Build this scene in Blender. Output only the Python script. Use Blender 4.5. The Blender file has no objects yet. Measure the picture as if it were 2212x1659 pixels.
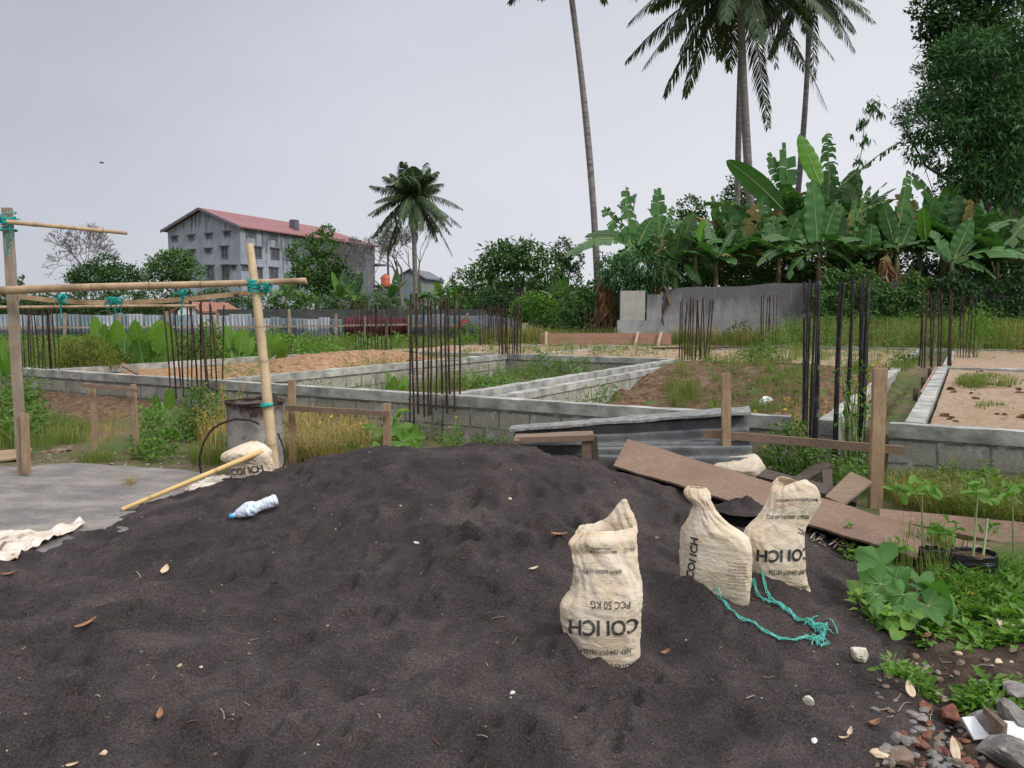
import bpy, math, random
import numpy as np
from mathutils import Vector, Matrix
# ---------------- camera, world, sun, exposure ----------------
S = bpy.context.scene
COL = S.collection
R_ = math.radians
EYE = 1.6; PITCH = R_(5.17); FPX = 1703.0            # focal length in units of a 2212 px wide picture
cam_d = bpy.data.cameras.new('camera'); cam = bpy.data.objects.new('camera', cam_d); COL.objects.link(cam)
cam_d.sensor_width = 36.0; cam_d.lens = 36.0*FPX/2212.0; cam_d.clip_end = 3000; cam_d.clip_start = .05
cam.location = (0, 0, EYE); cam.rotation_euler = (R_(90)-PITCH, 0, 0)
S.camera = cam
S.view_settings.view_transform = 'Standard'; S.view_settings.look = 'None'
S.view_settings.exposure = 0.36; S.view_settings.gamma = 1.0
SUN_EL, SUN_AZ = R_(40), R_(128)                      # azimuth clockwise from +Y
W = bpy.data.worlds.new('World'); S.world = W; W.use_nodes = True
def world():
    nt = W.node_tree; n = nt.nodes; l = nt.links; n.clear()
    out = n.new('ShaderNodeOutputWorld'); bg = n.new('ShaderNodeBackground'); l.new(bg.outputs[0], out.inputs[0])
    sky = n.new('ShaderNodeTexSky'); sky.sky_type = 'NISHITA'; sky.sun_disc = False
    sky.sun_elevation = SUN_EL; sky.sun_rotation = SUN_AZ
    tc = n.new('ShaderNodeTexCoord'); sx = n.new('ShaderNodeSeparateXYZ'); l.new(tc.outputs['Generated'], sx.inputs[0])
    def m(op, a, b=None, c=None, clamp=False):
        k = n.new('ShaderNodeMath'); k.operation = op; k.use_clamp = clamp
        for i, q in enumerate((a, b, c)):
            if q is None: continue
            if isinstance(q, (int, float)): k.inputs[i].default_value = q
            else: l.new(q, k.inputs[i])
        return k.outputs[0]
    nz = n.new('ShaderNodeTexNoise'); nz.inputs['Scale'].default_value = 1.6; nz.inputs['Detail'].default_value = 4
    mp = n.new('ShaderNodeMapping'); mp.inputs['Scale'].default_value = (1, 1, 2.6)
    l.new(tc.outputs['Generated'], mp.inputs[0]); l.new(mp.outputs[0], nz.inputs[0])
    # cloud layer brightness: darker high on the left, brighter low and to the right
    t = m('MULTIPLY_ADD', sx.outputs[0], .75, .68)
    t = m('ADD', t, m('MULTIPLY', sx.outputs[2], -.9))
    t = m('ADD', t, m('MULTIPLY_ADD', nz.outputs[0], .55, -.16), None, True)
    cr = n.new('ShaderNodeValToRGB'); l.new(t, cr.inputs[0])
    e = cr.color_ramp.elements
    e[0].position = 0; e[0].color = (.32, .335, .385, 1); e[1].position = 1; e[1].color = (.62, .63, .67, 1)
    q = cr.color_ramp.elements.new(.5); q.color = (.50, .515, .57, 1)
    zen = m('SMOOTH_MIN', m('MULTIPLY_ADD', sx.outputs[2], 2.0, -.9, True), 1.0, .1)
    mz = n.new('ShaderNodeMix'); mz.data_type = 'RGBA'; l.new(zen, mz.inputs[0]); l.new(cr.outputs[0], mz.inputs[6])
    mz.inputs[7].default_value = (1.55, 1.55, 1.6, 1)
    ml = n.new('ShaderNodeVectorMath'); ml.operation = 'SCALE'; l.new(sky.outputs[0], ml.inputs[0]); ml.inputs['Scale'].default_value = .1
    mx = n.new('ShaderNodeMix'); mx.data_type = 'RGBA'; mx.inputs[0].default_value = .97
    l.new(ml.outputs[0], mx.inputs[6]); l.new(mz.outputs[2], mx.inputs[7]); l.new(mx.outputs[2], bg.inputs[0])
    bg.inputs[1].default_value = 1.0
world()
sd = bpy.data.lights.new('sun', 'SUN'); sd.energy = 1.5; sd.angle = R_(14); sd.color = (1, .96, .90)
sun = bpy.data.objects.new('sun', sd); COL.objects.link(sun); sun.location = (0, -5, 20)
sv = Vector((math.sin(SUN_AZ)*math.cos(SUN_EL), math.cos(SUN_AZ)*math.cos(SUN_EL), math.sin(SUN_EL)))
sun.rotation_euler = sv.to_track_quat('Z', 'Y').to_euler()

# ---------------- maths helpers ----------------
rng = np.random.default_rng(7); rnd = random.Random(5)
FW = np.array([0, math.cos(PITCH), -math.sin(PITCH)]); UPV = np.array([0, math.sin(PITCH), math.cos(PITCH)]); RT = np.array([1., 0, 0])
CAM = np.array([0, 0, EYE])
def ray(U, V): return RT*(U-1106)/FPX + UPV*(829.5-V)/FPX + FW
def G(U, V, z=0.0):
    d = ray(U, V); return CAM + d*((z-EYE)/d[2])
def P(U, V, y):
    d = ray(U, V); return CAM + d*(y/d[1])
AX = np.array([.8655, -.5008]); BX = np.array([.5008, .8655]); ORG = np.array([-.849, 9.921]); ROT = math.atan2(-.5008, .8655)
def F(a, b, z=0.0):                                   # the foundation's own grid
    q = ORG + AX*a + BX*b; return np.array([q[0], q[1], z])
def ab(x, y):
    dx = x-ORG[0]; dy = y-ORG[1]; return dx*AX[0]+dy*AX[1], dx*BX[0]+dy*BX[1]
def sstep(e0, e1, x):
    t = np.clip((x-e0)/(e1-e0), 0, 1); return t*t*(3-2*t)
_perm = np.random.default_rng(3).permutation(512)
def pn(x, y, seed=0):
    seed = int(seed)
    x = np.asarray(x, float); y = np.asarray(y, float)
    xi = np.floor(x).astype(int); yi = np.floor(y).astype(int); xf = x-xi; yf = y-yi
    def gr(ix, iy, dx, dy):
        h = _perm[(_perm[(ix+seed*17) & 511] + iy) & 511]*(2*math.pi/512)
        return np.cos(h)*dx+np.sin(h)*dy
    u = xf**3*(xf*(xf*6-15)+10); v = yf**3*(yf*(yf*6-15)+10)
    n00 = gr(xi, yi, xf, yf); n10 = gr(xi+1, yi, xf-1, yf); n01 = gr(xi, yi+1, xf, yf-1); n11 = gr(xi+1, yi+1, xf-1, yf-1)
    return (n00*(1-u)+n10*u)*(1-v)+(n01*(1-u)+n11*u)*v
def fbm(x, y, o=4, seed=0):
    s = 0; a = 1
    for i in range(o): s = s+a*pn(x*2**i, y*2**i, seed+i); a *= .5
    return s
def unit(v):
    v = np.asarray(v, float); return v/np.maximum(np.linalg.norm(v, axis=-1, keepdims=True), 1e-9)

# ---------------- mesh builder, naming ----------------
PM = {}                                               # empty name -> its frame
class MB:
    def __init__(s): s.v = []; s.f = []; s.m = []; s.a = []; s.n = 0
    def add(s, v, f, mi=0, val=None):
        v = np.asarray(v, float).reshape(-1, 3)
        s.v.append(v); s.f += (f+s.n).tolist() if isinstance(f, np.ndarray) else [[int(i)+s.n for i in q] for q in f]; s.m += [mi]*len(f)
        s.a.append(np.full(len(v), 0.) if val is None else np.broadcast_to(np.asarray(val, float), (len(v),)))
        s.n += len(v); return s
    def build(s, name, mat, parent=None, loc=None, smooth=False):
        V = np.concatenate(s.v) if s.v else np.zeros((0, 3))
        me = bpy.data.meshes.new(name); o = bpy.data.objects.new(name, me)
        if parent is not None:
            V = to_local(parent, V); o.parent = parent; PM[o.name] = PM[parent.name]
        elif loc is not None:
            loc = np.asarray(loc, float); V = V-loc; o.location = loc.tolist(); PM[o.name] = (loc, 0.0)
        else: PM[o.name] = (np.zeros(3), 0.0)
        me.from_pydata(V.tolist(), [], s.f)
        mats = mat if isinstance(mat, (list, tuple)) else [mat]
        for k in mats: me.materials.append(k)
        if len(mats) > 1: me.polygons.foreach_set('material_index', np.array(s.m, dtype=np.int32))
        if smooth: me.polygons.foreach_set('use_smooth', np.ones(len(me.polygons), dtype=bool))
        A = np.concatenate(s.a) if s.a else np.zeros(0)
        if A.any():
            at = me.attributes.new('val', 'FLOAT', 'POINT'); at.data.foreach_set('value', A.astype(np.float32))
        me.update(); COL.objects.link(o); return o
def to_local(parent, V):
    loc, rz = PM[parent.name]; V = V-loc
    if rz:
        c, s_ = math.cos(-rz), math.sin(-rz); V = np.stack([V[:, 0]*c-V[:, 1]*s_, V[:, 0]*s_+V[:, 1]*c, V[:, 2]], 1)
    return V
def tag(o, label=None, cat=None, group=None, kind=None):
    for k, v in (('label', label), ('category', cat), ('group', group), ('kind', kind)):
        if v: o[k] = v
    return o
def thing(name, loc, label, cat, group=None, rz=0.0):
    o = bpy.data.objects.new(name, None); COL.objects.link(o); o.empty_display_size = .2
    loc = np.asarray(loc, float); o.location = loc.tolist(); o.rotation_euler = (0, 0, rz); PM[o.name] = (loc, rz)
    return tag(o, label, cat, group)

# ---------------- shape helpers ----------------
def frames(pts):
    pts = np.asarray(pts, float); T = unit(np.gradient(pts, axis=0))
    ref = np.array([0, 0, 1.]) if abs(T[0][2]) < .9 else np.array([1., 0, 0])
    N = [unit(np.cross(np.cross(T[0], ref), T[0]))]
    for i in range(1, len(pts)):
        n = N[-1]-T[i]*np.dot(N[-1], T[i]); N.append(unit(n))
    N = np.array(N); return T, N, np.cross(T, N)
def tube(mb, pts, r, k=8, mi=0, val=None, cap=True):
    pts = np.asarray(pts, float); n = len(pts); r = np.broadcast_to(np.asarray(r, float), (n,))
    T, N, B = frames(pts); th = np.linspace(0, 2*math.pi, k, endpoint=False)
    V = pts[:, None]+r[:, None, None]*(np.cos(th)[None, :, None]*N[:, None]+np.sin(th)[None, :, None]*B[:, None])
    f = []
    for i in range(n-1):
        for j in range(k):
            j2 = (j+1) % k; f.append((i*k+j, i*k+j2, (i+1)*k+j2, (i+1)*k+j))
    vv = None if val is None else np.repeat(np.broadcast_to(val, (n,)), k)
    mb.add(V, f, mi, vv)
    if cap:
        for i, c in ((0, pts[0]), (n-1, pts[-1])):
            ring = V[i]; fs = [(j, (j+1) % k, k) if i else ((j+1) % k, j, k) for j in range(k)]
            mb.add(np.vstack([ring, c]), fs, mi, None if val is None else np.full(k+1, np.broadcast_to(val, (n,))[i]))
def segs(mb, p0, p1, r0, r1, k=4, mi=0):              # many tapered prisms at once
    p0 = np.asarray(p0, float); p1 = np.asarray(p1, float); n = len(p0)
    if n == 0: return
    T = unit(p1-p0); ref = np.where(np.abs(T[:, 2:3]) < .9, np.array([[0, 0, 1.]]), np.array([[1., 0, 0]]))
    N = unit(np.cross(T, ref)); B = np.cross(T, N); th = np.linspace(0, 2*math.pi, k, endpoint=False)
    c = np.cos(th)[None, :, None]*N[:, None]+np.sin(th)[None, :, None]*B[:, None]
    V = np.concatenate([p0[:, None]+c*np.asarray(r0)[:, None, None], p1[:, None]+c*np.asarray(r1)[:, None, None]], 1)
    base = (np.arange(n)*2*k)[:, None, None]; j = np.arange(k); j2 = (j+1) % k
    f = base+np.stack([j, j2, j2+k, j+k], 1)[None]
    mb.add(V, f.reshape(-1, 4), mi)
def cards(mb, C, D, N, L, Wd, fold=.18, mi=0, mid=.42):   # many folded leaf blades at once
    C = np.asarray(C, float); n = len(C); D = unit(D); X = unit(np.cross(D, N)); Nn = np.cross(X, D)
    L = np.broadcast_to(L, (n,))[:, None]; Wd = np.broadcast_to(Wd, (n,))[:, None]
    m = C+D*L*mid
    V = np.stack([C, m+X*Wd*.5+Nn*Wd*fold, C+D*L-Nn*L*.06, m-X*Wd*.5+Nn*Wd*fold], 1)
    b = (np.arange(n)*4)[:, None]
    f = np.concatenate([b+np.array([[0, 1, 2]]), b+np.array([[0, 2, 3]])], 1).reshape(-1, 3)
    mb.add(V, f, mi)
def blades(mb, C, H, lean, Wd, mi=0, droop=.5):        # grass blades; lean = xy vectors
    C = np.asarray(C, float); n = len(C); H = np.broadcast_to(H, (n,))[:, None]; lean = np.asarray(lean, float)
    l3 = np.concatenate([lean, np.zeros((n, 1))], 1); X = unit(np.stack([-lean[:, 1], lean[:, 0], np.zeros(n)], 1)+1e-6)
    Wd = np.broadcast_to(Wd, (n,))[:, None]; z = np.array([0, 0, 1.])
    m1 = C+z*H*.5+l3*H*.25; m2 = C+z*H*.85+l3*H*.62; tp = C+z*H*(1.0-droop*.25)+l3*H
    V = np.stack([C-X*Wd*.5, C+X*Wd*.5, m1-X*Wd*.5, m1+X*Wd*.5, m2-X*Wd*.35, m2+X*Wd*.35, tp], 1)
    b = (np.arange(n)*7)[:, None]
    q = np.concatenate([b+np.array([[0, 1, 3, 2]]), b+np.array([[2, 3, 5, 4]])], 1).reshape(-1, 4)
    off = mb.n; mb.add(V, q, mi); mb.f += (b+np.array([[4, 5, 6]])+off).tolist(); mb.m += [mi]*n
def rdir(n, zlo=-1., zhi=1.):
    z = rng.uniform(zlo, zhi, n); t = rng.uniform(0, 2*math.pi, n); r = np.sqrt(1-z*z)
    return np.stack([r*np.cos(t), r*np.sin(t), z], 1)
def grid_faces(nu, nv, off=0):
    i, j = np.meshgrid(np.arange(nu-1), np.arange(nv-1), indexing='ij'); a = (i*nv+j).ravel()+off
    return np.stack([a, a+nv, a+nv+1, a+1], 1)
def hexa(mb, c, thick, nu=16, nv=4, jit=.003, mi=0, seed=0, val=None):
    """plank: c = four top corners (u0v0,u1v0,u1v1,u0v1); thickness goes down the face normal"""
    c = [np.asarray(q, float) for q in c]; N = unit(np.cross(c[1]-c[0], c[3]-c[0])); N = N if N[2] > 0 or abs(N[2]) < .2 else -N
    u = np.linspace(0, 1, nu+1)[:, None, None]; v = np.linspace(0, 1, nv+1)[None, :, None]
    T = c[0]*(1-u)*(1-v)+c[1]*u*(1-v)+c[2]*u*v+c[3]*(1-u)*v
    lu = np.linalg.norm(c[1]-c[0]); lv = np.linalg.norm(c[3]-c[0])
    n1 = fbm(u[:, :, 0]*lu*3+seed, v[:, :, 0]*lv*3, 2, seed); n2 = pn(u[:, :, 0]*lu*9+seed, v[:, :, 0]*0+seed*.7, seed+3)
    T = T+N*n1[..., None]*jit*2; dv = unit(c[3]-c[0]); T = T+dv*(n2*jit*1.3)[..., None]
    Bt = T-N*thick; nn = (nu+1)*(nv+1)
    f = grid_faces(nu+1, nv+1).tolist(); fb = [(q[3]+nn, q[2]+nn, q[1]+nn, q[0]+nn) for q in f]
    s = []
    idx = lambda i, j: i*(nv+1)+j
    for i in range(nu):
        s.append((idx(i, 0)+nn, idx(i+1, 0)+nn, idx(i+1, 0), idx(i, 0))); s.append((idx(i, nv), idx(i+1, nv), idx(i+1, nv)+nn, idx(i, nv)+nn))
    for j in range(nv):
        s.append((idx(0, j), idx(0, j+1), idx(0, j+1)+nn, idx(0, j)+nn)); s.append((idx(nu, j)+nn, idx(nu, j+1)+nn, idx(nu, j+1), idx(nu, j)))
    mb.add(np.concatenate([T.reshape(-1, 3), Bt.reshape(-1, 3)]), f+fb+s, mi, val)
def stick(mb, p0, p1, w, d, side=None, jit=.002, mi=0, seed=0, n=10):
    """sawn timber from p0 to p1, w across, d deep"""
    p0 = np.asarray(p0, float); p1 = np.asarray(p1, float); t = unit(p1-p0)
    s = np.array([1., 0, 0]) if side is None else unit(side); s = unit(s-t*np.dot(s, t)); q = np.cross(s, t)
    c = [p0-s*w/2+q*d/2, p1-s*w/2+q*d/2, p1+s*w/2+q*d/2, p0+s*w/2+q*d/2]
    nrm = unit(np.cross(c[1]-c[0], c[3]-c[0]))
    if not (nrm[2] > 0 or abs(nrm[2]) < .2): nrm = -nrm
    if np.dot(nrm, q) < 0: c = [k-q*d for k in c]
    hexa(mb, c, d, n, 2, jit, mi, seed)
def rock(mb, c, r, seed, scale=(1, 1, 1), planes=9, rough=.03, mi=0, rz=0.):
    g = np.random.default_rng(seed); n = 14; m_ = 20
    th = np.linspace(0, math.pi, n); ph = np.linspace(0, 2*math.pi, m_, endpoint=False)
    d = np.stack([np.sin(th)[:, None]*np.cos(ph), np.sin(th)[:, None]*np.sin(ph), np.cos(th)[:, None]*np.ones(m_)], -1)
    pl = unit(g.normal(size=(planes, 3))); h = g.uniform(.55, .95, planes)
    dp = d@pl.T; rr = np.where(dp > .05, h/np.maximum(dp, .05), 9).min(-1); rr = np.minimum(rr, 1.25)
    rr = rr*(1+rough*g.normal(size=rr.shape)); rr[0] = rr[0].mean(); rr[-1] = rr[-1].mean()
    V = d*rr[..., None]*r*np.array(scale)
    cz, sz = math.cos(rz), math.sin(rz); V = np.stack([V[..., 0]*cz-V[..., 1]*sz, V[..., 0]*sz+V[..., 1]*cz, V[..., 2]], -1)
    f = []
    for i in range(n-1):
        for j in range(m_): f.append((i*m_+j, (i+1)*m_+j, (i+1)*m_+(j+1) % m_, i*m_+(j+1) % m_))
    mb.add(V+np.asarray(c), f, mi)
def boxy(mb, o, ax, ay, az, mi=0):                    # box from a corner and three edge vectors
    o = np.asarray(o, float); ax, ay, az = (np.asarray(q, float) for q in (ax, ay, az))
    V = [o, o+ax, o+ax+ay, o+ay, o+az, o+ax+az, o+ax+ay+az, o+ay+az]
    mb.add(V, [(0, 3, 2, 1), (4, 5, 6, 7), (0, 1, 5, 4), (1, 2, 6, 5), (2, 3, 7, 6), (3, 0, 4, 7)], mi)

# ---------------- materials ----------------
def mat(name, build):
    m = bpy.data.materials.new(name); m.use_nodes = True; nt = m.node_tree; n = nt.nodes; l = nt.links
    b = n['Principled BSDF']; b.inputs['Roughness'].default_value = .85; b.inputs['Specular IOR Level'].default_value = .3
    build(n, l, b); return m
def rgb(c): return (c[0], c[1], c[2], 1)
def coord(n, l, sc=(1, 1, 1), kind='Object'):
    t = n.new('ShaderNodeTexCoord'); m = n.new('ShaderNodeMapping'); m.inputs['Scale'].default_value = sc
    l.new(t.outputs[kind], m.inputs[0]); return m.outputs[0]
def noise(n, l, vec, scale, detail=4, rough=.6, dist=0):
    t = n.new('ShaderNodeTexNoise'); t.inputs['Scale'].default_value = scale; t.inputs['Detail'].default_value = detail
    t.inputs['Roughness'].default_value = rough; t.inputs['Distortion'].default_value = dist; l.new(vec, t.inputs['Vector']); return t.outputs[0]
def ramp(n, l, fac, stops):
    r = n.new('ShaderNodeValToRGB'); l.new(fac, r.inputs[0]); e = r.color_ramp.elements
    e[0].position = stops[0][0]; e[0].color = rgb(stops[0][1]); e[1].position = stops[-1][0]; e[1].color = rgb(stops[-1][1])
    for p_, c in stops[1:-1]: k = e.new(p_); k.color = rgb(c)
    return r.outputs[0]
def mixc(n, l, fac, a, b, bt='MIX'):
    m = n.new('ShaderNodeMix'); m.data_type = 'RGBA'; m.blend_type = bt
    for i, q in ((0, fac), (6, a), (7, b)):
        if isinstance(q, (int, float)): m.inputs[i].default_value = q
        elif isinstance(q, tuple): m.inputs[i].default_value = rgb(q)
        else: l.new(q, m.inputs[i])
    return m.outputs[2]
def bump(n, l, b, h, strength=.5, dist=.01, prev=None):
    k = n.new('ShaderNodeBump'); k.inputs['Strength'].default_value = strength; k.inputs['Distance'].default_value = dist
    l.new(h, k.inputs['Height'])
    if prev is not None: l.new(prev, k.inputs['Normal'])
    l.new(k.outputs[0], b.inputs['Normal']); return k.outputs[0]
def mth(n, l, op, a, b=0., clamp=False):
    k = n.new('ShaderNodeMath'); k.operation = op; k.use_clamp = clamp
    for i, q in enumerate((a, b)):
        if isinstance(q, (int, float)): k.inputs[i].default_value = q
        else: l.new(q, k.inputs[i])
    return k.outputs[0]
def simple(name, stops, scale=4, sc=(1, 1, 1), bs=.4, bd=.01, rough=.85, spec=.3, detail=5, bscale=None):
    def f(n, l, b):
        v = coord(n, l, sc); t = noise(n, l, v, scale, detail)
        l.new(ramp(n, l, t, stops), b.inputs['Base Color']); b.inputs['Roughness'].default_value = rough
        b.inputs['Specular IOR Level'].default_value = spec
        t2 = noise(n, l, v, bscale or scale*6, 4); bump(n, l, b, t2, bs, bd)
    return mat(name, f)
def leafmat(name, cols, rough=.55, trans=.3, spec=.3, patch=1.2):
    """leaf green varies from leaf to leaf and a little from place to place"""
    def f(n, l, b):
        g = n.new('ShaderNodeNewGeometry'); v = coord(n, l); t = noise(n, l, v, patch, 2)
        q = mth(n, l, 'ADD', mth(n, l, 'MULTIPLY', g.outputs['Random Per Island'], .65), mth(n, l, 'MULTIPLY', mth(n, l, 'SUBTRACT', t, .3), .8), True)
        k = len(cols); c = ramp(n, l, q, [(i/(k-1), cc) for i, cc in enumerate(cols)])
        l.new(c, b.inputs['Base Color']); b.inputs['Roughness'].default_value = rough; b.inputs['Specular IOR Level'].default_value = spec
        tr = n.new('ShaderNodeBsdfTranslucent'); l.new(mixc(n, l, 1.0, c, (1.3, 1.5, .6), 'MULTIPLY'), tr.inputs[0])
        ms = n.new('ShaderNodeMixShader'); ms.inputs[0].default_value = trans
        l.new(b.outputs[0], ms.inputs[1]); l.new(tr.outputs[0], ms.inputs[2]); l.new(ms.outputs[0], n['Material Output'].inputs[0])
    return mat(name, f)
M = {}
def f_sand(n, l, b):
    v = coord(n, l); t = noise(n, l, v, 2.1, 7, .65, .5); t2 = noise(n, l, v, 260, 2, .7); t3 = noise(n, l, v, 38, 4, .7)
    c = ramp(n, l, t, [(.3, (.030, .026, .026)), (.48, (.048, .041, .040)), (.68, (.082, .071, .068))])
    c = mixc(n, l, mth(n, l, 'MULTIPLY', mth(n, l, 'SUBTRACT', t2, .35), 2.2, True), mixc(n, l, 1., c, (.55, .54, .55), 'MULTIPLY'), mixc(n, l, 1., c, (1.7, 1.62, 1.58), 'MULTIPLY'))
    t4 = noise(n, l, v, 95, 3, .8); c = mixc(n, l, 1., c, ramp(n, l, t4, [(.32, (.55, .55, .55)), (.5, (1, 1, 1)), (.68, (1.75, 1.7, 1.66))]), 'MULTIPLY')
    g = ramp(n, l, t2, [(.74, (0, 0, 0)), (.78, (.22, .2, .19))]); c = mixc(n, l, 1., c, g, 'ADD')
    l.new(c, b.inputs['Base Color']); b.inputs['Roughness'].default_value = .95; b.inputs['Specular IOR Level'].default_value = .12
    k = bump(n, l, b, t3, .75, .014); k = bump(n, l, b, t4, .6, .006, k); bump(n, l, b, t2, .6, .004, k)
M['sand'] = mat('black_sand', f_sand)
def f_ground(n, l, b):
    v = coord(n, l); t = noise(n, l, v, .55, 6, .65); t2 = noise(n, l, v, 7, 6, .7); t3 = noise(n, l, v, 45, 3)
    soil = ramp(n, l, t2, [(.3, (.075, .055, .038)), (.5, (.15, .105, .068)), (.7, (.24, .17, .11))])
    gr = ramp(n, l, t3, [(.3, (.03, .055, .012)), (.7, (.10, .14, .03))])
    c = mixc(n, l, ramp(n, l, t, [(.42, (0, 0, 0)), (.58, (1, 1, 1))]), soil, gr)
    l.new(c, b.inputs['Base Color']); b.inputs['Roughness'].default_value = .95
    k = bump(n, l, b, t2, .8, .05); bump(n, l, b, t3, .5, .01, k)
M['ground'] = mat('weedy_soil', f_ground)
def f_fill(n, l, b):
    v = coord(n, l); t = noise(n, l, v, .8, 5); t2 = noise(n, l, v, 12, 6, .75); t3 = noise(n, l, v, 55, 3)
    c = ramp(n, l, t2, [(.25, (.14, .09, .055)), (.5, (.34, .235, .15)), (.75, (.50, .38, .27))])
    c = mixc(n, l, ramp(n, l, t, [(.35, (0, 0, 0)), (.7, (.5, .5, .5))]), c, (.42, .33, .245))
    l.new(c, b.inputs['Base Color']); b.inputs['Roughness'].default_value = .95; k = bump(n, l, b, t2, .9, .04); bump(n, l, b, t3, .6, .01, k)
M['fill'] = mat('tan_fill_soil', f_fill)
M['orange'] = simple('orange_earth', [(.3, (.17, .09, .045)), (.5, (.38, .215, .11)), (.7, (.50, .33, .20))], 9, bs=.9, bd=.04)
M['brownearth'] = simple('brown_earth', [(.3, (.06, .035, .02)), (.5, (.17, .10, .055)), (.72, (.34, .22, .13))], 11, bs=1., bd=.05)
def f_pad(n, l, b):
    v = coord(n, l, (1, 1.8, 1)); t = noise(n, l, v, 1.5, 9, .72, .15); t2 = noise(n, l, v, 30, 5)
    c = ramp(n, l, t, [(.36, (.07, .07, .072)), (.45, (.12, .113, .11)), (.55, (.22, .195, .175)), (.7, (.33, .29, .255))])
    c = mixc(n, l, .3, c, ramp(n, l, t2, [(.3, (.12, .11, .11)), (.7, (.42, .38, .35))]))
    l.new(c, b.inputs['Base Color']); b.inputs['Roughness'].default_value = .8; bump(n, l, b, t2, .4, .006)
M['pad'] = mat('dusty_concrete', f_pad)
def f_block(n, l, b):
    t = n.new('ShaderNodeTexCoord'); s = n.new('ShaderNodeSeparateXYZ'); c = n.new('ShaderNodeCombineXYZ'); l.new(t.outputs['Object'], s.inputs[0])
    l.new(s.outputs[0], c.inputs[0]); l.new(mth(n, l, 'ADD', s.outputs[2], .01), c.inputs[1])
    nz = n.new('ShaderNodeTexNoise'); nz.inputs['Scale'].default_value = 5; l.new(t.outputs['Object'], nz.inputs[0])
    vm = n.new('ShaderNodeVectorMath'); vm.operation = 'MULTIPLY_ADD'; l.new(nz.outputs[1], vm.inputs[0]); vm.inputs[1].default_value = (.035, .03, 0); l.new(c.outputs[0], vm.inputs[2])
    br = n.new('ShaderNodeTexBrick'); l.new(vm.outputs[0], br.inputs[0]); br.inputs['Scale'].default_value = 1; br.inputs['Brick Width'].default_value = .42
    br.inputs['Row Height'].default_value = .22; br.inputs['Mortar Size'].default_value = .014; br.inputs['Mortar Smooth'].default_value = .3
    br.inputs['Color1'].default_value = rgb((.33, .31, .265)); br.inputs['Color2'].default_value = rgb((.54, .505, .43)); br.inputs['Mortar'].default_value = rgb((.055, .052, .048))
    v = t.outputs['Object']; t2 = noise(n, l, v, 2.2, 6, .7); t3 = noise(n, l, v, 60, 3)
    col = mixc(n, l, ramp(n, l, t2, [(.36, (0, 0, 0)), (.72, (.85, .85, .85))]), br.outputs[0], (.13, .13, .115))
    smear = ramp(n, l, noise(n, l, v, 4.5, 5, .7), [(.53, (0, 0, 0)), (.63, (.9, .9, .9))])
    col = mixc(n, l, smear, col, (.52, .50, .455))
    col = mixc(n, l, .35, col, ramp(n, l, t3, [(.3, (.10, .10, .09)), (.7, (.45, .43, .38))]))
    l.new(col, b.inputs['Base Color']); k = bump(n, l, b, br.outputs[1], -.6, .012); k.inputs if 0 else None; bump(n, l, b, t3, .5, .006, k)
M['block'] = mat('concrete_block', f_block)
M['beam'] = simple('cast_concrete', [(.3, (.14, .145, .14)), (.48, (.31, .31, .285)), (.72, (.54, .53, .49))], 3.2, bs=.6, bd=.008, detail=8, bscale=40)
def f_bamboo(n, l, b, pale):
    v = coord(n, l); t = noise(n, l, v, 7, 5); t2 = noise(n, l, v, 2.5, 4)
    c = ramp(n, l, t, [(.3, pale[0]), (.7, pale[1])]); c = mixc(n, l, ramp(n, l, t2, [(.52, (0, 0, 0)), (.68, (.75, .75, .75))]), c, pale[2])
    a = n.new('ShaderNodeAttribute'); a.attribute_name = 'val'
    c = mixc(n, l, a.outputs['Fac'], c, (.05, .03, .02)); l.new(c, b.inputs['Base Color']); b.inputs['Roughness'].default_value = .5
    bump(n, l, b, t, .2, .004)
M['bamboo'] = mat('pale_bamboo', lambda n, l, b: f_bamboo(n, l, b, ((.46, .34, .20), (.66, .52, .33), (.50, .40, .26))))
M['bamboo_old'] = mat('weathered_bamboo', lambda n, l, b: f_bamboo(n, l, b, ((.34, .23, .13), (.52, .38, .24), (.13, .075, .045))))
M['bamboo_yellow'] = mat('yellow_bamboo', lambda n, l, b: f_bamboo(n, l, b, ((.55, .36, .13), (.70, .50, .22), (.45, .29, .10))))
def wood(name, c0, c1, c2, sc=(1.5, 1.5, 14)):
    def f(n, l, b):
        v = coord(n, l, sc); t = noise(n, l, v, 5, 6, .7); t2 = noise(n, l, coord(n, l), 2.3, 4); t3 = noise(n, l, v, 20, 4)
        c = ramp(n, l, t, [(.3, c0), (.7, c1)]); c = mixc(n, l, ramp(n, l, t2, [(.45, (0, 0, 0)), (.7, (.7, .7, .7))]), c, c2)
        l.new(c, b.inputs['Base Color']); b.inputs['Roughness'].default_value = .85; bump(n, l, b, t3, .5, .004)
    return mat(name, f)
M['post'] = wood('weathered_grey_wood', (.20, .15, .11), (.34, .27, .20), (.42, .37, .30), (9, 9, 1.2))
M['stake'] = wood('raw_timber', (.24, .15, .09), (.44, .32, .20), (.16, .10, .06), (12, 12, 1.5))
M['plank'] = wood('brown_plank', (.15, .10, .07), (.28, .20, .14), (.18, .12, .085), (1.2, 14, 14))
M['ply'] = wood('weathered_plywood', (.13, .082, .058), (.30, .20, .145), (.16, .105, .075), (4, 22, 22))
M['formwork'] = wood('red_brown_boards', (.24, .13, .09), (.40, .25, .18), (.30, .17, .12), (1, 3, 20))
M['darkwood'] = wood('dark_damp_wood', (.05, .04, .032), (.13, .10, .08), (.08, .06, .05), (2, 14, 14))
M['palewood'] = wood('pale_cut_wood', (.50, .40, .29), (.70, .58, .44), (.55, .43, .32), (12, 12, 2))
M['rust'] = simple('rusty_steel', [(.35, (.022, .017, .016)), (.55, (.055, .032, .025)), (.7, (.14, .07, .04))], 9, rough=.7)
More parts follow.
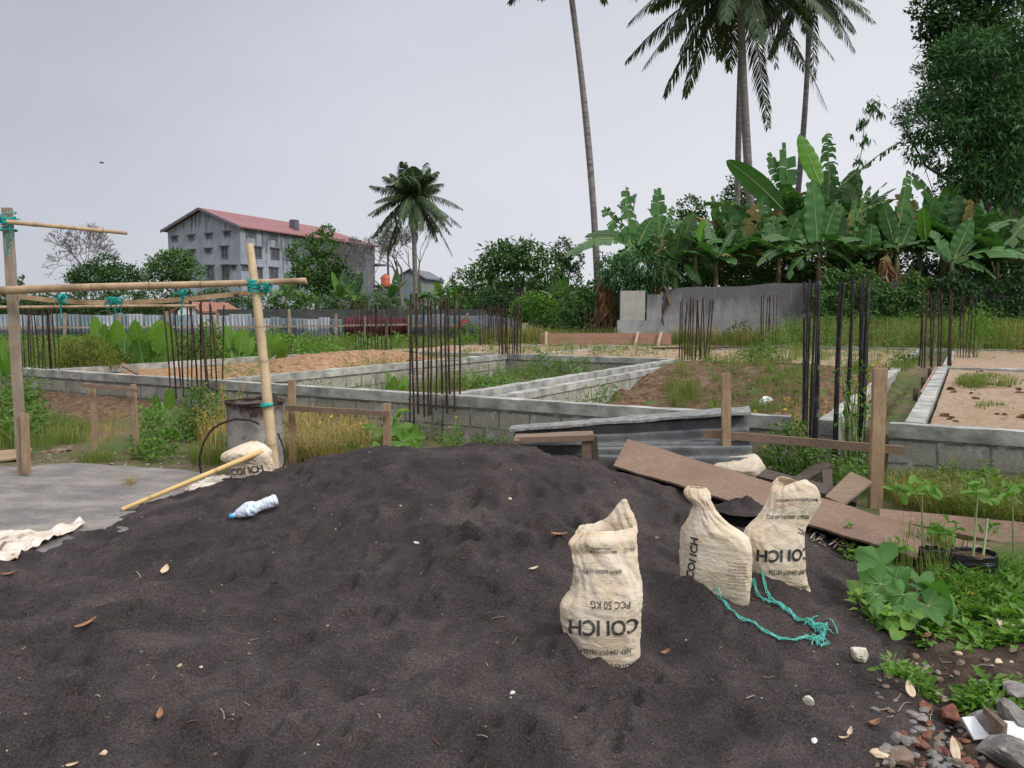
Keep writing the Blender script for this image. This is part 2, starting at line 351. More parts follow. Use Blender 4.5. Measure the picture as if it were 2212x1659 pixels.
M['blacksteel'] = simple('dark_steel', [(.4, (.018, .016, .017)), (.62, (.05, .045, .045)), (.74, (.30, .28, .27))], 7, rough=.6, bs=.2)
M['rope'] = simple('teal_twine', [(.3, (.0, .26, .24)), (.7, (.03, .50, .44))], 30, rough=.5)
M['ropelight'] = simple('sea_green_twine', [(.3, (.05, .38, .33)), (.7, (.18, .62, .52))], 30, rough=.5)
# ---------------- ground, pad, fills ----------------
def H(x, y):
    x = np.asarray(x, float); y = np.asarray(y, float); a, b = ab(x, y); n = fbm(x*.7, y*.7, 3, 9)
    front = -.07*sstep(2.6, 2.0, np.abs(x))*sstep(5.6, 5.0, y) + .015*n + .16*sstep(-1.3, -.15, b+.25*n)*sstep(-3.5, -5.5, a)*sstep(-10.5, -9, a) + .06*sstep(3.2, 4.5, x)*sstep(6.5, 4.5, y)
    cell = np.where(a < -4.4, .3, np.where(a < .2, .04+.03*n, .02+.50*sstep(2.9, 7.6, b+.9*n+.35*np.sin(a*2.2))+.03*n))
    back = .44+.03*n
    z = np.where(b < 9, cell, back)
    z = np.where(a > 4.9, .44+.02*n, z); z = np.where(a < -8.85, .28+.04*n, z)
    far = (.50+.05*n)*sstep(-8, 2, x)+(1-sstep(-8, 2, x))*(.30-.45*sstep(20, 48, y))
    far = far*(1-sstep(60, 120, y)) + .35*sstep(2, 10, x)*sstep(24, 32, y)*(1-sstep(60, 120, y))
    z = z*(1-sstep(16.2, 17.6, b))+far*sstep(16.2, 17.6, b)
    zl = (.28+.04*n)*(1-sstep(18, 40, y))+(-.12)*sstep(18, 40, y); w = sstep(-9, -12, a)*(b > 0); z = z*(1-w)+zl*w
    return np.where(b < 0, front, z)
def Hs(x, y): return float(H(np.array([x]), np.array([y]))[0])
def tensor(xs, ys, fn, name, m, **kw):
    X, Y = np.meshgrid(xs, ys, indexing='ij'); Z = fn(X, Y); mb = MB()
    mb.add(np.stack([X, Y, Z], -1).reshape(-1, 3), grid_faces(len(xs), len(ys))); return mb.build(name, m, smooth=True, **kw)
def geo(a, b, n): return a*(b/a)**np.linspace(0, 1, n)
xs = np.concatenate([-geo(15, 900, 26)[::-1], np.arange(-14.85, 17, .11), geo(17.2, 900, 26)])
ys = np.concatenate([[-60, -20, -6, -2], np.arange(0, 28, .11), geo(28.2, 1600, 44)])
tag(tensor(xs, ys, H, 'ground', M['ground']), kind='structure')
def poly_px(pts, z, sub=14, amp=.05):
    q = []
    for i in range(len(pts)):
        p0 = G(*pts[i], z); p1 = G(*pts[(i+1) % len(pts)], z)
        for k in range(sub): q.append(p0+(p1-p0)*k/sub)
    q = np.array(q); q[:, 0] += amp*pn(q[:, 0]*3, q[:, 1]*3, 4); q[:, 1] += amp*2*pn(q[:, 0]*3+9, q[:, 1]*3, 5); return q
pq = poly_px([(-260, 1500), (-260, 1003), (60, 1008), (160, 998), (330, 1010), (480, 1026), (640, 1075), (500, 1350)], .03)
mb = MB(); c = pq.mean(0); n_ = len(pq); top = np.vstack([pq, c]); mb.add(np.vstack([top, pq-np.array([0, 0, .06])]), [(i, (i+1) % n_, n_) for i in range(n_)]+[(i+n_+1, (i+1) % n_+n_+1, (i+1) % n_, i) for i in range(n_)])
tag(mb.build('concrete_pad', M['pad']), kind='structure')
# fills lying inside the foundation's cells
def fill(name, a0, a1, b0, b1, fn, m, st=.09):
    A = np.arange(a0, a1, st); B = np.arange(b0, b1, st); AA, BB = np.meshgrid(A, B, indexing='ij')
    X = ORG[0]+AX[0]*AA+BX[0]*BB; Y = ORG[1]+AX[1]*AA+BX[1]*BB; Z = fn(X, Y, AA, BB)
    mb = MB(); mb.add(np.stack([X, Y, Z], -1).reshape(-1, 3), grid_faces(len(A), len(B))); return tag(mb.build(name, m, smooth=True), kind='structure')
fill('tan_soil_floor', 5.42, 13, .02, 8.95, lambda X, Y, a, b: .525+.022*fbm(X*1.1, Y*1.1, 4, 2)+.02*fbm(X*6, Y*6, 2, 3), M['fill'], .07)
fill('tan_soil_floor', 5.42, 15, 9.1, 18.1, lambda X, Y, a, b: .53+.03*fbm(X, Y, 4, 5)+.02*fbm(X*6, Y*6, 2, 3), M['fill'])
fill('tan_soil_floor', -8.75, 4.4, 9.1, 16.4, lambda X, Y, a, b: .53+.04*fbm(X*.8, Y*.8, 4, 6)+.02*fbm(X*5, Y*5, 2, 3)-.10*sstep(3, 4.4, a)*0, M['fill'])
mc = G(705, 788, .5); mc2 = G(820, 780, .5)
def cellfill(X, Y, a, b):
    edge = sstep(-4.52, -5.5, a)
    m_ = .30*np.exp(-(((X-mc[0])/1.35)**2+((Y-mc[1])/1.9)**2)**1.3)+.22*np.exp(-((X-mc2[0]-.2)/.9)**2-((Y-mc2[1]-.6)/.9)**2)
    m_ = m_*edge
    return .44+.05*fbm(X, Y, 3, 8)+m_+.05*m_*3*fbm(X*3, Y*3, 3, 2)
fill('orange_soil_floor', -8.75, -4.5, .12, 8.9, cellfill, M['orange'])

fill('earth_bank', .52, 4.44, .1, 8.9, lambda X, Y, a, b: H(X, Y)+.012+.05*fbm(X*3, Y*3, 4, 51)*sstep(2, 5, b), M['brownearth'], .05)
fill('soil_slope', -8.9, -5.2, -2.6, -.09, lambda X, Y, a, b: H(X, Y)+.03*sstep(-2.6, -2.2, b+.4*fbm(X*2, Y*2, 3, 52))-.03+.03*sstep(-8.9, -8.3, a)*sstep(-5.2, -5.9, a+.3*fbm(X*2, Y*2, 2, 3))+.02*fbm(X*4, Y*4, 3, 53), M['brownearth'], .05)
# ---------------- black sand pile ----------------
ctl = [(-300, 1330, .03), (0, 1217, -.0), (60, 1192, -.0), (100, 1172, 0), (190, 1144, 0), (265, 1110, .01), (330, 1088, .01), (400, 1068, .02), (470, 1044, .05), (540, 1024, .12), (600, 1011, .19),
       (700, 993, .32), (800, 978, .43), (900, 970, .49), (1000, 965, .53), (1115, 966, .54), (1180, 975, .51), (1250, 990, .46), (1325, 1006, .39), (1420, 1036, .31), (1500, 1062, .25),
       (1600, 1100, .19), (1700, 1135, .12), (1826, 1165, .05), (1880, 1205, .0), (1850, 1290, 0.005), (1900, 1345, 0.0), (1935, 1400, .0), (1960, 1480, 0), (1985, 1560, 0), (1900, 1640, .0), (1850, 1720, 0),
       (1300, 1445, .07), (1560, 1300, .10), (1700, 1285, .07), (1100, 1200, .29), (1300, 1150, .27), (1450, 1150, .20), (700, 1200, .20), (500, 1120, .16), (850, 1080, .38), (1000, 1060, .44), (1150, 1070, .42), (300, 1300, .13), (150, 1260, .10), (-40, 1330, .10), (900, 1350, .15), (500, 1450, .08),
       (1000, 1500, .08), (1000, 1659, .05), (500, 1659, .05), (100, 1450, .11), (0, 1659, .09), (-250, 1500, .10), (1600, 1500, .04), (1500, 1659, .03), (1800, 1430, .03)]
CP = np.array([G(u, v, z) for u, v, z in ctl])
back = [(540, 1024, .12), (600, 1011, .19), (700, 993, .32), (800, 978, .43), (900, 970, .49), (1000, 965, .53), (1115, 966, .54), (1250, 990, .46)]
ex = []
for u, v, z in back:
    q = G(u, v, z); ex += [[q[0]-.03, q[1]+.35, z-.09], [q[0]-.05, q[1]+.75+z*.6, -.02], [q[0]-.1, q[1]+1.6+z, -.25]]
for u, v in ((0, 1217), (100, 1172), (190, 1144), (265, 1110), (400, 1068), (470, 1044)):
    q = G(u, v, 0); ex += [[q[0]-.25, q[1]+.35, -.10], [q[0]-.8, q[1]+1.2, -.35]]
for u, v in ((1880, 1205), (1850, 1290), (1900, 1345), (1935, 1400), (1960, 1480), (1985, 1560), (1900, 1640), (1850, 1720)):
    q = G(u, v, 0); ex += [[q[0]+.22, q[1]+.02, -.09], [q[0]+.9, q[1]+.1, -.30]]
ex += [[-2, 1.2, .04], [0, 1.0, .04], [1.2, 1.2, .0], [-4.5, 2, .04], [1.2, 6.9, .15], [2.0, 6.2, .02], [2.6, 5.6, -.05], [3.2, 5.3, -.1], [.6, 7.2, .2], [2.2, 7.5, -.3], [1.2, 8, -.3]]
CP = np.vstack([CP, ex])
_d = np.linalg.norm(CP[:, None, :2]-CP[None, :, :2], axis=-1); _K = np.sqrt(_d**2+.02)
_w = np.linalg.solve(np.block([[_K+np.eye(len(CP))*.004, np.ones((len(CP), 1))], [np.ones((1, len(CP))), np.zeros((1, 1))]]), np.append(CP[:, 2], 0))
def sbase(x, y):
    x = np.asarray(x, float); y = np.asarray(y, float); z = np.full(x.shape, _w[-1])
    for i in range(len(CP)): z = z+_w[i]*np.sqrt((x-CP[i, 0])**2+(y-CP[i, 1])**2+.02)
    return z
pits = [(545, 1225, .07, .035), (565, 1238, .06, .03), (912, 1220, .05, .035), (585, 1548, .09, .04), (435, 1450, .05, .02), (795, 1085, .05, .035), (775, 1068, .04, .03), (990, 1105, .06, .035), (1020, 1098, .05, .03), (1105, 1110, .07, .03),
        (1050, 1040, .06, .03), (1170, 1065, .07, .05), (1150, 1045, .06, .04), (1190, 1035, .07, .04), (1215, 1020, .07, .04), (820, 1275, .08, .025), (830, 1330, .07, .02), (340, 1425, .06, .03), (455, 1640, .12, .05),
        (1310, 1035, .06, .035), (1290, 1100, .05, .02), (600, 1170, .05, .025), (670, 1140, .06, .025), (860, 985, .05, .03), (960, 1005, .06, .035), (1460, 1510, .08, .02), (100, 1610, .07, .03), (200, 1580, .06, .02), (1240, 1050, .06, .04), (1270, 1070, .05, .03), (740, 1030, .05, .02)]
_g = np.random.default_rng(12)
pits += [(_g.uniform(60, 1500), _g.uniform(1010, 1640), _g.uniform(.02, .048), _g.uniform(.015, .035)) for _ in range(110)]
pits += [(_g.uniform(1000, 1330), _g.uniform(1000, 1130), _g.uniform(.035, .065), _g.uniform(.02, .04)) for _ in range(26)]
PT = [(G(u, v, float(sbase(*G(u, v, .2)[:2]))), r, d) for u, v, r, d in pits]
PINS = []
def sandz(x, y):
    z = sandz0(x, y)
    for q, r, d in PINS: z = z+d*np.exp(-((np.asarray(x)-q[0])**2+(np.asarray(y)-q[1])**2)/r**2)
    return z
def sandz0(x, y):
    z = sbase(x, y); x = np.asarray(x, float); y = np.asarray(y, float)
    wx = x+.10*fbm(x*2, y*2, 2, 21); wy = y+.10*fbm(x*2, y*2, 2, 22)
    r1 = 1-np.abs(pn(wx*2.3+wy*.9, wy*2.9-wx*.5, 11))*2.6                 # soft ridges between hollows
    r2 = 1-np.abs(pn(wx*5.1+3, wy*6.0, 12))*2.4
    r3 = 1-np.abs(pn(wx*9.5+wy*3, wy*11.0, 19))*2.2
    z = z+.044*(r1-.45)+.022*(r2-.45)+.009*(r3-.5)+.012*fbm(x*12, y*12, 3, 13)
    g = fbm(x*1.1, y*1.1, 2, 31); z = z+.045*g
    ft = np.clip(pn(x*3.1, y*3.1, 14)-.22, 0, 1); z = z-.15*ft*sstep(4.0, 5.4, y)
    tr = np.clip(.5-np.abs(pn(x*6+9, y*6, 15))*6, 0, 1)*np.clip(pn(x*1.7, y*1.7, 17)+.1, 0, 1); z = z-.03*tr
    z = z+.004*pn(x*42, y*42, 16)+.003*pn(x*75, y*75, 18)
    for q, r, d in PT:
        e = ((x-q[0])/(r*.85))**2+((y-q[1])/(r*1.25))**2; z = z-d*1.25*np.exp(-e**2*.5)+d*.35*np.exp(-(np.sqrt(e)-1.9)**2*3)
    return z
for u, v, y_, r in ((1310, 1441, 3.32, .30), (1600, 1312, 3.88, .22), (1560, 1296, 3.9, .2), (1722, 1292, 4.02, .22), (1660, 1262, 4.1, .2), (1235, 1376, 3.36, .12), (1488, 1246, 3.92, .13), (1640, 1240, 4.05, .12), (530, 1036, 6.75, .3), (575, 1022, 6.8, .25)):
    q = P(u, v, y_); PINS.append((q, r, float(q[2]-sandz(q[0:1], q[1:2])[0])))
_gx = np.arange(-5.5, 4.3, .02); _gy = np.arange(.6, 9, .02); _GZ = sandz(*np.meshgrid(_gx, _gy, indexing='ij'))
def sz(x, y):
    i = min(max((x+5.5)/.02, 0), len(_gx)-1.001); j = min(max((y-.6)/.02, 0), len(_gy)-1.001); a = int(i); b = int(j); f = i-a; g = j-b
    return float((_GZ[a, b]*(1-f)+_GZ[a+1, b]*f)*(1-g)+(_GZ[a, b+1]*(1-f)+_GZ[a+1, b+1]*f)*g)
def onsand(U, V, it=14):                               # where the sight line meets the sand or the ground
    z = .15
    for _ in range(it): q = G(U, V, z); z = .5*z+.5*max(sz(q[0], q[1]), Hs(q[0], q[1]))
    q = G(U, V, z); q[2] = max(sz(q[0], q[1]), Hs(q[0], q[1])); return q
sx = np.arange(-5.2, 3.9, .019); sy = np.concatenate([np.arange(.9, 4.2, .014), np.arange(4.2, 8.4, .019)])
o = tensor(sx, sy, sandz, 'sand_pile', M['sand'])
tag(o, 'wide heap of loose black volcanic sand with footprints filling the foreground', 'sand pile')
def sand_lump(U, V, r, h, seed, name='sand_clump', label=None, zb=None, sq=1.0):
    q = onsand(U, V);
    if zb is not None: q = G(U, V, zb)
    u = np.linspace(0, 1, 16)[:, None]; t = np.linspace(0, 2*math.pi, 40)[None]
    rr = r*u*(1+.28*fbm(np.cos(t)*1.6+seed, np.sin(t)*1.6, 3, seed)); X = rr*np.cos(t); Y = rr*np.sin(t)*sq
    Z = h*(1-u**1.5)+h*.9*fbm(X*9+seed, Y*9, 4, seed)*(1-u)-.012*u
    mb = MB(); mb.add(np.stack([X+q[0], Y+q[1], Z+q[2]], -1).reshape(-1, 3), grid_faces(16, 40)); return mb.build(name, M['sand'], loc=q, smooth=True)
# grit and chips too many to count
mb = MB(); n = 2600; X = rng.uniform(-3.6, 2.6, n); Y = 2.2+4.2*rng.random(n)**1.3; Z = sandz(X, Y); keep = Z > H(X, Y)+.02
for x, y, z in zip(X[keep], Y[keep], Z[keep]):
    r = .0022+.005*rng.random()**3; d = rdir(1)[0]; e = unit(np.cross(d, [0, 0, 1.])); k = np.cross(d, e)
    mb.add(np.array([d, -d, e, -e, k, -k])*r*np.array([1.2, .9, .7])+np.array([x, y, z+r*.2]), [(0, 2, 4), (2, 1, 4), (1, 3, 4), (3, 0, 4), (2, 0, 5), (1, 2, 5), (3, 1, 5), (0, 3, 5)])
M['grit'] = mat('pale_grit', lambda n, l, b: l.new(ramp(n, l, n.new('ShaderNodeNewGeometry').outputs['Random Per Island'], [(0, (.02, .018, .018)), (.6, (.06, .048, .043)), (.86, (.12, .085, .065)), (.96, (.3, .26, .21)), (1, (.55, .52, .46))]), b.inputs['Base Color']))
tag(mb.build('sand_grit', M['grit']), kind='stuff')

# ---------------- foundation walls, one per run, on the grid ----------------
def fwall(a0, b0, a1, b1, label, th=.15, zt=.57, zb=-.1, beam=.13, seed=0, name='foundation_wall', grp='low concrete block foundation walls', cat='foundation wall'):
    p = F(a0, b0, 0); q = F(a1, b1, 0); rz = math.atan2(q[1]-p[1], q[0]-p[0]); Ln = float(np.linalg.norm(q-p))
    t = thing(name, p, label, cat, grp, rz); X = np.array([math.cos(rz), math.sin(rz), 0]); Y = np.array([-X[1], X[0], 0])
    def rb(nm, z0, z1, w, amp, m, seg=.06):
        nx = max(2, int(Ln/seg)); ny = 4; nz = 7
        xs = np.linspace(0, Ln, nx); mb = MB()
        def face(f2, n1, n2, flip):                  # f2 gives local coordinates
            V = f2(); V = V.reshape(-1, 3)
            nn = .6*fbm(V[:, 0]*2+seed, V[:, 2]*6+V[:, 1]*5, 3, seed)+.7*pn(V[:, 0]*14+seed, V[:, 2]*14+V[:, 1]*11, seed+2)
            sgn = np.sign(V[:, 1]); V = V.copy(); V[:, 1] += sgn*amp*nn; V[:, 2] += amp*1.2*(V[:, 2] > z1-.01)*(fbm(V[:, 0]*3, V[:, 1]*5, 3, seed+4)+.4*pn(V[:, 0]*17, V[:, 1]*9, seed))
            Wv = p+V[:, 0:1]*X+V[:, 1:2]*Y+V[:, 2:3]*np.array([0, 0, 1.])
            mb.add(Wv, [f[::-1] if flip else f for f in grid_faces(n1, n2).tolist()])
        zs = np.linspace(z0, z1, nz); ysl = np.linspace(-w/2, w/2, ny)
        for s, fl in ((-w/2, False), (w/2, True)):
            A, B = np.meshgrid(xs, zs, indexing='ij'); face(lambda: np.stack([A, A*0+s, B], -1), nx, nz, fl)
        A, B = np.meshgrid(xs, ysl, indexing='ij'); face(lambda: np.stack([A, B, A*0+z1], -1), nx, ny, False)
        for s, fl in ((0, True), (Ln, False)):
            A, B = np.meshgrid(ysl, zs, indexing='ij'); face(lambda: np.stack([A*0+s, A, B], -1), ny, nz, fl)
        return mb.build(nm, m, t)
    rb('block_courses', zb, zt-beam, th-.03, .004, M['block']); rb('ring_beam', zt-beam, zt, th+.012, .007, M['beam'])
    return t
fwall(-14, 0, .0, 0, 'long grey block foundation wall crossing the left half, weeds at its foot', seed=1)
fwall(.03, -.02, 4.22, -.06, 'grey block foundation wall behind the corrugated sheets, right of the centre rods', zt=.575, seed=2)
fwall(5.1, 0, 11, 0, 'block foundation wall at the right edge under the tan soil floor', seed=3)
fwall(-8.85, .09, -8.85, 8.9, 'low wall running back from behind the leaning bamboo post, green weeds beyond', seed=4, zt=.566)
fwall(-4.4, .09, -4.4, 8.9, 'low wall running back beside the orange soil heap', seed=5, zt=.568)
fwall(.06, .09, .06, 8.9, 'upper left one of the paired block walls running back from the centre rods', seed=6, zt=.572, zb=-.05)
fwall(.42, .09, .42, 8.75, 'outer right one of the paired block walls running back from the centre rods', seed=7, zt=.52, zb=-.05, th=.14, beam=.10)
fwall(4.55, -.1, 4.55, 8.9, 'left wall of the narrow trench leading back on the right', seed=8, zt=.562)
fwall(5.3, .09, 5.3, 8.9, 'right wall of the narrow trench, bordering the tan soil floor', seed=9, zt=.574)
fwall(-8.9, 9, .2, 9, 'back cross wall of the sunken weedy cell', seed=10, zt=.563)
fwall(5.38, 9, 13, 9, 'thin beam line crossing the tan soil floor on the far right', seed=11, zt=.567, th=.12)
fwall(-3.7, 9.1, -3.7, 14.6, 'narrow kerb line running back toward the brown board formwork', seed=12, zt=.569, th=.12)
fwall(-9, 14.7, .4, 14.7, 'far left kerb in front of the brown board formwork', seed=13, zt=.56, th=.12)
fwall(.4, 17.2, 14, 18.2, 'farthest kerb in front of the tall grass on the right', seed=14, zt=.58, th=.12)
fwall(4.5, 9.1, 4.5, 17.6, 'left kerb of the trench continuing to the far kerb', seed=15, zt=.565, th=.12)
fwall(5.35, 9.1, 5.35, 16.2, 'right kerb of the trench continuing to the far kerb', seed=16, zt=.571, th=.12)
t = thing('trench_board', F(5.14, 4, .3), 'brown formwork board lining the narrow trench on the right', 'board', rz=ROT+math.pi/2)
mb = MB(); hexa(mb, [F(5.19, 3.3, .58), F(5.19, 8.6, .60), F(5.17, 8.6, .30), F(5.17, 3.3, .28)], .025, 20, 3, .004); mb.build('board_panel', M['formwork'], t)
for bb in (3.4, 5.4, 7.6):
    mb = MB(); stick(mb, F(5.13, bb, .15), F(5.13, bb, .62), .05, .03, seed=bb*3); mb.build('brace', M['darkwood'], t)
# formwork boards far back
t = thing('board_formwork', F(-4.7, 15.2, .5), 'long red-brown board formwork standing at the back of the site', 'formwork')
q0 = P(1168, 744, 25.4); q1 = P(1450, 744, 25.4); up_ = np.array([0, 0, .37])
for k in range(2):
    mb = MB(); z0 = np.array([0, 0, .185*k]); z1 = np.array([0, 0, .185*k+.178]); hexa(mb, [q0+z0, q1+z0, q1+z1, q0+z1], .03, 30, 3, .004, seed=k*5); mb.build('board_panel', M['formwork'], t)
for u, le in ((1180, 0), (1372, .09), (1421, .11)):
    p_ = P(u, 746, 25.30); mb = MB(); stick(mb, p_, p_+np.array([le, 0, .44]), .075, .035, seed=u); mb.build('brace', M['palewood'], t)
mb = MB(); stick(mb, P(1408, 752, 22.5), P(1680, 750, 23.4), .06, .06, side=(0, 1, .1), jit=.01, n=24); o = mb.build('timber_beam', M['darkwood'], loc=P(1408, 752, 22.5)); tag(o, 'long dark timber lying in front of the far kerb, right of the board formwork', 'timber')
# ---------------- steel starter rods ----------------
def rods(U0, U1, n, vtop, z0, y, label, r=.011, spread=.25, seed=0, vj=8, lean=.02, m='rust', ties=0, bundles=None, zj=0.0):
    g = np.random.default_rng(seed+100); ctr = P((U0+U1)/2, 800, y); ctr[2] = z0
    t = thing('starter_rods', ctr, label, 'starter rods', 'groups of upright steel starter rods on the foundation')
    us = np.linspace(U0, U1, n)+g.uniform(-.35, .35, n)*(U1-U0)/max(n, 2) if bundles is None else bundles
    tops = []
    for i, u in enumerate(us):
        yy = y+g.uniform(-spread, spread); b0 = P(u, 800, yy); b0[2] = z0-g.random()*zj; tp = P(u, vtop+g.uniform(-vj, vj), yy)
        h = tp[2]-b0[2]; ln = g.normal(size=2)*lean*h; s = np.linspace(0, 1, 7)[:, None]
        pts = b0+s*np.array([0, 0, h])+(s**1.5)*np.array([ln[0], ln[1], 0])+np.array([1, 0, 0])*.006*np.sin(s*5+i)
        mb = MB(); tube(mb, pts, r*g.uniform(.85, 1.15), 6); mb.build('rod', M[m], t, smooth=True); tops.append(b0)
    for k in range(ties):
        z = z0+.12+.16*k; q = np.array(tops); x0, x1 = q[:, 0].min(), q[:, 0].max(); y0, y1 = q[:, 1].min(), q[:, 1].max()
        w = (x1-x0)*.28
        for xa in (x0, x1-w): mb = MB(); tube(mb, [[xa, y0, z], [xa+w, y0, z], [xa+w, y1, z], [xa, y1, z], [xa, y0, z]], .004, 5); mb.build('stirrup', M['rust'], t)
    return t
rods(47, 128, 12, 652, .50, 14.6, 'thin rusty rods behind the grey post at the left edge', seed=1, r=.012)
rods(368, 478, 13, 652, .45, 12.0, 'rusty rods left of the leaning bamboo post, some bent outward', seed=2, r=.013, lean=.035, zj=.2)
rods(884, 992, 12, 640, .42, 9.75, 'tall dark rods crowding the middle wall corner', seed=3, r=.0135, lean=.012, zj=.42, ties=4)
rods(768, 845, 12, 655, .56, 21.8, 'thin faint rods in front of the dark red fence sheets', seed=4, r=.014, vj=12)
rods(1078, 1124, 11, 660, .57, 19.6, 'rods at the back wall corner, right of the tall middle rods', seed=5, r=.017)
rods(1035, 1082, 11, 668, .45, 25.5, 'faint dark rods farther back, left of the back corner rods', seed=6, r=.016, vj=12)
rods(1466, 1532, 12, 648, .56, 17.5, 'dark rods where the paired walls end, before the pale wall', seed=7, r=.015, lean=.03)
rods(1638, 1672, 8, 642, .5, 24.5, 'thin grey rods in front of the stained concrete wall', seed=8, r=.015)
rods(1262, 1300, 7, 665, .5, 26.5, 'faint rods beside the pale wall panel under the bushes', seed=17, r=.014)
rods(1740, 1880, 0, 603, .2, 7.35, 'thick black rod bundles standing at the head of the trench', seed=9, r=.013, bundles=[1738, 1742, 1746, 1755, 1758, 1764, 1769, 1805, 1809, 1814, 1833, 1837, 1858, 1862, 1866, 1870, 1874], lean=.008, m='blacksteel', spread=.12, vj=10, zj=.15)
rods(1986, 2052, 0, 628, .55, 15.2, 'dark rods over the far end of the trench', seed=10, r=.016, bundles=[1985, 1990, 1996, 2010, 2013, 2026, 2030, 2046, 2049, 2053], m='rust', spread=.3)
rods(2068, 2100, 7, 640, .55, 18.5, 'thin greenish rods right of the trench end rods', seed=11, r=.012)

# ---------------- bamboo frame on the left ----------------
def bamboo(name, p0, p1, r0, r1, m, label, cat='bamboo pole', grp=None, sag=0., node=.42, seed=0, build=True, parent=None, open_end=True):
    p0 = np.asarray(p0, float); p1 = np.asarray(p1, float); L = np.linalg.norm(p1-p0); N = int(L/.02)+2; s = np.linspace(0, 1, N)
    g = np.random.default_rng(seed); pts = p0+(p1-p0)*s[:, None]; pts[:, 2] -= sag*4*s*(1-s); side = unit(np.cross(p1-p0, [0, .3, 1.])); pts += side*(.012*np.sin(s*L*2.1+seed))[:, None]
    r = r0+(r1-r0)*s; v = np.zeros(N); q = .15+g.random()*.2
    while q < L-.05:
        e = np.exp(-((s*L-q)/.012)**2); r = r*(1+.13*e); v = np.maximum(v, .55*np.exp(-((s*L-q-.012)/.012)**2)); v = np.maximum(v, .22*np.exp(-np.clip(s*L-q, 0, 9)/.06)*(s*L > q)); q += node*g.uniform(.75, 1.15)
    mb = MB(); tube(mb, pts, r, 14, val=v)
    o = mb.build(name, M[m], parent, loc=None if parent else p0, smooth=True)
    if parent is None: tag(o, label, cat, grp)
    return o, pts
YF = 7.55
t = thing('wooden_post', P(50, 1026, YF), 'weathered grey wooden post with a shorter board nailed to its foot', 'post')
mb = MB(); stick(mb, P(50, 1030, YF), P(15, 449, YF), .082, .05, jit=.004, n=30, seed=3); mb.build('post_shaft', M['post'], t)
mb = MB(); stick(mb, P(58, 1022, YF-.06), P(53, 893, YF-.06), .07, .03, jit=.003, seed=4); mb.build('foot_board', M['stake'], t)
bamboo('bamboo_post', P(594, 1012, 7.2), P(539, 527, 7.35), .05, .036, 'bamboo', 'leaning pale bamboo post beside the concrete drum', seed=2, node=.40)
bamboo('bamboo_rail', P(-150, 633, YF-.12), P(661, 606, 7.25), .043, .026, 'bamboo_old', 'thick horizontal bamboo rail tied across both posts', seed=5, node=.62)
bamboo('bamboo_rail', P(14, 480, YF-.1), P(275, 503, YF+.4), .022, .018, 'bamboo_old', 'short high bamboo rail sticking out from the grey post top', seed=8, node=.5)
bamboo('bamboo_rail', P(-60, 664, 10.6), P(425, 661, 10.2), .022, .018, 'bamboo_old', 'thin grey bamboo rail farther back, under the split slat', seed=9, node=.6)
t0 = P(40, 640, YF+.02); t1 = P(560, 629, 7.5); s = np.linspace(0, 1, 40)[:, None]; pts = t0+(t1-t0)*s; pts[:, 2] -= (.31*s*(1-s)*(1.25-s*.5))[:, 0]
mb = MB()
for i in range(39): hexa(mb, [pts[i]+[0, 0, .022], pts[i+1]+[0, 0, .022], pts[i+1]-[0, 0, .022], pts[i]-[0, 0, .022]], .012, 1, 1, 0)
tag(mb.build('split_slat', M['bamboo_old'], loc=t0), 'thin split bamboo slat sagging below the thick rail', 'slat')
mb = MB(); stick(mb, P(505, 640, 7.5), P(578, 626, 7.5), .03, .012, side=(0, 0, 1), seed=8); tag(mb.build('split_slat', M['darkwood'], loc=P(505, 640, 7.5)), 'short dark slat end tied at the bamboo post joint', 'slat')
def wrap(c, r, h, axis, n, seed, mb, tr=.0055):        # several turns of twine round a pole
    g = np.random.default_rng(seed); axis = unit(axis); e = unit(np.cross(axis, [0.2, 1, .1])); k = np.cross(axis, e)
    for i in range(n):
        tt = np.linspace(0, 2*math.pi, 22); off = g.uniform(-h/2, h/2); tl = g.uniform(-.3, .3)*h
        pts = c+axis*(off+tl*np.sin(tt+g.random()*6))[:, None]+(e*np.cos(tt)[:, None]+k*np.sin(tt)[:, None])*r*g.uniform(1.0, 1.12); tube(mb, pts, tr*g.uniform(.7, 1.2), 5)
def strand(mb, pts, tr=.004, wob=.006, seed=0, n=26):
    g = np.random.default_rng(seed); pts = np.asarray(pts, float); s = np.linspace(0, 1, len(pts)); q = np.linspace(0, 1, n)
    V = np.stack([np.interp(q, s, pts[:, i]) for i in range(3)], 1)
    for _ in range(2): V[1:-1] = (V[:-2]+V[1:-1]*2+V[2:])/4
    V[1:-1] += g.normal(size=(n-2, 3))*wob; tube(mb, V, tr, 5)
def tie(label, c, r, h, axis, n, tails, seed, fuzz=0, m='rope'):
    mb = MB(); c = np.asarray(c, float)
    if n: wrap(c, r, h, axis, n, seed, mb)
    for k, tl in enumerate(tails): strand(mb, [P(*q) for q in tl], .0042, .005, seed+k)
    g = np.random.default_rng(seed)
    for k in range(fuzz):
        a = c+g.normal(size=3)*[.05, .02, .02]; b = c+g.normal(size=3)*[.06, .02, .035]; md = (a+b)/2+g.normal(size=3)*.03; strand(mb, [a, md, b], .004, .004, seed+k+50, 10)
    tag(mb.build('twine_tie', M[m], loc=c, smooth=True), label, 'rope', 'teal twine ties on the bamboo frame')
vert = P(50, 1026, YF)-P(15, 449, YF); y_ = YF-.1
tie('teal twine wrapped round the top of the grey post', P(16, 474, YF), .068, .11, vert, 12, [[(2, 480, y_), (24, 490, y_), (10, 520, y_), (14, 552, y_)], [(26, 492, y_), (22, 530, y_), (16, 550, y_)], [(0, 476, y_), (14, 480, y_)]], 1, 6)
tie('second small teal twine band below the top of the grey post', P(19, 497, YF), .066, .02, vert, 3, [[(22, 500, y_), (27, 515, y_), (20, 535, y_)]], 2, 2)
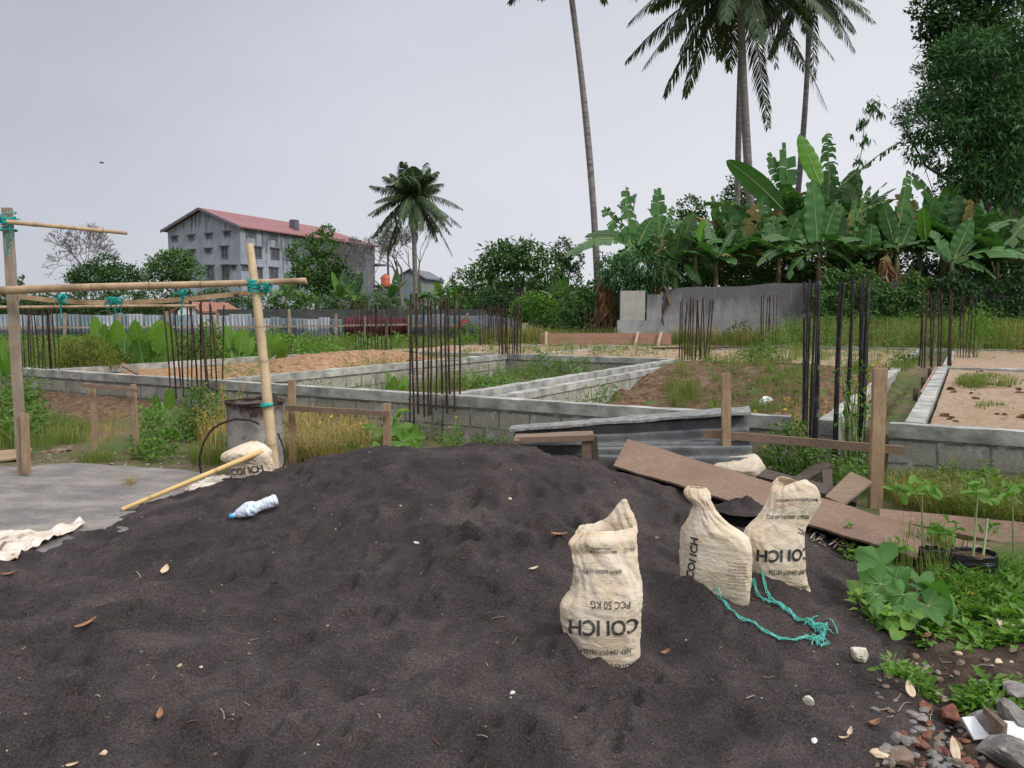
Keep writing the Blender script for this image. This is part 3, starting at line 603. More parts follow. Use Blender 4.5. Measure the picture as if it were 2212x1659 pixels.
tie('teal twine binding the thick rail to the bamboo post', P(549, 618, 7.3), .055, .10, P(594, 1012, 7.2)-P(539, 527, 7.35), 14, [[(560, 612, 7.22), (575, 612, 7.22), (585, 620, 7.22)]], 3, 5)
tie('teal twine knot on the rail just right of the bamboo post', P(575, 620, 7.28), .045, .06, P(661, 606, 7.25)-P(-150, 633, YF), 9, [], 4, 3)
tie('teal tape round the lower part of the bamboo post', P(576, 874, 7.22), .05, .035, P(594, 1012, 7.2)-P(539, 527, 7.35), 9, [], 5)
tie('teal twine hanging from the slat, nearest the grey post', P(134, 645, YF-.03), .035, .05, (1, 0, .0), 5, [[(134, 643, 7.45), (131, 665, 7.45), (133, 690, 7.45), (130, 702, 7.45)], [(137, 640, 7.45), (132, 655, 7.45), (131, 680, 7.45)], [(128, 650, 7.45), (134, 640, 7.45), (139, 645, 7.45)]], 6, 5)
tie('bunched teal twine clump in the middle of the slat', P(248, 650, YF-.03), .03, .10, (1, 0, 0), 6, [[(232, 640, 7.45), (240, 662, 7.45), (250, 640, 7.45), (262, 660, 7.45), (266, 645, 7.45)], [(249, 650, 7.45), (249, 675, 7.45), (250, 688, 7.45)], [(262, 650, 7.45), (263, 680, 7.45)]], 7, 16)
tie('teal twine hanging from the slat, third from the grey post', P(398, 634, YF-.08), .035, .05, (1, 0, .0), 4, [[(404, 630, 7.4), (393, 643, 7.4), (391, 670, 7.4), (389, 700, 7.4)], [(400, 630, 7.4), (395, 645, 7.4), (392, 665, 7.4)]], 8, 4)

# yellow bamboo pole leaning on the sand
q0 = onsand(264, 1106); q0[2] += .02
bamboo('bamboo_pole', q0, P(566, 975, q0[1]+.75), .017, .024, 'bamboo_yellow', 'yellow bamboo pole propped across the sand edge and folded sack', seed=12, node=.5)

# ---------------- batter boards ----------------
def batter(name, label, stakes, rails, m='stake', grp='stake frames set up around the site'):
    p = P(stakes[0][0], stakes[0][1], stakes[0][4]); t = thing(name, p, label, 'stake frame', grp)
    for i, (u0, v0, u1, v1, y, w, d) in enumerate(stakes):
        a = P(u0, v0, y); b_ = P(u1, v1, y); mb = MB(); stick(mb, a-(b_-a)*.12, b_, w, d, jit=.0025, n=20, seed=u0); mb.build('stake', M[m], t)
    for i, (u0, v0, y0, u1, v1, y1, h, d) in enumerate(rails):
        mb = MB(); stick(mb, P(u0, v0, y0), P(u1, v1, y1), h, d, side=(0, 0, 1), jit=.003, n=20, seed=u0+3); mb.build('rail', M['plank'], t)
batter('stake_frame', 'small stake frame with a flat top board, left of the weeds', [(207, 982, 200, 838, 8.75, .05, .035), (296, 992, 288, 830, 8.7, .045, .035)], [(178, 832, 8.66, 301, 843, 8.6, .045, .03)])
batter('stake_frame', 'stake frame right of the drum, one tall and one short stake', [(634, 1005, 630, 820, 8.15, .07, .045), (837, 980, 836, 872, 7.8, .075, .045)], [(618, 881, 8.08, 842, 894, 7.72, .055, .03)])
batter('stake_frame', 'tallest stake frame with two stakes standing behind the plywood', [(1569, 1030, 1568, 806, 6.85, .075, .045), (1890, 1100, 1901, 795, 6.35, .105, .05)], [(1520, 936, 6.92, 1952, 973, 6.50, .07, .035)])

# ---------------- concrete drum ----------------
dc = G(556, 1037, 0); dr = .268; dc = P(556, 1037, dc[1]+dr); dc[2] = 0; dz = P(556, 868, dc[1])[2]
t = thing('concrete_drum', dc, 'concrete filled drum with a crumbling dark rim behind the bamboo post', 'drum')
mb = MB(); th = np.linspace(0, 2*math.pi, 65)[:-1]; zs = np.linspace(-.05, dz, 40)
R2 = dr*(1+.012*fbm(np.cos(th)[None]*3, zs[:, None]*6+np.sin(th)[None]*3, 3, 2)+.012*(zs[:, None] > dz-.04)*pn(th[None]*5, zs[:, None]*20, 3)); R2[-1] *= .97
V = np.stack([dc[0]+R2*np.cos(th), dc[1]+R2*np.sin(th), zs[:, None]+0*R2+.012*(zs[:, None] > dz-.02)*pn(th*4, th*0, 5)], -1); f = [(i*64+j, i*64+(j+1) % 64, (i+1)*64+(j+1) % 64, (i+1)*64+j) for i in range(39) for j in range(64)]
def f_drum(n, l, b):
    v = coord(n, l); t1 = noise(n, l, v, 5, 6, .7); t2 = noise(n, l, v, 50, 3); s = n.new('ShaderNodeSeparateXYZ'); l.new(v, s.inputs[0])
    c = ramp(n, l, t1, [(.35, (.16, .155, .14)), (.6, (.38, .36, .325))])
    e = mth(n, l, 'ADD', mth(n, l, 'MULTIPLY', s.outputs[2], 4.5), mth(n, l, 'MULTIPLY', noise(n, l, v, 5, 6, .7), 6.)); e = mth(n, l, 'SUBTRACT', e, 4.5*dz+2.1, True)
    c = mixc(n, l, e, c, (.06, .035, .032)); l.new(c, b.inputs['Base Color']); k = bump(n, l, b, t2, .6, .006); bump(n, l, b, t1, .5, .02, k)
M['drum'] = mat('drum_concrete', f_drum)
mb.add(V, f); mb.build('drum_wall', M['drum'], t, smooth=True)
mb = MB(); rr = np.linspace(0, .96, 10)[:, None]*dr; V = np.stack([dc[0]+rr*np.cos(th), dc[1]+rr*np.sin(th), dz-.02+0*rr*th+.02*fbm(rr*9*np.cos(th), rr*9*np.sin(th), 3, 6)], -1)
mb.add(V, [(i*64+j, i*64+(j+1) % 64, (i+1)*64+(j+1) % 64, (i+1)*64+j) for i in range(9) for j in range(64)]); mb.build('fill_top', M['darkwood'], t, smooth=True)
mb = MB(); tt = np.linspace(0, 2*math.pi, 80)
for zz in (dz-.005, dz+.012): tube(mb, np.stack([dc[0]+(dr+.012)*np.cos(tt), dc[1]+(dr+.012)*np.sin(tt), zz+.008*np.sin(tt*3+zz*90)], -1), .009, 6)
mb.build('rusty_rim', M['rust'], t, smooth=True)
hp = [P(434, 1022, 7.35), P(430, 990, 7.3), P(440, 955, 7.25), P(458, 927, 7.2), P(485, 911, 7.15), P(512, 905, 7.1), P(540, 907, 7.1), P(560, 916, 7.12)]
mb = MB(); strand(mb, hp, .011, .0015, 3, 40); tag(mb.build('bent_rod', M['rust'], loc=hp[0], smooth=True), 'rusty rod bent in an arc in front of the drum', 'steel rod')
mb = MB(); hp = [P(600, 935, 7.5), P(612, 965, 7.5), P(616, 995, 7.5), P(610, 1015, 7.5)]; strand(mb, hp, .009, .001, 4, 24); tag(mb.build('bent_rod', M['rust'], loc=hp[-1], smooth=True), 'short rusty rod curving down at the right side of the drum', 'steel rod')

# ---------------- boards, plywood, corrugated sheets ----------------
def plank(name, cs, th, m, label, cat='plank', nu=24, nv=4, jit=.004, seed=0, grp=None):
    mb = MB(); hexa(mb, cs, th, nu, nv, jit, seed=seed); return tag(mb.build(name, M[m], loc=np.asarray(cs[0])), label, cat, grp)
def Pz(U, V, z, dy=0):
    q = G(U, V, z); return q
BL = Pz(1325, 1005, .43); BR = Pz(2090, 1236, .045); TL = P(1356, 948, 6.42); TR = P(2142, 1186, 5.1)
plank('plywood_board', [BL, BR, TR, TL], .016, 'ply', 'long weathered plywood strip lying down the right side of the sand', 'board', 60, 8, .006, 1)
sand_lump(1604, 1098, .20, .075, 3, zb=.25, sq=.9); o = bpy.data.objects['sand_clump']; tag(o, 'small spill of black sand over the plywood edge behind the middle sack', 'sand spill')
plank('edge_board', [P(1900, 1116, 5.6), P(2400, 1222, 5.2), P(2400, 1146, 5.3), P(1900, 1098, 5.7)], .03, 'ply', 'dark grey board on edge behind the potted seedlings', seed=4)
plank('offcut_board', [P(1782, 1072, 5.9), P(1822, 1090, 5.7), P(1884, 1040, 6.2), P(1838, 1018, 6.4)], .02, 'plank', 'short brown board leaning on the plywood beside the tall stake', seed=5, jit=.003)
plank('offcut_board', [P(1700, 1040, 6.5), P(1716, 1050, 6.4), P(1802, 1003, 6.9), P(1770, 995, 7.0)], .03, 'darkwood', 'short dark board tilted over the weeds behind the third sack', seed=6, jit=.003)
plank('offcut_board', [P(1630, 1027, 6.55), P(1850, 1085, 6.0), P(1855, 1062, 6.1), P(1632, 1008, 6.7)], .04, 'darkwood', 'long dark board half hidden behind the upper plywood edge', seed=7, jit=.004)
plank('offcut_board', [P(1783, 1085, 6.2), P(1800, 1085, 6.2), P(1798, 1012, 6.5), P(1775, 1015, 6.5)], .04, 'darkwood', 'stubby black upright board end under the tilted dark board', seed=8)
plank('offcut_board', [P(322, 1018, 8.0), P(505, 1027, 7.9), P(500, 1008, 8.25), P(370, 1005, 8.35)], .03, 'plank', 'flat brown board on the ground left of the folded sack', seed=9)
plank('offcut_board', [P(-40, 1000, 8.3), P(62, 985, 8.4), P(70, 968, 8.9), P(-40, 975, 8.9)], .02, 'stake', 'pale plank end lying behind the grey post', seed=10)
plank('offcut_board', [P(262, 790, 12.9), P(297, 808, 12.6), P(299, 801, 12.7), P(266, 783, 13)], .03, 'plank', 'small stick of timber lying on the foundation at left', seed=11)
plank('offcut_board', [P(1292, 985, 6.9), P(1372, 1010, 6.7), P(1370, 972, 6.9), P(1285, 955, 7.1)], .03, 'darkwood', 'dark board end wedged between the bench and the plywood', seed=12)
t = thing('form_bench', P(1200, 985, 6.95), 'low brown timber form with short legs on the sand crest', 'timber form')
for nm, cs, th_ in (('top_board', [P(1110, 946, 6.75), P(1283, 939, 6.65), P(1280, 930, 6.95), P(1115, 937, 7.05)], .05),):
    mb = MB(); hexa(mb, cs, th_, 16, 3, .004, seed=3); mb.build(nm, M['plank'], t)
for u, v0, v1, w in ((1116, 985, 950, .045), (1268, 990, 941, .09), (1282, 1005, 942, .05)):
    mb = MB(); stick(mb, P(u+(6 if u == 1282 else 0), v0, 6.72), P(u, v1, 6.70), w, .05, seed=u); mb.build('leg', M['darkwood' if u == 1282 else 'plank'], t)
# stacked corrugated sheets, ridges running along their length
def f_sheet(n, l, b):
    v = coord(n, l); t1 = noise(n, l, v, 3, 6, .7); t2 = noise(n, l, v, 40, 3)
    c = ramp(n, l, t1, [(.3, (.07, .075, .08)), (.5, (.15, .158, .16)), (.72, (.27, .275, .27))]); l.new(c, b.inputs['Base Color']); b.inputs['Roughness'].default_value = .75; bump(n, l, b, t2, .35, .004)
M['sheet'] = mat('fibre_cement', f_sheet)
M['crust'] = simple('mortar_crust', [(.3, (.14, .14, .14)), (.5, (.28, .28, .27)), (.7, (.42, .41, .39))], 14, bs=1, bd=.02)
def corr(label, p00, p10, p01, p11, waves, amp, seed, droop=.0):
    nu, nv = 60, waves*10; u = np.linspace(0, 1, nu)[:, None, None]; v = np.linspace(0, 1, nv)[None, :, None]
    p00, p10, p01, p11 = (np.asarray(q, float) for q in (p00, p10, p01, p11)); T = p00*(1-u)*(1-v)+p10*u*(1-v)+p01*(1-u)*v+p11*u*v
    N = unit(np.cross(p10-p00, p01-p00)); N = -N if N[1] > 0 else N
    T = T+N*(amp*np.sin(v*waves*2*math.pi)+.012*fbm(u*3+seed, v*2, 3, seed))[..., :]; T[..., 2] += (droop*np.sin(u[..., 0]*math.pi))
    th_ = .008; nn = nu*nv; f = grid_faces(nu, nv).tolist(); fb = [[q+nn for q in k[::-1]] for k in f]; s = []
    for i in range(nu-1): s += [(i*nv, i*nv+nn, (i+1)*nv+nn, (i+1)*nv), (i*nv+nv-1, (i+1)*nv+nv-1, (i+1)*nv+nv-1+nn, i*nv+nv-1+nn)]
    for j in range(nv-1): s += [(j, j+1, j+1+nn, j+nn), ((nu-1)*nv+j, (nu-1)*nv+j+nn, (nu-1)*nv+j+1+nn, (nu-1)*nv+j+1)]
    mb = MB(); mb.add(np.concatenate([T.reshape(-1, 3), T.reshape(-1, 3)-N*th_]), f+fb+s)
    return tag(mb.build('corrugated_sheet', M['sheet'], loc=p00, smooth=True), label, 'corrugated sheet', 'grey corrugated sheets stacked behind the sand')
corr('topmost corrugated sheet leaning on the stack, crumbs along its upper edge', P(1130, 985, 7.0), P(1625, 985, 6.9), P(1110, 925, 7.25), P(1612, 888, 7.2), 4, .032, 1, .0)
corr('lower corrugated sheet lying in front, its ridges facing the plywood', P(1150, 1015, 6.75), P(1640, 1055, 6.55), P(1140, 965, 6.95), P(1620, 950, 6.85), 4, .032, 2)
mb = MB(); hexa(mb, [P(1100, 927, 7.05), P(1622, 889, 7.0), P(1618, 877, 7.35), P(1105, 919, 7.4)], .022, 90, 8, .005, seed=9); tag(mb.build('cement_slab', M['crust'], loc=P(1100, 927, 7.05)), 'thin crusty cement slab lying on top of the corrugated sheets', 'slab')

# ---------------- cement sacks ----------------
def f_sack(n, l, b):
    v = coord(n, l); t1 = noise(n, l, v, 6, 5, .6); w = n.new('ShaderNodeTexWave'); w.bands_direction = 'Z'; w.inputs['Scale'].default_value = 26; w.inputs['Distortion'].default_value = 5.; w.inputs['Detail'].default_value = 3; w.inputs['Detail Scale'].default_value = 2.5; l.new(v, w.inputs[0])
    c = ramp(n, l, t1, [(.3, (.76, .61, .43)), (.5, (.85, .74, .58)), (.7, (.88, .81, .70))])
    d = ramp(n, l, noise(n, l, v, 3.4, 6, .7), [(.5, (0, 0, 0)), (.72, (.55, .55, .55))]); c = mixc(n, l, d, c, (.62, .42, .23)); sp = n.new('ShaderNodeSeparateXYZ'); l.new(v, sp.inputs[0]); du = mth(n, l, 'ADD', mth(n, l, 'MULTIPLY', sp.outputs[2], -7.), mth(n, l, 'MULTIPLY', noise(n, l, v, 22, 5, .7), 1.9)); c = mixc(n, l, mth(n, l, 'MULTIPLY', du, .55, True), c, (.16, .14, .125)); l.new(c, b.inputs['Base Color']); b.inputs['Roughness'].default_value = .7
    k = bump(n, l, b, w.outputs[1], .16, .0025); bump(n, l, b, noise(n, l, coord(n, l, (1, 1, 1.6)), 16, 5, .6, 1.2), .55, .02, k)
    tr = n.new('ShaderNodeBsdfTranslucent'); l.new(c, tr.inputs[0]); ms = n.new('ShaderNodeMixShader'); ms.inputs[0].default_value = .25
    l.new(b.outputs[0], ms.inputs[1]); l.new(tr.outputs[0], ms.inputs[2]); l.new(ms.outputs[0], n['Material Output'].inputs[0])
M['sack'] = mat('woven_sack', f_sack)
M['ink'] = simple('worn_black_print', [(.42, (.035, .034, .036)), (.62, (.10, .09, .085)), (.74, (.42, .36, .29))], 30, bs=.05, rough=.7)
M['inkbold'] = simple('black_print', [(.4, (.03, .03, .033)), (.64, (.075, .07, .07)), (.78, (.25, .22, .19))], 24, bs=.05, rough=.7)
M['inkred'] = simple('faded_red_print', [(.4, (.62, .32, .24)), (.7, (.72, .55, .42))], 20, bs=.05, rough=.7)
class Sack:
    """closed rings through a silhouette; rows: V, U left, U right, depth/width, forward lean (m), roundness power"""
    def __init__(s, y, rows, amp=.012, seed=0, skew=0.0, tilt=0.0, tl=None):
        s.y = y; r = np.array([[q[0], q[1], q[2], q[3], q[4], q[5]] for q in rows], float); r = r[::-1]   # bottom first
        s.V = r[:, 0]; s.r = r; s.amp = amp; s.seed = seed; s.h0 = P(1106, r[0, 0], y)[2]; s.skew = skew; s.tilt = tilt; s.tl = tl
    def row(s, V):
        t = np.interp(-V, -s.V, np.arange(len(s.V))); out = []
        for k in range(1, 6):
            c = s.r[:, k]; i = np.clip(np.floor(t).astype(int), 0, len(c)-2); f = t-i
            p0 = c[np.maximum(i-1, 0)]; p1 = c[i]; p2 = c[i+1]; p3 = c[np.minimum(i+2, len(c)-1)]
            out.append(p1+.5*f*(p2-p0+f*(2*p0-5*p1+4*p2-p3+f*(3*(p1-p2)+p3-p0))))
        return out
    def pt(s, V, th):                                 # th: 0 = right edge, -90 deg = toward the camera
        V = np.asarray(V, float); th = np.asarray(th, float); UL, UR, dp, ln, pw = s.row(V)
        xl = (UL-1106)/FPX*s.y; xr = (UR-1106)/FPX*s.y; a = (xr-xl)/2; cx = (xl+xr)/2; e = 2/np.maximum(pw, 1.2)
        c = np.cos(th); si = np.sin(th); ex = np.sign(c)*np.abs(c)**e; ey = np.sign(si)*np.abs(si)**e
        z = EYE+s.y*np.tan(np.arctan((829.5-V)/FPX)-PITCH); zz_ = np.clip((V-s.V[0])/(s.V[-1]-s.V[0]), 0, 1)**3
        z = z+0*ex+(s.tl(th)*zz_ if s.tl is not None else 0)
        up = sstep(s.V[0], s.V[-1], V)
        w = s.amp*(fbm(c*1.3+z*3+s.seed, si*1.3+z*7, 3, s.seed)*1.0*(.4+up)+.38*pn(c*1.2+si+s.seed, z*60+c*2.0-si, s.seed+5)*(1-up*.6)+.25*pn(c*4+si*3, z*9, s.seed+6)-2.2*np.clip(.16-np.abs(pn(c*1.9+z*5+s.seed, si*1.9-z*4, s.seed+8)), 0, 1)*(.2+up*1.5)+1.6*np.clip(.13-np.abs(pn(c*2.3-z*6, si*2.3+z*5+s.seed, s.seed+9)), 0, 1)*(.2+up*1.2))
        ex = ex*(1+w/np.maximum(a, .02)); ey = ey*(1+w/np.maximum(a*dp, .02))
        x = cx+a*ex; y = s.y+a*dp*ey+ln+s.skew*ex*a
        return np.stack([x, y, z], -1)
    def build(s, label, name='cement_sack', rings=90, k=96):
        Vs = np.linspace(s.V[0], s.V[-1], rings); th = np.linspace(0, 2*math.pi, k, endpoint=False)
        A = s.pt(Vs[:, None], th[None]); base = A[0].mean(0)
        s.root = thing(name, base, label, 'sack', 'used cement sacks on the sand')
        f = [(i*k+j, i*k+(j+1) % k, (i+1)*k+(j+1) % k, (i+1)*k+j) for i in range(rings-1) for j in range(k)]
        mb = MB(); mb.add(A, f); o = mb.build('sack_cloth', M['sack'], s.root, smooth=True)
        m = o.modifiers.new('thickness', 'SOLIDIFY'); m.thickness = .0025; m.offset = -1
        mb = MB(); i = int(rings*.40); c = A[i].mean(0); rr = np.linspace(0, .97, 8)[:, None, None]; D = c+(A[i][None]-c)*rr; D[..., 2] = c[2]+.05*(1-rr[..., 0]**2)
        mb.add(D, [(a*k+j, a*k+(j+1) % k, (a+1)*k+(j+1) % k, (a+1)*k+j) for a in range(7) for j in range(k)]); mb.build('sand_filling', M['sand'], s.root, smooth=True)
    def text(s, txt, Uc, V0, height, width=None, rot=0., bold=0., m='ink', lift=.0032, u_of_th=None, squeeze=1., mirror=False):
        """print on the front of the sack: centre Uc,V0, letter height in the same pixels, rot in degrees"""
        cu = bpy.data.curves.new('t', 'FONT'); cu.body = txt; cu.size = 1.0; cu.offset = bold; cu.resolution_u = 3; cu.align_x = 'CENTER'; cu.align_y = 'CENTER'
        ob = bpy.data.objects.new('t', cu); COL.objects.link(ob); dg = bpy.context.evaluated_depsgraph_get(); dg.update(); me = bpy.data.meshes.new_from_object(ob.evaluated_get(dg))
        bpy.data.objects.remove(ob)
        import bmesh
        bm = bmesh.new(); bm.from_mesh(me); bmesh.ops.triangulate(bm, faces=bm.faces)
        for _ in range(3):
            le = [e for e in bm.edges if e.calc_length() > .14]
            if not le: break
            bmesh.ops.subdivide_edges(bm, edges=le, cuts=1); bmesh.ops.triangulate(bm, faces=bm.faces)
        v = np.array([q.co[:] for q in bm.verts]); f = [[q.index for q in k.verts] for k in bm.faces]; bm.free(); bpy.data.meshes.remove(me)
        if len(v) == 0: return
        v[:, 0] -= (v[:, 0].min()+v[:, 0].max())/2; v[:, 1] -= (v[:, 1].min()+v[:, 1].max())/2; hh = v[:, 1].max()-v[:, 1].min(); ww = v[:, 0].max()-v[:, 0].min()
        x = v[:, 0]*height/hh; y = v[:, 1]*height/hh
        if width: x = v[:, 0]*width/ww
        if mirror: x = -x
        a = R_(rot); c, si = math.cos(a), math.sin(a); U = Uc+x*c-y*si; Vv = V0-(x*si+y*c)*squeeze
        UL, UR, dp, ln, pw = s.row(Vv); t_ = np.clip((U-(UL+UR)/2)/((UR-UL)/2), -.985, .985); e = 2/np.maximum(pw, 1.2); cc = np.sign(t_)*np.abs(t_)**(1/e); th = -np.arccos(np.clip(cc, -1, 1))
        q = s.pt(Vv, th); d = .01; n_ = unit(np.cross(s.pt(Vv, th+d)-s.pt(Vv, th-d), s.pt(Vv-1, th)-s.pt(Vv+1, th))); n_ = np.where(((n_*(q-np.append([0], [0, EYE])[:3]*0-np.array([0, 0, EYE]))).sum(1) > 0)[:, None], -n_, n_)
        mb = MB(); mb.add(q+n_*lift, f); mb.build('printed_text', M[m], s.root)
s1y = 3.42
s1 = Sack(s1y, [(1138, 1250, 1380, .45, .06, 2.2), (1158, 1230, 1384, .42, .03, 2.3), (1183, 1235, 1384, .40, .02, 2.4), (1205, 1240, 1382, .40, 0, 2.4), (1228, 1241, 1391, .44, 0, 2.4), (1252, 1241, 1396, .48, 0, 2.4), (1276, 1234, 1399, .54, 0, 2.5), (1299, 1216, 1397, .58, 0, 2.5),
            (1325, 1215, 1391, .60, 0, 2.6), (1352, 1218, 1391, .60, 0, 2.6), (1380, 1226, 1392, .58, 0, 2.6), (1410, 1236, 1394, .56, 0, 2.6), (1442, 1246, 1397, .52, 0, 2.6), (1475, 1255, 1397, .48, 0, 2.6)], amp=.013, seed=3,
          tl=lambda th: .105*np.exp(-((np.angle(np.exp(1j*(th-R_(48)))))/.55)**2)-.05*np.exp(-((np.angle(np.exp(1j*(th-R_(195)))))/.7)**2)-.02*np.sin(th-R_(20))**2)
s1.build('tall open cement sack standing alone nearest the camera, upside-down lettering')
s1.text('COI ICH', 1306, 1336, 33, 150, 181, .022, 'ink'); s1.text('NRP-104-017-181554', 1310, 1389, 11, 112, 180, .006); s1.text('KUALITAS INTERNA', 1330, 1420, 13, 118, 177, .012)
s1.text('PCC 50 KG', 1318, 1288, 15, 84, 180, .0, 'ink'); s1.text('BERAT BERSIH 50 KG', 1302, 1221, 8, 84, 181, .004); s1.text('SEMEN PORTLAND KOMPOSIT', 1300, 1180, 6, 72, 180, .004); s1.text('INDONESIA', 1302, 1172, 5, 40, 180, .004); s1.text('50 KG', 1366, 1180, 8, 24, 172, .004)
s2y = 3.98
s2 = Sack(s2y, [(1056, 1494, 1534, .6, .04, 2.0), (1064, 1488, 1540, .6, .03, 2.0), (1076, 1491, 1541, .6, .01, 2.1), (1092, 1506, 1546, .7, .0, 2.1), (1105, 1503, 1555, .7, 0, 2.2), (1127, 1494, 1580, .62, 0, 2.3), (1149, 1486, 1615, .6, 0, 2.6), (1170, 1484, 1627, .62, 0, 2.9), (1195, 1483, 1628, .64, 0, 3.0),
            (1225, 1483, 1627, .64, 0, 3.0), (1260, 1486, 1626, .62, 0, 3.0), (1290, 1500, 1626, .58, 0, 3.0), (1325, 1520, 1626, .5, 0, 2.8)], amp=.010, seed=9, skew=-.32)
s2.build('cement sack pinched to a narrow neck, standing between the two other upright sacks')
s2.text('COI ICH', 1501, 1200, 14, 84, 84, .03, 'inkbold', squeeze=1.05)
for i in range(9): s2.text('SEMEN PORTLAND KOMPOSIT UNTUK', 1590-(i % 2), 1200+i*6.6, 2.8, 44-(i*7 % 9), 177, .006)
s2.text('50', 1608, 1303, 10, 12, 95, .02)
s3y = 4.12
s3 = Sack(s3y, [(1042, 1690, 1760, .55, .02, 2.2), (1052, 1678, 1778, .55, .02, 2.2), (1070, 1672, 1783, .5, .01, 2.3), (1095, 1662, 1778, .45, 0, 2.3), (1120, 1645, 1764, .42, 0, 2.3), (1142, 1622, 1752, .45, 0, 2.4), (1160, 1616, 1751, .52, 0, 2.5), (1190, 1622, 1753, .56, 0, 2.6),
            (1225, 1630, 1754, .56, 0, 2.6), (1255, 1648, 1760, .52, 0, 2.6), (1285, 1672, 1770, .46, 0, 2.6), (1315, 1695, 1768, .4, 0, 2.4)], amp=.012, seed=14,
          tl=lambda th: -.02*np.sin(th*2+.5))
s3.build('cement sack with a wide folded top, farthest right beside the plywood')
s3.text('COI ICH', 1700, 1190, 26, 124, 180, .03, 'inkbold'); s3.text('NRP-104-017-181554', 1706, 1226, 11, 84, 178, .008); s3.text('KUALITAS INTERNA', 1722, 1259, 8, 76, 176, .01); s3.text('BERAT BERSIH 50 KG', 1708, 1112, 8, 92, 176, .006, 'ink'); s3.text('SEMEN PORTLAND KOMPOSIT', 1728, 1076, 6, 92, 174, .006); s3.text('PCC', 1738, 1145, 11, 20, 160, .01); s3.text('INDONESIA', 1748, 1280, 7, 32, 172, .01)
s3.text('SEMEN', 1700, 1084, 7, 36, 177, .004, 'inkred')
s4y = 6.95
s4 = Sack(s4y, [(955, 532, 544, .8, .05, 2), (962, 510, 562, .7, .03, 2), (975, 480, 578, .6, .0, 2.2), (990, 470, 582, .5, 0, 2.5), (1003, 492, 584, .5, 0, 2.8), (1030, 496, 584, .5, 0, 2.8), (1060, 500, 584, .5, 0, 2.5)], amp=.016, seed=22)
s4.build('folded cement sack leaning at the drum under the yellow bamboo pole'); s4.text('COI ICH', 532, 1012, 15, 72, 8, .02, 'inkbold', lift=.006)
# crumpled sack behind the plywood
def crumple(name, c, rx, ry, rz_, m, label, cat, seed, amp=.3):
    gg = np.random.default_rng(seed); PL = unit(gg.normal(size=(22, 3))); HH = gg.uniform(.62, 1.0, 22)
    c = np.asarray(c, float); th = np.linspace(0.02, math.pi*.62, 34)[:, None]; ph = np.linspace(0, 2*math.pi, 72, endpoint=False)[None]
    x = np.sin(th)*np.cos(ph); y = np.sin(th)*np.sin(ph); z = np.cos(th)+0*ph
    dd = np.stack([x, y, z], -1)@PL.T; r = np.minimum(np.where(dd > .05, HH/np.maximum(dd, .05), 9).min(-1), 1.3)+amp*.22*(fbm(x*1.3+seed, y*1.3+z, 3, seed)+.8*(.3-np.abs(pn(x*1.6+z*1.4, y*1.6+seed, seed+3))))
    mb = MB(); mb.add(np.stack([c[0]+x*r*rx, c[1]+y*r*ry, c[2]+z*r*rz_], -1), [(i*72+j, (i+1)*72+j, (i+1)*72+(j+1) % 72, i*72+(j+1) % 72) for i in range(33) for j in range(72)])
    return tag(mb.build(name, M[m], loc=c, smooth=True), label, cat)
crumple('empty_sack', P(1588, 1020, 6.75), .20, .18, .15, 'sack', 'crumpled empty sack lying behind the plywood beside the thinner stake', 'sack', 5, .5)
M['plastic'] = simple('white_plastic', [(.3, (.55, .57, .58)), (.7, (.80, .81, .82))], 12, rough=.4, bs=.3)
crumple('plastic_bag', P(1660, 874, 12.4), .20, .14, .14, 'plastic', 'white plastic bag lying in the sunken brown hollow', 'bag', 8, .45)
# flattened pale sheet at the left
def cloth(name, pts, z, m, label, cat, seed, amp=.03):
    q = np.array([G(u, v, z) for u, v in pts]); c = q.mean(0); ring = []
    for i in range(len(q)):
        for k in range(8): ring.append(q[i]+(q[(i+1) % len(q)]-q[i])*k/8)
    ring = np.array(ring); n_ = len(ring); ring[:, 0] += .03*pn(ring[:, 0]*7, ring[:, 1]*7, seed); ring[:, 1] += .03*pn(ring[:, 0]*6, ring[:, 1]*7, seed+1); R_n = 18; V = []
    for i in range(R_n): V.append(c+(ring-c)*((i+.2)/(R_n-.8)))
    V = np.array(V); V[..., 2] = H(V[..., 0], V[..., 1])*0+z+np.abs(fbm(V[..., 0]*4+seed, V[..., 1]*6, 4, seed))*amp+amp*.8*np.clip(.3-np.abs(pn(V[..., 0]*5, V[..., 1]*5, seed+2)), 0, 1)
    mb = MB(); mb.add(V, [(i*n_+j, i*n_+(j+1) % n_, (i+1)*n_+(j+1) % n_, (i+1)*n_+j) for i in range(R_n-1) for j in range(n_)]); o = mb.build(name, M[m], loc=c, smooth=True)
    md = o.modifiers.new('thickness', 'SOLIDIFY'); md.thickness = .003; return tag(o, label, cat)
M['palecloth'] = simple('dirty_pale_sacking', [(.33, (.14, .10, .07)), (.42, (.55, .46, .37)), (.6, (.72, .66, .58))], 7, rough=.8, bs=.6)
cloth('flattened_sack', [(-60, 1240), (-60, 1152), (60, 1150), (100, 1149), (150, 1135), (176, 1126), (186, 1132), (150, 1150), (110, 1168), (60, 1190), (30, 1215)], .05, 'palecloth', 'flattened pale sack half buried at the left foot of the sand', 'sack', 3, .06)
cloth('flattened_sack', [(398, 1062), (430, 1040), (480, 1028), (505, 1034), (470, 1048), (430, 1062)], .06, 'palecloth', 'pale sack scrap lying under the yellow bamboo pole', 'sack', 6, .05)
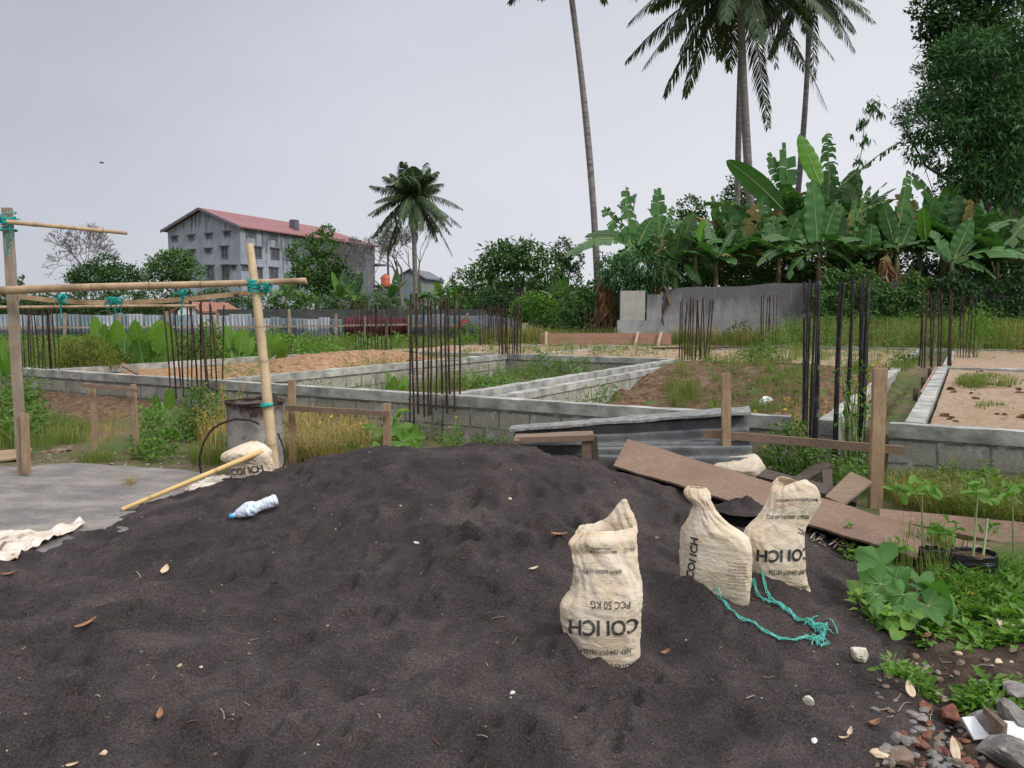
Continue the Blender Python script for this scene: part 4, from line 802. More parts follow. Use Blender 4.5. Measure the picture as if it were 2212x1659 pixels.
# ---------------- plastic bottle ----------------
M['pet'] = mat('clear_plastic', lambda n, l, b: None)
def f_pet(n, l, b):
    b.inputs['Base Color'].default_value = (.72, .80, .92, 1); b.inputs['Roughness'].default_value = .18; b.inputs['Specular IOR Level'].default_value = .6
    tp = n.new('ShaderNodeBsdfTransparent'); ms = n.new('ShaderNodeMixShader'); ms.inputs[0].default_value = .78; l.new(tp.outputs[0], ms.inputs[1]); l.new(b.outputs[0], ms.inputs[2]); l.new(ms.outputs[0], n['Material Output'].inputs[0])
M['pet'] = mat('clear_plastic', f_pet)
M['blue'] = simple('blue_plastic', [(.4, (.02, .28, .70)), (.6, (.05, .42, .85))], 9, rough=.35, bs=0)
def f_lab(n, l, b):
    v = coord(n, l); t1 = noise(n, l, v, 42, 2); l.new(ramp(n, l, t1, [(.48, (.70, .79, .92)), (.56, (.40, .62, .92)), (.66, (.08, .28, .75))]), b.inputs['Base Color']); b.inputs['Roughness'].default_value = .3
M['blabel'] = mat('bottle_label', f_lab)
bc = onsand(498, 1126); bt = onsand(608, 1082); bc[2] += .035; bt = P(600, 1078, bc[1]+.12); t = thing('plastic_bottle', bc, 'crushed clear water bottle with blue cap lying on the sand', 'bottle')
ax = unit(bt-bc); Lb = np.linalg.norm(bt-bc); e1 = unit(np.cross(ax, [0, 0, 1.])); e2 = np.cross(e1, ax)
def lathe(prof, s0, mname, nm, dent=0, seed=0):
    th = np.linspace(0, 2*math.pi, 40, endpoint=False); V = []
    for s_, r_ in prof:
        rr = r_*(1+dent*fbm(np.cos(th)*1.3+s_*9+seed, np.sin(th)*1.3+s_*6, 3, seed)); V.append(bc+ax*s_*Lb+(e1*np.cos(th)[:, None]*1.08+e2*np.sin(th)[:, None]*(.86))*rr[:, None])
    mb = MB(); mb.add(np.array(V), [(i*40+j, i*40+(j+1) % 40, (i+1)*40+(j+1) % 40, (i+1)*40+j) for i in range(len(prof)-1) for j in range(40)]); mb.build(nm, M[mname], t, smooth=True)
def prof(s):
    return np.interp(s, [.05, .08, .16, .26, .34, .5, .56, .62, .8, .95, .985, 1.0], [.015, .016, .036, .050, .056, .054, .042, .038, .045, .048, .042, .0])
ss = np.linspace(.05, 1, 60); lathe([(q, float(prof(q))*(1+.03*math.sin(q*90)*(q > .6))) for q in ss], 0, 'pet', 'bottle_body', .16, 4)
ss = np.linspace(.33, .52, 20); lathe([(q, float(prof(q))+.0025) for q in ss], 0, 'blabel', 'bottle_label', .16, 4)
lathe([(-.02, 0), (-.02, .019), (.05, .020), (.055, .015)], 0, 'blue', 'bottle_cap')

# ---------------- teal rope on the sand ----------------
def rope_line(px, n=70):
    q = np.array([onsand(u, v) for u, v in px]); s = np.linspace(0, 1, len(q)); k = np.linspace(0, 1, n); V = np.stack([np.interp(k, s, q[:, i]) for i in range(3)], 1)
    for _ in range(3): V[1:-1] = (V[:-2]+V[1:-1]*2+V[2:])/4
    V[:, 2] = np.maximum(sandz(V[:, 0], V[:, 1]), H(V[:, 0], V[:, 1]))+.008; return V
mb = MB(); g = np.random.default_rng(4)
for px, ns in (([(1536, 1270), (1552, 1290), (1575, 1320), (1600, 1342), (1640, 1362), (1680, 1380), (1715, 1390), (1750, 1384), (1775, 1388)], 5), ([(1626, 1240), (1650, 1275), (1680, 1310), (1720, 1338), (1760, 1352), (1780, 1360), (1782, 1375), (1765, 1388)], 4), ([(1626, 1268), (1638, 1290), (1665, 1304), (1700, 1320), (1735, 1345), (1770, 1366), (1776, 1380)], 4), ([(1740, 1350), (1775, 1362), (1786, 1352), (1782, 1372), (1758, 1384), (1764, 1392)], 4)):
    L_ = rope_line(px)
    for k in range(ns):
        ph = g.random()*6; w = np.linspace(0, 1, len(L_)); off = np.stack([np.sin(w*22+ph)*.007+g.normal(size=len(L_))*.0014, np.cos(w*19+ph)*.009, np.abs(np.sin(w*25+ph*2))*.008], 1); tube(mb, L_+off, .0020, 5)
for k in range(34):
    c = onsand(*[(1775, 1362), (1765, 1388), (1545, 1280)][k % 3]); a = c+g.normal(size=3)*[.03, .04, .006]; b_ = c+g.normal(size=3)*[.035, .05, .006]; a[2] = c[2]+.01; b_[2] = c[2]+.012+g.random()*.02; strand(mb, [a, (a+b_)/2+[0, 0, .03*g.random()], b_], .0022, .003, k, 12)
tag(mb.build('rope', M['ropelight'], loc=onsand(1700, 1380), smooth=True), 'loose teal plastic rope looping over the sand in front of the sacks', 'rope')
# ---------------- foliage materials ----------------
M['ban'] = leafmat('banana_leaf', [(.032, .10, .026), (.055, .155, .038), (.09, .22, .06)], .42, .25, .35, .5)
M['banbright'] = leafmat('fresh_banana_leaf', [(.09, .24, .02), (.13, .32, .03)], .4, .45, .35, .5)
M['banpale'] = leafmat('pale_banana_leaf', [(.06, .13, .05), (.11, .20, .08)], .45, .2, .35, .5)
M['banyel'] = leafmat('yellowing_banana_leaf', [(.16, .15, .05), (.30, .22, .09)], .6, .2, .2, .5)
M['bandead'] = leafmat('dead_banana_leaf', [(.16, .085, .045), (.30, .18, .10)], .8, .1, .1, .8)
M['rib'] = simple('leaf_rib', [(.3, (.14, .22, .07)), (.7, (.26, .34, .14))], 5, rough=.5, bs=0)
M['pseudo'] = simple('banana_stem', [(.35, (.09, .06, .03)), (.55, (.16, .15, .07)), (.7, (.10, .16, .05))], 4, (1, 1, .4))
M['palm'] = leafmat('palm_leaflets', [(.030, .058, .026), (.050, .088, .034), (.085, .125, .045)], .5, .15, .3, .4)  # leaflets lightened: distance haze put into the leaf colour
M['palmold'] = leafmat('palm_flowers', [(.12, .09, .03), (.20, .15, .06)], .8, .1, .1, .4)
M['palmtrunk'] = simple('palm_trunk', [(.3, (.11, .10, .10)), (.5, (.20, .18, .175)), (.7, (.28, .26, .25))], 3, (1, 1, 4), bs=.6, bd=.02)
M['dark'] = leafmat('dark_tree_leaves', [(.020, .052, .020), (.042, .095, .030), (.085, .155, .045)], .55, .15, .25, .6)  # greens lifted to stand in for haze over far trees
M['mid'] = leafmat('mid_green_leaves', [(.034, .082, .022), (.07, .15, .035), (.13, .235, .055)], .55, .22, .25, .6)  # also lifted in colour, as haze on the distant trees
M['fresh'] = leafmat('fresh_green_leaves', [(.06, .14, .018), (.11, .23, .03), (.18, .32, .05)], .5, .3, .3, .8)
M['herb'] = leafmat('weed_leaves', [(.05, .10, .02), (.10, .19, .035), (.19, .28, .06)], .55, .3, .25, 1.5)
M['olive'] = leafmat('olive_fern_leaves', [(.10, .11, .025), (.17, .19, .04), (.26, .25, .07)], .6, .3, .2, 1.5)
M['bambooleaf'] = leafmat('bamboo_leaves', [(.018, .06, .02), (.04, .115, .035), (.085, .19, .055)], .5, .2, .3, .7)
M['grassdry'] = leafmat('dry_grass', [(.20, .19, .05), (.34, .27, .11), (.42, .30, .16)], .7, .2, .15, 1.2)
M['grassgreen'] = leafmat('green_grass', [(.09, .13, .03), (.16, .21, .05), (.26, .28, .09)], .65, .25, .2, .8)
M['yellowleaf'] = leafmat('yellow_leaves', [(.50, .36, .03), (.62, .40, .05)], .6, .3, .2, 1)
M['bark'] = simple('grey_bark', [(.3, (.07, .06, .05)), (.7, (.17, .15, .13))], 6, bs=.6, bd=.02)
M['twig'] = simple('bare_twigs', [(.3, (.12, .105, .10)), (.7, (.22, .20, .19))], 6, bs=0)
def big_leaf(mb, pts, W_, lat, fold=.25, torn=0., droop=.3, seed=0, prof=None, nmi=0):
    g = np.random.default_rng(seed); pts = np.asarray(pts, float); n = len(pts); T = unit(np.gradient(pts, axis=0)); X = np.asarray(lat, float)[None]-T*(T@np.asarray(lat, float))[:, None]; X = unit(X); N = np.cross(T, X)
    if N[n//3, 2] < 0 or (abs(N[n//3, 2]) < .15 and N[n//3, 1] > 0): N = -N
    s = np.linspace(0, 1, n); w = W_*.5*(np.sin(np.pi*np.clip(s, 0, 1)**.85)**.55 if prof is None else prof(s)); w[0] = w[-1] = W_*.02
    L = np.linalg.norm(np.diff(pts, axis=0), axis=1).sum();
    if torn <= 0:
        q = np.array([-1, -.55, 0, .55, 1]); V = []
        for k in q:
            off = w*abs(k); z = off*fold*(1 if fold > 0 else 1)-off*abs(k)*droop*.8+.035*W_*np.sin(s*38+k*2+seed)*abs(k)
            V.append(pts+X*(np.sign(k)*off)[:, None]+N*z[:, None])
        V = np.stack(V, 1); mb.add(V.reshape(-1, 3), grid_faces(n, 5), nmi)
    else:
        for sd in (-1, 1):
            i = 0
            while i < n-2:
                st = int(g.integers(1, 2+int(2.5/(torn+.3)))); j = min(n-1, i+st); gap = torn*.45*g.random(); a = pts[i]; b_ = pts[i]+(pts[j]-pts[i])*(1-gap*.3)
                if g.random() < torn*.12: i = j; continue
                wl = w[(i+j)//2]*g.uniform(.82, 1.06); sw = T[i]*wl*g.uniform(.15, .5); dr = g.uniform(.1, 1.)*torn*1.1+droop*.4; V = []
                for k in (0, .5, 1.):
                    o_ = X[i]*sd*wl*k*(1-.25*dr*k)+N[i]*wl*k*fold*.6+sw*k-np.array([0, 0, 1.])*wl*dr*k*k*.9; V += [a+o_, b_+o_*(1 if k < 1 else .98)+(a-b_)*gap*.5*k]
                mb.add(V, [(0, 1, 3, 2), (2, 3, 5, 4)], nmi); i = j
def curve(p0, p1, arch, n=22, side=0., lead=None):
    p0 = np.asarray(p0, float); p1 = np.asarray(p1, float); s = np.linspace(0, 1, n)[:, None]; L = np.linalg.norm(p1-p0)
    pts = p0+(p1-p0)*s+np.array([0, 0, 1.])*L*arch*4*s*(1-s)+np.array([1., 0, 0])*L*side*4*s*(1-s); return pts
BG = 'banana plants along the back of the site'
def banana(label, base, y, leaves, stem=None, grp=BG, seed=0, stemr=.13):
    b0 = P(base[0], base[1], y); t = thing('banana_plant', b0, label, 'banana plant', grp)
    if stem:
        mb = MB(); b1 = P(stem[0], stem[1], y); s = np.linspace(0, 1, 10)[:, None]; tube(mb, b0+(b1-b0)*s, np.linspace(stemr, stemr*.5, 10), 9); mb.build('stem', M['pseudo'], t, smooth=True)
    for i, lf in enumerate(leaves):
        u0, v0, u1, v1, wp, arch, torn, m = lf[:8]; dy = lf[8] if len(lf) > 8 else 0.
        a = P(u0, v0, y); b_ = P(u1, v1, y+dy); pts = curve(a, b_, arch, 26); mb = MB(); d = unit(b_-a); horiz = abs(d[2]) < .6
        lat = np.array([.95, -.3*((i % 3)-1), .1]) if not horiz else np.array([-.25*d[0]*0, .62, .75*(1 if i % 2 else -.35)])
        if horiz and arch > .1: lat = np.array([0, .75, .55])
        big_leaf(mb, pts, wp*y/FPX, lat, .25, torn, .35, seed*31+i); tube(mb, pts, np.linspace(.035, .008, len(pts)), 5, 1, cap=False)
        mb.build('leaf', [M[m], M['rib']], t, smooth=(torn <= 0))
    return t
def rbanana(label, U, V, y, h, n, seed, grp=BG, m=('ban', 'ban', 'banpale', 'banbright'), lw=.5, stem=True):
    g = np.random.default_rng(seed); b0 = P(U, V, y); t = thing('banana_plant', b0, label, 'banana plant', grp); top = b0+np.array([0, 0, h*.45])
    if stem:
        mb = MB(); s = np.linspace(0, 1, 8)[:, None]; tube(mb, b0+(top-b0)*s, np.linspace(.11, .06, 8), 8); mb.build('stem', M['pseudo'], t, smooth=True)
    for i in range(n):
        az = i*2.4+g.uniform(-.4, .4); el = g.uniform(.25, 1.35); L = h*.6*g.uniform(.75, 1.15); d = np.array([math.cos(az)*math.cos(el), math.sin(az)*math.cos(el)*.7, math.sin(el)])
        s = np.linspace(0, 1, 22)[:, None]; pts = top+d*L*s+np.array([0, 0, -1.])*L*s**2.2*g.uniform(.15, .5)*(1.3-el*.6); mb = MB()
        lat = np.cross(d, [0, 0, 1.]) if el < 1.1 else np.array([1, .3*g.normal(), 0]); big_leaf(mb, pts, lw*h*.28*g.uniform(.8, 1.2), lat, .25, g.choice([0, .4, .8]), .3, seed*50+i)
        tube(mb, pts, np.linspace(.03, .006, 22), 4, 1, cap=False); mb.build('leaf', [M[m[int(g.integers(len(m)))]], M['rib']], t)
    return t
def crown(mb, clumps, y, L, Wd, dens=1., mi=0, dir_=None, thick=.5, dy=1., droopy=0., mis=None):
    dens = dens*(1.0 if len(clumps) < 10 else .9)
    """leaves spread through the outer part of several clumps; clumps = (U,V,rU,rV) seen at distance y"""
    for k, c in enumerate(clumps):
        U, V, ru, rv = c[:4]; yy = y+(c[4] if len(c) > 4 else 0); ctr = P(U, V, yy); rx = ru*yy/FPX; rz = rv*yy/FPX; ry = max(rx, rz)*dy*.9
        n = int(dens*7.5*(rx*rz+rx*ry+rz*ry)/(L*Wd)*1.5)+8
        d = rdir(n); d = d[d[:, 1] < .45]; n = len(d); lump = 1+.30*fbm(d[:, 0]*2.6+k*3.1, d[:, 2]*2.6+d[:, 1]*2.2+k, 3, k % 7); rr = (1-thick*rng.random(n)**1.6)*lump*(1+.16*rng.normal(size=n)*(rng.random(n) < .25))
        C = ctr+d*rr[:, None]*np.array([rx, ry, rz]); D = unit(d*.8+rdir(n)*.9+np.array([0, 0, -droopy])); N = unit(d*.6+rdir(n)*.6+np.array([0, 0, .7]))
        cards(mb, C, D, N, L*rng.uniform(.6, 1.3, n), Wd*rng.uniform(.7, 1.2, n), mi=mi)
def limbs(mb, base, tips, r, y, seed=0, k=6):
    g = np.random.default_rng(seed); base = np.asarray(base, float); top = np.mean(tips, 0); fork = base+(top-base)*.55; fork[:2] += g.normal(size=2)*.05*np.linalg.norm(top-base)
    s = np.linspace(0, 1, 8)[:, None]; tube(mb, base+(fork-base)*s, np.linspace(r, r*.65, 8), k+2)
    for tp in tips:
        mid = fork+(tp-fork)*.5+g.normal(size=3)*.06*np.linalg.norm(tp-fork); pts = np.array([fork, fork+(mid-fork)*.5, mid, mid+(tp-mid)*.5, tp]); tube(mb, pts, np.linspace(r*.5, r*.12, 5), k)
def tree(name, label, cat, base, y, clumps, L, Wd, m, dens=1., r=.18, grp=None, trunk=True, seed=0, droopy=0., thick=.5, bark='bark'):
    b0 = P(base[0], base[1], y); b0[2] = min(b0[2], max(Hs(b0[0], b0[1]), -.2)) if trunk else b0[2]; t = thing(name, b0, label, cat, grp)
    mb = MB(); crown(mb, clumps, y, L, Wd, dens, droopy=droopy, thick=thick); mb.build('crown', M[m], t)
    mb = MB(); limbs(mb, b0, [P(c[0], c[1]+c[3]*.2, y+(c[4] if len(c) > 4 else 0)) for c in clumps[:9]], r, y, seed); mb.build('trunk', M[bark], t, smooth=True)
    return t
# ---------------- palms ----------------
def frond(mb, c, az, el, L, sag, seed, ll=.75, lw=.05, n=60, mi=0, ragged=.0):
    g = np.random.default_rng(seed); s = np.linspace(0, 1, 24); d = np.array([math.cos(az)*math.cos(el), math.sin(az)*math.cos(el), math.sin(el)])
    pts = c+d*L*s[:, None]; pts[:, 2] -= L*sag*s**2.0; T = unit(np.gradient(pts, axis=0)); tube(mb, pts, np.linspace(.045, .008, 24), 5, 1, cap=False)
    q = np.linspace(.10, 1, n); P_ = np.stack([np.interp(q, s, pts[:, i]) for i in range(3)], 1); Tq = unit(np.stack([np.interp(q, s, T[:, i]) for i in range(3)], 1))
    X = unit(np.cross(Tq, [0, 0, 1.])+1e-5); N = np.cross(X, Tq); ln = ll*np.sin(np.pi*np.clip(q*.86+.10, 0, 1))**.6
    for sd in (-1, 1):
        dd = X*sd*.75+Tq*.62-np.array([0, 0, 1.])*(.45+.35*g.random((n, 1)))+N*.10+g.normal(size=(n, 3))*.07; dd = unit(dd); l = ln*g.uniform(.8, 1.1, n); keep = g.random(n) > ragged
        a = P_; m_ = a+dd*l[:, None]*.5; e = m_+unit(dd-np.array([0, 0, .7]))*l[:, None]*.5; wv = unit(np.cross(dd, N+X*.3))*lw*.5
        V = np.stack([a-wv*.5, a+wv*.5, m_-wv, m_+wv, e], 1)[keep]; k = len(V); b = (np.arange(k)*5)[:, None]; off = mb.n
        mb.add(V, b+np.array([[0, 1, 3, 2]]), mi); mb.f += (b+np.array([[2, 3, 4]])+off).tolist(); mb.m += [mi]*k
def palm(label, base, top, y, r0, r1, nf, L, seed, lean=0., grp='tall coconut palms', y1=None, ll=.75, els=(-.75, 1.2), sag=(.25, .55), lw=.055, nl=60, curve_=0.):
    y1 = y1 or y; b0 = P(base[0], base[1], y); c = P(top[0], top[1], y1); z = min(b0[2], Hs(b0[0], b0[1])); s = np.linspace(0, 1, 40)[:, None]; ext = (b0[2]-z)/max(c[2]-b0[2], .1); b1 = b0-(c-b0)*ext
    t = thing('coconut_palm', b1, label, 'palm tree', grp); pts = b1+(c-b1)*s; pts[:, 0] += (lean*np.sin(s*np.pi))[:, 0]+(curve_*np.sin(s*np.pi*2))[:, 0]
    rr = np.interp(s[:, 0], [0, .06, .12, 1], [r0*1.5, r0*1.1, r0, r1])*(1+.05*np.sin(s[:, 0]*260)); mb = MB(); tube(mb, pts, rr, 10); mb.build('trunk', M['palmtrunk'], t, smooth=True)
    g = np.random.default_rng(seed)
    for i in range(nf):
        q = (i+.5)/nf; el = els[0]+(els[1]-els[0])*q+g.uniform(-.12, .12); az = i*2.39996+g.uniform(-.2, .2); mb = MB()
        frond(mb, c+np.array([0, 0, .1]), az, el, L*g.uniform(.85, 1.1)*(.85+.15*math.cos(el)), sag[0]+(sag[1]-sag[0])*g.random()*(1.1-q*.4), seed*97+i, ll, lw, nl, ragged=.05+.1*(q < .2)); mb.build('frond', [M['palm'], M['rib'] if q > .3 else M['bark']], t)
    mb = MB(); cards(mb, c+g.normal(size=(160, 3))*[.35, .35, .25]-[0, 0, .1], g.normal(size=(160, 3))+[0, 0, -.5], g.normal(size=(160, 3)), .5, .05); mb.build('flower_stalks', M['palmold'], t)
    for k in range(7):
        a = k*.9; mb = MB(); rock(mb, c+np.array([math.cos(a)*.28, math.sin(a)*.28, -.28-.1*(k % 3)]), .13, k+seed, (1, 1, 1.2), 40, .0); mb.build('coconut', M['pseudo'], t, smooth=True)
    return t
palm('coconut palm with thick leaning trunk, right one of the crossed pair', (1622, 380), (1597, -52), 35, .195, .16, 44, 4.8, 3, lean=-.10, els=(-.6, 1.2), sag=(.3, .68), ll=1.05, nl=84, lw=.07)
palm('coconut palm whose straight thin trunk stands left in the crossed pair', (1596, 380), (1606, -100), 37, .14, .13, 30, 4.1, 8, lean=-.05, sag=(.3, .62), ll=.95, nl=70)
palm('slimmer coconut palm right of the crossed pair, behind the bright banana leaf', (1728, 310), (1750, -26), 40, .15, .13, 34, 3.2, 5, lean=.10, sag=(.28, .6), ll=.8, curve_=-.06)
palm('lone tall palm whose crown rises above the picture, left of the pair', (1277, 520), (1219, -120), 30, .135, .10, 20, 2.9, 11, lean=.22, sag=(.3, .55), ll=.75, els=(-.35, 1.2))
palm('short coconut palm with its whole crown in view, mid distance', (898, 640), (892, 428), 62, .19, .17, 46, 3.8, 14, sag=(.10, .6), ll=.95, els=(-.75, 1.45), grp='coconut palms', lw=.075, nl=60)
# ---------------- banana plants, leaf by leaf ----------------
banana('banana plant with torn upright leaves left of the pale wall panel', (1370, 660), 28.6, [(1361, 530, 1351, 400, 46, .0, .8, 'ban'), (1365, 530, 1304, 448, 44, .0, .4, 'ban'), (1362, 527, 1214, 558, 46, .16, .5, 'banpale'), (1372, 525, 1262, 512, 26, .10, 0, 'banpale', 1), (1368, 530, 1330, 600, 34, .15, .4, 'ban', -.6), (1378, 530, 1410, 470, 34, .05, 0, 'ban'), (1438, 535, 1396, 570, 30, .12, .9, 'bandead'), (1366, 530, 1290, 640, 26, .15, .6, 'banpale', .5)], (1368, 528), seed=1)
banana('banana plant whose folded leaf tip stands up left of the round tree', (1428, 620), 29.5, [(1425, 512, 1420, 406, 44, .0, .3, 'ban'), (1428, 512, 1453, 444, 28, .05, .9, 'ban'), (1430, 515, 1480, 480, 30, .2, .3, 'ban'), (1424, 515, 1375, 500, 30, .2, .4, 'ban'), (1430, 520, 1470, 560, 28, .2, .4, 'ban')], (1428, 512), seed=2)
banana('low banana plant with one bright leaf, behind the left end of the wall', (1502, 650), 29.2, [(1503, 540, 1521, 474, 30, .0, 0, 'banbright'), (1500, 540, 1462, 490, 32, .04, 0, 'banpale'), (1500, 545, 1448, 556, 28, .2, .4, 'ban'), (1505, 545, 1560, 520, 30, .2, .3, 'ban'), (1478, 572, 1514, 614, 22, .05, 0, 'ban', -.3), (1504, 548, 1546, 590, 28, .2, .5, 'ban')], (1502, 540), seed=3)
banana('tall banana plant with a big leaf arching left below the crossed palms', (1636, 650), 30.5, [(1642, 470, 1520, 440, 42, .10, .5, 'banpale'), (1622, 515, 1576, 434, 44, .0, 0, 'ban'), (1690, 452, 1569, 347, 46, .04, 0, 'ban'), (1616, 550, 1532, 592, 36, .15, .6, 'banyel'), (1495, 466, 1598, 484, 26, -.05, .9, 'bandead'), (1640, 520, 1590, 545, 36, .2, .4, 'ban'), (1645, 500, 1700, 470, 38, .15, .3, 'ban'), (1640, 490, 1650, 420, 40, .0, .3, 'ban'), (1630, 540, 1600, 600, 30, .1, .5, 'ban')], (1640, 480), seed=4)
banana('banana plant with the widest upright leaf in the centre of the row', (1769, 640), 28.9, [(1766, 545, 1756, 386, 58, .0, 0, 'ban'), (1772, 400, 1726, 290, 40, .0, 0, 'banbright', .4), (1752, 530, 1640, 524, 38, .16, .25, 'banpale'), (1750, 536, 1634, 572, 36, .15, .35, 'banpale', -.6), (1780, 535, 1868, 518, 32, .13, 0, 'banpale'), (1775, 530, 1806, 440, 44, .03, 0, 'ban'), (1762, 535, 1718, 470, 40, .0, 0, 'ban'), (1776, 540, 1850, 580, 34, .15, .3, 'ban'), (1764, 540, 1700, 600, 32, .15, .5, 'ban', -.4)], (1769, 545), seed=5)
banana('banana plant behind, with one shredded leaf pointing to the upper right', (1795, 600), 31.5, [(1702, 430, 1697, 308, 50, .0, .15, 'ban'), (1792, 400, 1787, 284, 50, .0, .9, 'ban'), (1822, 398, 1955, 300, 34, .04, 1.0, 'banpale'), (1800, 420, 1860, 380, 30, .1, .8, 'ban'), (1700, 420, 1660, 330, 34, .0, .4, 'ban'), (1790, 430, 1740, 400, 44, .1, 0, 'ban'), (1800, 440, 1850, 470, 44, .1, .4, 'ban'), (1790, 450, 1790, 360, 52, .0, .4, 'ban'), (1720, 450, 1650, 410, 40, .15, .3, 'ban')], (1790, 430), seed=6)
banana('banana plant with a torn leaf fanned like a feather, right of the widest leaf', (1935, 650), 28.8, [(1935, 525, 1962, 372, 52, .0, .75, 'ban'), (1999, 520, 1992, 448, 30, .0, 0, 'banbright', -.5), (1876, 560, 1884, 482, 42, .0, 0, 'ban'), (1852, 500, 1848, 430, 36, .0, .3, 'ban'), (1858, 460, 1922, 434, 26, .08, .8, 'banpale'), (1930, 520, 1905, 430, 36, .0, 0, 'ban'), (1940, 530, 2020, 545, 34, .14, .3, 'ban'), (1925, 535, 1900, 600, 26, .1, .8, 'banyel', -.3), (1945, 535, 1975, 470, 40, .0, 0, 'ban'), (1850, 470, 1880, 400, 22, .0, .5, 'ban')], (1938, 530), seed=7)
banana('banana plant with a leaf bent over at its tip, below the bamboo foliage', (2035, 650), 29.6, [(2014, 440, 1958, 372, 34, .10, .2, 'ban'), (2089, 430, 2113, 340, 44, .0, 0, 'banpale'), (2042, 450, 2064, 392, 40, .0, 0, 'banbright'), (2040, 470, 2090, 440, 44, .1, .5, 'ban'), (2035, 500, 2000, 420, 44, .0, 0, 'ban'), (2030, 500, 2050, 420, 50, .0, .3, 'ban')], (2038, 490), seed=8)
banana('banana plant at the right edge with broad leaves drooping to the right', (2055, 665), 27.6, [(2060, 565, 2240, 565, 46, .15, .2, 'ban', -1), (2062, 560, 2200, 474, 36, .12, .3, 'banpale'), (2170, 530, 2270, 430, 44, .02, .5, 'banpale'), (2056, 560, 2010, 500, 34, .1, .3, 'ban'), (2060, 560, 2100, 470, 42, .0, 0, 'ban'), (2064, 565, 2150, 600, 36, .15, .4, 'ban', -.6)], (2057, 565), seed=9)
k = 0
for (U, V, y, h, lab) in [(1560, 640, 33.5, 4.2, 'dark banana plant filling the gap behind the crossed palm trunks'), (1690, 640, 34, 4.6, 'dark banana plant in the shade left of the widest leaf'), (1850, 640, 34.5, 4.4, 'dark banana plant between the shredded leaf and the feathered leaf'), (1985, 640, 33.5, 4.8, 'dark banana plant behind the bright small leaf'),
                          (1465, 650, 34.5, 3.6, 'dark banana plant behind the low plant with a bright leaf'), (2120, 640, 32, 4.6, 'dark banana plant under the bamboo foliage at the right edge'), (2190, 640, 31, 4.2, 'dark banana plant cut by the right edge of the picture'), (1320, 680, 36, 3.0, 'small banana plant left of the pale wall panel')]:
    rbanana(lab, U, V, y, h, 9, 60+k, m=('ban', 'ban', 'ban', 'banpale')); k += 1
for (U, V, y, h, lab) in [(618, 690, 66, 4.2, 'far banana plant right of the bamboo post top, below the building'), (662, 690, 70, 3.6, 'far banana plant in front of the bushy building tree'), (735, 690, 64, 4.0, 'far banana plant left of the far gate'), (770, 690, 68, 4.2, 'far banana plant behind the dark red sheets'),
                          (845, 690, 66, 4.0, 'far banana plant left of the short palm trunk'), (905, 690, 63, 3.6, 'far banana plant at the foot of the short palm'), (950, 690, 66, 4.4, 'far banana plant just right of the short palm'), (985, 690, 70, 4.0, 'far banana plant left of the papaya tree'), (1195, 690, 48, 3.0, 'far banana plant right of the papaya tree'), (1225, 700, 44, 3.0, 'far banana plant below the long pale arching leaf')]:
    rbanana(lab, U, V, y, h, 9, 90+k, grp='far banana plants behind the metal fence', m=('ban', 'fresh', 'banpale'), lw=.55); k += 1
for (U, V, y, h, n, lab) in [(1455, 650, 30.2, 2.9, 10, 'leafy banana plant directly above the left end of the stained wall'), (1545, 650, 30.0, 2.9, 10, 'low banana plant showing over the middle of the stained wall'), (1590, 650, 31.2, 3.5, 11, 'banana plant behind the yellowing leaf above the stained wall'), (1680, 650, 29.9, 3.2, 10, 'banana plant over the right end of the stained wall'),
                             (1830, 650, 30.0, 3.2, 11, 'banana plant right of the widest leaf, above the climber'), (1895, 650, 31.0, 3.9, 11, 'banana plant filling the gap left of the feathered leaf'), (1985, 650, 30.4, 3.8, 11, 'banana plant behind the second small bright leaf'), (2085, 650, 29.8, 3.6, 12, 'banana plant below the bamboo clump, left of the edge plant'), (2150, 660, 29.0, 3.2, 11, 'banana plant under the pale drooping leaf at the right edge'),
                             (1400, 660, 31.5, 3.3, 10, 'banana plant behind the drooping bush'), (1725, 640, 32.5, 4.6, 11, 'tall banana plant behind the bright top leaf'), (1805, 640, 33, 4.9, 11, 'tall banana plant behind the shredded upper leaf')]:
    rbanana(lab, U, V, y-.9, h*1.08, n+5, 130+k, m=('ban', 'ban', 'ban', 'banpale', 'ban', 'banyel', 'banpale'), lw=.78); k += 1
# dried leaf skirts by the banana stems
for (U, V0, V1, y, lab) in [(1308, 600, 700, 28.3, 'dry brown leaf skirt left of the pale wall panel'), (1421, 560, 700, 28.0, 'dry brown leaf skirt right of the pale wall panel'), (1915, 560, 690, 28.4, 'dry brown leaf skirt hanging left of the ivy wall'), (1952, 580, 690, 28.2, 'longest dry brown leaf skirt hanging right of the black rods'), (2030, 600, 670, 28.0, 'dry brown leaf skirt above the trench end rods')]:
    t0 = P(U, V0+30, y); g = np.random.default_rng(int(U)); n = 130; s = g.random(n); C = P(U, V0, y)+np.stack([g.normal(size=n)*.16, g.normal(size=n)*.1, -s*(V1-V0-15)*y/FPX], 1)
    mb = MB(); cards(mb, C, np.stack([g.normal(size=n)*.35, g.normal(size=n)*.2, -np.ones(n)], 1), g.normal(size=(n, 3))+[0, -1, 0], g.uniform(.3, .75, n), g.uniform(.06, .16, n)); o = mb.build('dry_leaves', M['bandead'], loc=t0); tag(o, lab, 'dry leaves', 'dry leaf skirts by the back wall')
